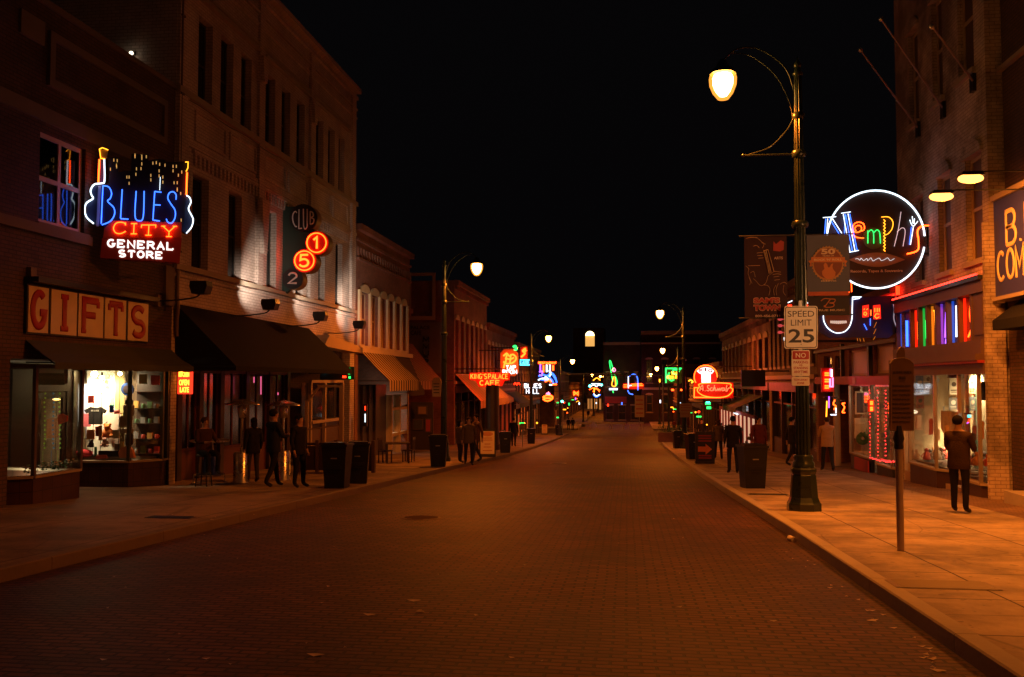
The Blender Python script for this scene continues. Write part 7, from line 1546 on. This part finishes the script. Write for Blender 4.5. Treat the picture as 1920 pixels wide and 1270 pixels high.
# oval sign on the nearest left lamp post
B = Board((-7.2, 35.0)); t = sign('lamp_post_sign', 'small pale placard on the nearest left street lamp', B, 819, 730, 'sign'); mb = B.mb(mat('placard_tan', (.4, .3, .2), .6)); B.prism(mb, [(809, 716), (813, 708), (824, 708), (828, 716), (826, 744), (811, 744)], -.02, .02); mb.build('board', t)
mb = B.mb(M_brown)
for k in range(4): B.box(mb, 813, 719 + k * 5.5, 824, 721 + k * 5.5, .021, .025)
mb.build('graphic', t); mb = B.mb(M_blackm); a = B.c(826, 714); mb.tube([(a[0], a[1], -.05), (a[0] + .5, a[1], -.05)], .02); mb.build('bracket', t)
# flag poles on the white building
for i, (a, b) in enumerate((((1824, 152), (1748, 50)), ((1768, 203), (1652, 36)), ((1721, 240), (1613, 94)))):
    p = onX(*a, XR - .04); q = onX(*b, XR - 2.6 - .0); d = q - p
    t = thing('flag_pole', ('rightmost', 'middle', 'leftmost')[i] + ' of three bare flag poles slanting out from the white building', 'flag pole', tuple(p), 'bare flag poles on the white building'); mb = MB().mat(mat('pole_pink_grey', (.25, .18, .17), .5)); mb.cyl(p, q, .026, .014, 8); mb.build('pole', t)
    mb = MB().mat(M_steel); mb.ball(q, .05, 8, 6); mb.build('finial', t); mb = MB().mat(M_blackm); mb.box(XR - .08, XR - .002, p.y - .1, p.y + .1, p.z - .25, p.z + .15); mb.build('mount', t)
# patio: heaters, tall table, stools, bar railing
def heater(px, py, ht, lb):
    p = onG(px, py); t = thing('patio_heater', lb, 'patio heater', (0, 0, 0), 'steel patio heaters outside the bar')
    mb = MB().mat(M_steel2); mb.lathe([(.23, 0), (.23, .03), (.2, .05), (.2, .72), (.17, .78)], n=20); mb.build('base', t)
    mb = MB().mat(M_steel2); mb.cyl((0, 0, .78), (0, 0, ht - .4), .035); mb.build('pole', t)
    mb = MB().mat(M_steel2); mb.lathe([(.07, ht - .4), (.1, ht - .36), (.12, ht - .1), (.06, ht - .06)], n=16); mb.build('burner', t)
    mb = MB().mat(M_steel2); mb.lathe([(.44, ht - .06), (.43, ht - .04), (.25, ht + .03), (.06, ht + .08), (.0, ht + .09)], n=28); mb.build('reflector', t)
    t.location = p; return t
heater(452, 905, 2.05, 'steel patio heater left of the dark group by the bar'); heater(530, 900, 2.05, 'steel patio heater behind the dark group by the bar')
p = onG(392, 908); t = thing('bar_table', 'tall round steel table with a blue and white cone base outside the bar', 'table', (0, 0, 0))
mb = MB().mat(M_steel2); mb.lathe([(.46, 1.05), (.48, 1.07), (.48, 1.09), (.46, 1.1)], n=32); mb.build('table_top', t)
mb = MB().mat(mat('white_cone', (.65, .6, .52), .5)); mb.lathe([(.12, .72), (.08, 1.05)], n=20); mb.build('upper_cone', t)
mb = MB().mat(mat('blue_cone', (.02, .06, .35), .4)); mb.lathe([(.21, .22), (.13, .718)], n=20); mb.build('lower_cone', t)
mb = MB().mat(M_steel2); mb.tube([(*q, .03) for q in arc(0, 0, .42, .42, 0, 360, 32)[:-1]], .02, 6, closed=True); mb.tube([(*q, .24) for q in arc(0, 0, .36, .36, 0, 360, 32)[:-1]], .016, 6, closed=True)
for k in range(4): a_ = k * 1.57 + .4; mb.tube([(.36 * math.cos(a_), .36 * math.sin(a_), .24), (.38 * math.cos(a_), .38 * math.sin(a_), .03)], .014); mb.tube([(.36 * math.cos(a_), .36 * math.sin(a_), .24), (.1 * math.cos(a_), .1 * math.sin(a_), .26)], .012)
mb.build('foot_ring', t); t.location = p
def stool(X, Y, lb, h=.76):
    t = thing('bar_stool', lb, 'stool', (0, 0, 0)); mb = MB().mat(M_darkwood); mb.lathe([(.17, h - .05), (.185, h - .03), (.18, h), (.0, h + .01)], n=20); mb.build('seat', t)
    for k in range(4): a_ = k * 1.57 + .78; mb = MB().mat(M_blackm); mb.tube([(.12 * math.cos(a_), .12 * math.sin(a_), h - .05), (.2 * math.cos(a_), .2 * math.sin(a_), 0)], .016); mb.build('leg', t)
    mb = MB().mat(M_blackm); mb.tube([(*q, .3) for q in arc(0, 0, .175, .175, 0, 360, 16)[:-1]], .01, 6, closed=True); mb.build('foot_rail', t); t.location = (X, Y, sz(Y)); return t
stool(-10.15, 20.9, 'dark bar stool under the seated person at the tall table')
t = thing('patio_railing', 'low dark railing in front of the kiosk beside the bar', 'railing', (0, 0, 0)); Yr = 27.2; xa, xb = onY(560, 850, Yr).x, onY(700, 850, Yr).x; g_ = sz(Yr)
mb = MB().mat(M_darkwood); mb.box(xa, xb, Yr, Yr + .06, g_ + .82, g_ + .9); mb.box(xa, xb, Yr + .01, Yr + .04, g_ + .05, g_ + .8); mb.build('boarding', t)
for i in range(5): x = xa + (xb - xa) * i / 4; mb = MB().mat(M_brown); mb.box(x - .05, x + .05, Yr - .04, Yr + .1, g_, g_ + .98); mb.build('post', t)
mb = MB().mat(mat('weathered_white_frame', (), 0)); xk = onY(575, 800, Yr + .3).x; xk2 = onY(640, 800, Yr + .3).x; zt_k = onY(600, 722, Yr + .3).z; zb_k = onY(600, 800, Yr + .3).z
t = thing('kiosk_window_frame', 'pale empty sloping timber frame standing over the patio railing', 'frame', (xk, Yr + .3, g_))
mb.box(xk2 - .06, xk2 + .06, Yr + .25, Yr + .35, g_, zt_k); mb.box(xk + .35, xk2 - .06, Yr + .26, Yr + .34, zt_k - .08, zt_k); mb.tube([(xk + .4, Yr + .3, zt_k - .05), (xk, Yr + .3, zt_k - .55)], .045, 4); mb.box(xk - .05, xk + .05, Yr + .26, Yr + .34, g_, zt_k - .5); mb.tube([(xk, Yr + .3, zb_k - .1), (xk2, Yr + .3, zb_k + .05)], .035, 4); mb.build('timber_frame', t)
t = thing('bench', 'slatted bench behind the two left trash cans', 'bench', (0, 0, 0)); mb = MB().mat(M_brown)
for i in range(4): mb.box(-.75, .75, -.2 + i * .11, -.11 + i * .11, .43, .46)
mb.build('seat', t); mb = MB().mat(M_brown)
for i in range(3): mb.box(-.75, .75, .26, .29, .56 + i * .13, .65 + i * .13)
mb.build('backrest', t)
for s in (-1, 1): mb = MB().mat(M_blackm); mb.box(s * .65 - .03, s * .65 + .03, -.2, .3, 0, .428); mb.build('leg', t)
q_ = onG(668, 875); t.location = (q_.x - 1.8, q_.y + 3, sz(q_.y + 3)); t.rotation_euler = (0, 0, 1.5)
# tables and chairs before the striped awning
t = thing('cafe_table', 'dark square table in front of the first striped awning', 'table', (0, 0, 0)); mb = MB().mat(M_darkwood); mb.box(-.45, .45, -.45, .45, .72, .76); mb.build('table_top', t)
for a_ in (-1, 1):
    for b_ in (-1, 1): mb = MB().mat(M_darkwood); mb.box(a_ * .4 - .03, a_ * .4 + .03, b_ * .4 - .03, b_ * .4 + .03, 0, .719); mb.build('leg', t)
q_ = onG(745, 868); t.location = (q_.x, q_.y, q_.z); t.rotation_euler = (0, 0, .3)
def chair(px, py, rz_, lb):
    q_ = onG(px, py); t = thing('cafe_chair', lb, 'chair', (0, 0, 0), 'dark chairs by the striped awning'); mb = MB().mat(M_darkwood); mb.box(-.21, .21, -.21, .21, .43, .47); mb.build('seat', t); mb = MB().mat(M_darkwood)
    mb.box(-.21, .21, .19, .22, .86, .95)
    for i in range(5): mb.box(-.18 + i * .085, -.15 + i * .085, .195, .215, .471, .86)
    mb.build('backrest', t)
    for a_ in (-1, 1):
        for b_ in (-1, 1): mb = MB().mat(M_darkwood); mb.box(a_ * .18 - .02, a_ * .18 + .02, b_ * .18 - .02, b_ * .18 + .02, 0, .429); mb.build('leg', t)
    t.location = q_; t.rotation_euler = (0, 0, rz_)
chair(722, 868, 1.4, 'dark chair left of the table by the striped awning'); chair(766, 866, -1.6, 'dark chair right of the table by the striped awning')
# goods against the wall under the painted sign
YW = 50.0
for i, (q, c, lb) in enumerate((((783, 761, 801, 778), (.3, .17, .08), 'small framed amber sign on the dark wall left of the lamp post'), ((797, 785, 809, 811), (.35, .04, .03), 'small red framed sign low on the dark wall left of the lamp post'), ((774, 786, 794, 806), (.05, .05, .06), 'dark framed board beside the small red sign'))):
    B = Board((0, 48.2)); t = sign('framed_sign', lb, B, q[0], q[3], 'sign'); mb = B.mb(M_brown); B.prism(mb, rect(*q), 0, .05); mb.build('frame', t); mb = B.mb(mat('framed_%d' % i, c, .5)); B.prism(mb, rect(q[0] + 2, q[1] + 2, q[2] - 2, q[3] - 2), .051, .056); mb.build('panel', t)
mb = MB().mat(M_darkwood); B = Board((0, 48.3)); a = B.c(770, 690); mb.frame(B.o, B.u); mb.box(a[0], B.c(815, 0)[0], gz(48), B.c(0, 752)[1], -.1, 0); tag(mb.build('timber_screen'), 'dark timber screen carrying small framed signs left of the lamp post', 'screen')
mb = MB().mat(M_darkwood); p = onG(918, 846); mb.cyl((p.x, p.y + 1, sz(p.y)), (p.x, p.y + 1, onY(918, 722, p.y + 1).z), .36, n=20); mb.cyl((p.x, p.y + 1, sz(p.y)), (p.x, p.y + 1, sz(p.y) + .3), .42, n=20); tag(mb.build('round_pillar'), 'thick dark round pillar under the KINGS PALACE sign', 'pillar')
def planter(px, py, w, lb):
    p = onG(px, py); t = thing('planter', lb, 'planter', (0, 0, 0), 'brick planters at the far right kerb'); mb = MB().mat(BR_red); mb.box(-w / 2, w / 2, -.4, .4, 0, .75); mb.build('box', t); mb = MB().mat(LEAF); q = random.Random(px)
    for i in range(160):
        c_ = Vector((q.uniform(-w / 2.2, w / 2.2), q.uniform(-.35, .35), .76 + q.random() * .5)); d = Vector((q.uniform(-1, 1), q.uniform(-1, 1), q.uniform(-.3, 1))).normalized() * .13; e = d.cross(Vector((0, 0, 1))).normalized() * .04; mb.quad(c_ - e, c_ + d * .5 - e, c_ + d, c_ + e)
    mb.build('foliage', t); t.location = p
planter(1250, 829, 1.3, 'left brick planter by the far right kerb'); planter(1276, 826, 1.3, 'right brick planter by the far right kerb')
for px, py, Y_, key, r_, lb in ((1237, 714, 118, 'yellow', .1, 'tiny warm light high at the far right corner'), (1238, 753, 118, 'white', .09, 'tiny white light low at the far right corner'), (1067, 758, 150, 'green', .12, 'tiny green light far left past the crossing'), (1079, 748, 150, 'violet', .08, 'tiny violet neon tick far left past the crossing'),
        (1086, 757, 170, 'white', .13, 'tiny white light far down the left row'), (1140, 760, 163, 'red', .13, 'tiny red light beside the far red awning'), (1166, 757, 158, 'blue', .12, 'tiny blue neon strip on the far hall front'), (1118, 756, 228, 'white', .15, 'tiny white light in the golden far store front')):
    B = Board((0, Y_)); a = B.c(px, py); mb = B.mb(NE[key]); mb.tube([(a[0], a[1] - .2, 0), (a[0], a[1] + .2, 0)], r_, 6); mb.mat(M_black); mb.box(a[0] - .05, a[0] + .05, a[1] + .2, a[1] + .35, -.1, .05); tag(mb.build('distant_light'), lb, 'light')
q = random.Random(31)
for side_, n_ in ((-1, 13), (1, 10)):
    for i in range(n_):
        Y_ = q.uniform(92, 215) if side_ < 0 else q.uniform(84, 150); zc = sz(Y_) + q.choice((1.3, 2.1, 2.6, 3.3)); X_ = (XL + .35) if side_ < 0 else (XR - .35)
        if 116 < Y_ < 141: Y_ += 26
        if side_ > 0 and Y_ > 155: Y_ = 110
        mb = MB().mat(NE[q.choice(('orange', 'yellow', 'yellow', 'white', 'red', 'red'))] if i % 4 else NE['green']); r_ = q.uniform(.05, .09)
        if i % 2: mb.ball((X_, Y_, zc), r_ * 1.3, 8, 6)
        else: mb.tube([(X_ - .25, Y_, zc), (X_ + .25, Y_, zc)], r_, 6)
        mb.mat(M_black); mb.box(X_ - .02, X_ + .02, Y_ - .02, Y_ + .02, zc + r_, zc + .5)
        tag(mb.build('shop_front_light'), 'tiny coloured shop front lights scattered along the far ' + ('left' if side_ < 0 else 'right') + ' row', 'light', 'tiny lights along the far ' + ('left' if side_ < 0 else 'right') + ' row')
for px, py, Y_, c_, e_ in ((1188, 722, 157, (1, .05, .02), 150), (1150, 725, 162, (1, .1, .04), 60), (1340, 720, 57.4, (1, .06, .03), 130), (918, 712, YL(852) - .5, (1, .06, .02), 140), (955, 680, 67.5, (1, .2, .04), 120)):
    p = onY(px, py, Y_ - .6); ld = bpy.data.lights.new('neon_light', 'POINT'); ld.energy = e_; ld.color = c_; ld.shadow_soft_size = .4; lo = bpy.data.objects.new('neon_light', ld); COL.objects.link(lo); lo.location = p  # unseen point lights added to strengthen the glow around the neon signs
# things on the ground
def disc(px, py, r, lb, h=0.0, m=None, cat='manhole cover', square=None):
    p = onG(px, py, h); mb = MB().mat(m or mat('cast_iron', (.11, .06, .04), .5, .3)); sl = -.043
    n = 32; pts = [(r * math.cos(6.2832 * i / n), r * math.sin(6.2832 * i / n)) for i in range(n)] if not square else [(-square, -r), (square, -r), (square, r), (-square, r)]
    n = len(pts); vs = [(p.x + a, p.y + b, p.z + b * sl + .005) for a, b in pts] + [(p.x + a * .96, p.y + b * .96, p.z + b * sl * .96 + .012) for a, b in pts]
    mb.add(vs, [(i, (i + 1) % n, n + (i + 1) % n, n + i) for i in range(n)] + [tuple(range(n, 2 * n))])
    for k in range(-4, 5):
        yy = k * r / 5; hw = (math.sqrt(max(0, (r * .85) ** 2 - yy * yy)) if not square else square * .88)
        if hw > .02: mb.add([(p.x - hw, p.y + yy - .012, p.z + yy * sl + .013), (p.x + hw, p.y + yy - .012, p.z + yy * sl + .013), (p.x + hw, p.y + yy + .012, p.z + yy * sl + .02), (p.x - hw, p.y + yy + .012, p.z + yy * sl + .02)], [(0, 1, 2, 3)])
    return tag(mb.build('manhole_cover' if not square else 'access_cover'), lb, cat)
disc(1047, 869, .35, 'round manhole cover shining in the middle of the road', 0, M_steel); disc(790, 972, .36, 'round manhole cover in the left half of the road near the viewer')
disc(1766, 1098, .22, 'rectangular iron cover in the right pavement below the historic marker', KH, mat('worn_cover', (.2, .15, .1), .6, .2), 'access cover', .5); disc(1440, 928, .12, 'narrow dark cover in the right pavement left of the lamp post', KH, M_black, 'access cover', .45); disc(320, 971, .12, 'narrow dark cover in the left pavement before the bar', KH, M_black, 'access cover', .4)
p = onG(1484, 1015, 0); mb = MB().mat(mat('paper_white', (.7, .6, .48), .7)); mb.frame((p.x, p.y, p.z + .035), (1, .3, 0), (0, 0, 1)); mb.lathe([(.045, -.06), (.035, .06)], n=14); mb.ball((.0, .0, .0), .06, 8, 6, (1.3, .6, .9)); tag(mb.build('paper_cup'), 'crumpled white paper cup in the gutter at the right kerb', 'cup')
mb = MB().mat(mat('litter_paper', (.6, .48, .36), .8)); q = random.Random(8)
for i in range(95):
    if i < 50: px, py, h = q.uniform(60, 1500), q.uniform(900, 1250), 0
    elif i < 80: y_ = q.uniform(1000, 1262); px, py, h = 1480 + (y_ - 985) * 1.3 - q.uniform(15, 60), y_ + 18, 0
    else: px, py, h = q.uniform(60, 500), q.uniform(930, 985), KH
    p = onG(px, py, h)
    if h == 0 and not (-6.8 < p.x < 2.35): continue
    s_ = q.uniform(.008, .022) * (1 + (i % 9 == 0)); a_ = q.random() * 3
    mb.add([(p.x + s_ * math.cos(a_ + k * 1.57) * (1 + .8 * (k % 2)), p.y + s_ * math.sin(a_ + k * 1.57), p.z + .006 + .008 * (k % 2)) for k in range(4)], [(0, 1, 2, 3)])
o_ = mb.build('litter'); o_['kind'] = 'stuff'
# ------------------------------------------------------------------ people
SKIN = mat('skin_tone', (.42, .24, .16), .6); SHOE = mat('dark_shoe', (.03, .025, .02), .5)
def person(px, py, lb, top, legs, hair, h=1.75, face=0.0, pose='stand', loc=None, arms=0.0, hat=None, bag=None, long_hair=False):
    k = h / 1.75
    J = {}
    st = {'stand': .04, 'walk': .22, 'sit': 0}[pose]
    J['pelvis'] = (0, 0, .95); J['waist'] = (0, 0.01, 1.08); J['chest'] = (0, 0, 1.28); J['upper'] = (0, .01, 1.42); J['neck'] = (0, .0, 1.50); J['head0'] = (0, -.01, 1.575); J['head1'] = (0, -.015, 1.66); J['head2'] = (0, -.005, 1.725)
    for s, n in ((-1, 'l'), (1, 'r')):
        f = st * s
        J['hip' + n] = (s * .10, 0, .90)
        if pose == 'sit': J['knee' + n] = (s * .13, -.44, .88); J['ank' + n] = (s * .13, -.40, .46); J['toe' + n] = (s * .14, -.56, .41)
        else: J['knee' + n] = (s * .11, -f * .5 - .03, .50); J['ank' + n] = (s * .115, -f * .9 + (.08 if f < -.1 else 0), .09 + (.05 if f < -.1 else 0)); J['toe' + n] = (s * .14, J['ank' + n][1] - .16, .03 + (.02 if f < -.1 else 0))
        J['sho' + n] = (s * .19, .01, 1.42)
        sw = -f * .7
        if arms and (arms > 0 or s > 0): J['elb' + n] = (s * .24, -.10, 1.14); J['wri' + n] = (s * .12, -.32, 1.16); J['pal' + n] = (s * .07, -.39, 1.18)
        elif pose == 'sit': J['elb' + n] = (s * .26, -.12, 1.17); J['wri' + n] = (s * .16, -.36, 1.17); J['pal' + n] = (s * .12, -.43, 1.18)
        else: J['elb' + n] = (s * .25, .03 - sw * .5, 1.13); J['wri' + n] = (s * .26, -.05 - sw, .88); J['pal' + n] = (s * .265, -.07 - sw * 1.1, .81)
    Rd = dict(pelvis=(.165, .12), waist=(.15, .11), chest=(.18, .125), upper=(.15, .11), neck=(.058, .06), head0=(.065, .08), head1=(.075, .095), head2=(.06, .075))
    for n in 'lr': Rd.update({'hip' + n: (.105, .10), 'knee' + n: (.07, .07), 'ank' + n: (.05, .055), 'toe' + n: (.045, .035), 'sho' + n: (.075, .07), 'elb' + n: (.055, .055), 'wri' + n: (.034, .03), 'pal' + n: (.03, .02)})
    E = [('pelvis', 'waist'), ('waist', 'chest'), ('chest', 'upper'), ('upper', 'neck'), ('neck', 'head0'), ('head0', 'head1'), ('head1', 'head2')]
    for n in 'lr': E += [('pelvis', 'hip' + n), ('hip' + n, 'knee' + n), ('knee' + n, 'ank' + n), ('ank' + n, 'toe' + n), ('upper', 'sho' + n), ('sho' + n, 'elb' + n), ('elb' + n, 'wri' + n), ('wri' + n, 'pal' + n)]
    for s, n in ((-1, 'l'), (1, 'r')):          # five fingers from each palm, a little curled
        p = Vector(J['pal' + n]); d = (p - Vector(J['wri' + n])).normalized(); a = Vector((0, 1, 0)) if abs(d.z) > .6 else Vector((1, 0, 0)); a = (a - d * a.dot(d)).normalized(); c = d.cross(a).normalized()
        for i, ln in enumerate((.062, .07, .066, .052)):
            b = p + a * (-.024 + i * .016) + d * .012; m_ = b + d * ln * .5 + c * .008; e = b + d * ln * .85 + c * .026
            for q_, v in (('a', b), ('b', m_), ('c', e)): J['f%s%d%s' % (n, i, q_)] = tuple(v); Rd['f%s%d%s' % (n, i, q_)] = (.0085, .0085)
            E += [('pal' + n, 'f%s%da' % (n, i)), ('f%s%da' % (n, i), 'f%s%db' % (n, i)), ('f%s%db' % (n, i), 'f%s%dc' % (n, i))]
        b = p - a * .032 - d * .015; e = b - a * .012 + d * .04 + c * .02
        J['th%sa' % n] = tuple(b); J['th%sb' % n] = tuple(e); Rd['th%sa' % n] = (.011, .011); Rd['th%sb' % n] = (.009, .009); E += [('pal' + n, 'th%sa' % n), ('th%sa' % n, 'th%sb' % n)]
    names = list(J); idx = {n: i for i, n in enumerate(names)}
    me = bpy.data.meshes.new('sk'); me.from_pydata([J[n] for n in names], [(idx[a], idx[b]) for a, b in E], [])
    ob = bpy.data.objects.new('sk', me); COL.objects.link(ob); ob.modifiers.new('Skin', 'SKIN'); 
    sv = me.skin_vertices[0].data
    for n in names: sv[idx[n]].radius = Rd[n]; sv[idx[n]].use_root = (n == 'pelvis')
    ob.modifiers[0].use_smooth_shade = True; m2 = ob.modifiers.new('sub', 'SUBSURF'); m2.levels = 1; m2.render_levels = 1
    bpy.context.view_layer.update(); dg = bpy.context.evaluated_depsgraph_get(); bm_ = bpy.data.meshes.new_from_object(ob.evaluated_get(dg)); bpy.data.objects.remove(ob)
    for m_ in (top, legs, SKIN, SHOE): bm_.materials.append(m_)
    for v in bm_.vertices:                      # a chin and a nose on the head
        if v.co.z > 1.53 and v.co.y < -.05:
            if 1.60 < v.co.z < 1.665 and abs(v.co.x) < .02: v.co.y -= .022
            if v.co.z < 1.58: v.co.y -= .01
    for p in bm_.polygons:
        c = p.center; z = c.z; arm = abs(c.x) > .2 or (c.y < -.2 and z > 1.0)
        if z > 1.485: mi = 2
        elif pose == 'sit': mi = 0 if (z > 1.02 or arm and z > 1.05) else (3 if z < .47 and c.y < -.35 else 1)
        elif z < .1: mi = 3
        elif z < .93 and abs(c.x) < .2: mi = 1
        else: mi = 0
        hand = False
        for n in 'lr':
            if (c - Vector(J['pal' + n])).length < .11: hand = True
        if hand: mi = 2
        p.material_index = mi; p.use_smooth = True
    p0 = loc or onG(px, py)
    t = thing('person', lb, 'person', (0, 0, 0))
    bo = bpy.data.objects.new('body', bm_); COL.objects.link(bo); bo.parent = t
    jk = MB().mat(top); hemz = .80 if pose != 'sit' else .93
    jk.lathe([(.175, hemz), (.185, hemz + .02), (.178, hemz + .12), (.168, hemz + .26), (.18, hemz + .4), (.15, hemz + .5)], n=20, squash=(1.1, .78)); jk.build('jacket', t)
    hm = MB().mat(hair); hm.ball((0, .018, 1.685), .098, 14, 9, (.92, 1.05, .98))
    if long_hair: hm.ball((0, .05, 1.58), .09, 12, 8, (1.0, .6, 1.5))
    hm.build('hair', t)
    fm = MB().mat(mat('eye_dark', (.02, .02, .02), .3))
    for s in (-1, 1): fm.ball((s * .032, -.103, 1.645), .009, 6, 4)
    fm.tube([(-.022, -.102, 1.592), (.022, -.102, 1.592)], .004, 4); fm.build('face_features', t)
    em = MB().mat(SKIN)
    for s in (-1, 1): em.ball((s * .088, .0, 1.635), .02, 6, 5, (.5, .8, 1.4))
    em.build('ears', t)
    if hat: hh = MB().mat(hat); hh.lathe([(.105, 1.70), (.108, 1.73), (.09, 1.79), (.03, 1.81)], (0, .01, 0), 18); hh.prism([(-.07, -.1), (.07, -.1), (.06, -.2), (-.06, -.2)], 1.70, 1.715); hh.build('cap', t)
    t.location = p0; t.rotation_euler = (0, 0, face); t.scale = (k,) * 3
    if bag:
        b = thing('carrier_bag', bag[1], 'bag', (0, 0, 0)); w = bag[0]; mb = MB().mat(w); mb.add([(-.13, -.05, 0), (.13, -.05, 0), (.13, .05, 0), (-.13, .05, 0), (-.15, -.03, .34), (.15, -.03, .34), (.15, .03, .34), (-.15, .03, .34)], [(0, 3, 2, 1), (0, 1, 5, 4), (1, 2, 6, 5), (2, 3, 7, 6), (3, 0, 4, 7), (4, 5, 6, 7)]); mb.build('sack', b)
        mb = MB().mat(bag[2] if len(bag) > 2 else w); mb.tube([(-.06, 0, .34), (-.05, 0, .44), (.05, 0, .44), (.06, 0, .34)], .008); mb.build('handles', b)
        pal = Vector(J['pall']) * k; pw = Matrix.Rotation(face, 3, 'Z') @ pal; b.location = Vector(p0) + pw - Vector((0, 0, .47)); b.rotation_euler = (0, 0, face)
    return t
def D(n, c): return mat('cloth_' + n, c, .92, 0, .35, 5, .6, .15)
BLK, NAVY, TAN, RUST, OLIVE, GREY, DENIM, BRN = D('black', (.02, .018, .018)), D('navy', (.025, .03, .05)), D('tan', (.42, .27, .15)), D('rust', (.13, .03, .02)), D('olive', (.11, .08, .045)), D('grey', (.16, .14, .13)), D('denim', (.05, .06, .1)), D('brown', (.14, .08, .05))
CHAR = D('charcoal', (.05, .045, .045)); HB, HD, HG = D('hair_brown', (.05, .028, .015)), D('hair_black', (.012, .01, .01)), D('hair_grey', (.3, .26, .22))
PI = math.pi
person(1375, 888, 'person in dark clothes standing with back turned, left of the near right trash can', BLK, NAVY, HD, 1.78, PI + .1)
person(1347, 862, 'person in a tan jacket walking away past the arrow board', OLIVE, BLK, HB, 1.72, PI, 'walk', long_hair=True)
person(1424, 880, 'person in a dark red coat behind the near right trash can', RUST, BLK, HD, 1.8, .3)
person(1486, 874, 'person in black carrying a red and white bag left of the green lamp post', BLK, BLK, HD, 1.78, PI / 2 + .2, 'walk', bag=(mat('bag_red', (.6, .12, .08), .5), 'red and white carrier bag held by the person left of the green lamp post'))
person(1552, 884, 'person in a light tan jacket walking away right of the green lamp post', TAN, NAVY, HB, 1.78, PI, 'walk', arms=.5)
person(1800, 962, 'person in a dark brown coat looking into the music shop window', D('dark_brown', (.05, .028, .018)), BLK, HD, 1.74, PI - .7, arms=.5)
person(474, 905, 'leftmost person of the dark group standing outside the bar', BLK, CHAR, HD, 1.64, PI + .9, long_hair=True)
person(512, 914, 'person in black in the middle of the dark group outside the bar', NAVY, BLK, HD, 1.84, PI - .6, 'walk', arms=.5)
person(560, 914, 'rightmost person of the dark group outside the bar, bare calves', BLK, BLK, HD, 1.72, 1.2)
sp = (-10.15, 20.9); person(0, 0, 'person seated on a stool at the tall table outside the bar', D('dull_brown', (.06, .03, .022)), BLK, HB, 1.72, PI / 2 - .6, 'sit', loc=(sp[0], sp[1], sz(sp[1]) - .08))
person(862, 868, 'person in grey standing left of the walking pair under the orange awning', GREY, CHAR, HD, 1.62, PI - .9, long_hair=True)
person(879, 872, 'person in an olive jacket, middle of the three under the orange awning', OLIVE, BLK, HB, 1.72, .2, 'walk')
person(893, 868, 'person in a brown coat, rightmost of the three under the orange awning', BRN, DENIM, HD, 1.83, -.9, 'walk')
person(963, 838, 'dark figure walking on the left pavement below the BLUES HALL sign', BLK, BLK, HD, 1.76, PI, 'walk')
person(1066, 807, 'left one of two far dark figures at the end of the left kerb', BLK, NAVY, HD, 1.75, PI)
person(1074, 807, 'right one of two far dark figures at the end of the left kerb', NAVY, BLK, HD, 1.78, PI, 'walk')
person(1316, 838, 'dark figure on the right pavement under the PIG sign', BLK, BLK, HD, 1.75, 0)
person(1264, 812, 'far person in rust by the right planters', RUST, BLK, HD, 1.75, PI)
person(1103, 786, 'tiny far person in the street beyond the barricades', BLK, BLK, HD, 1.75, PI)
for o_ in list(bpy.data.objects):
    if '_o' in o_: del o_['_o']
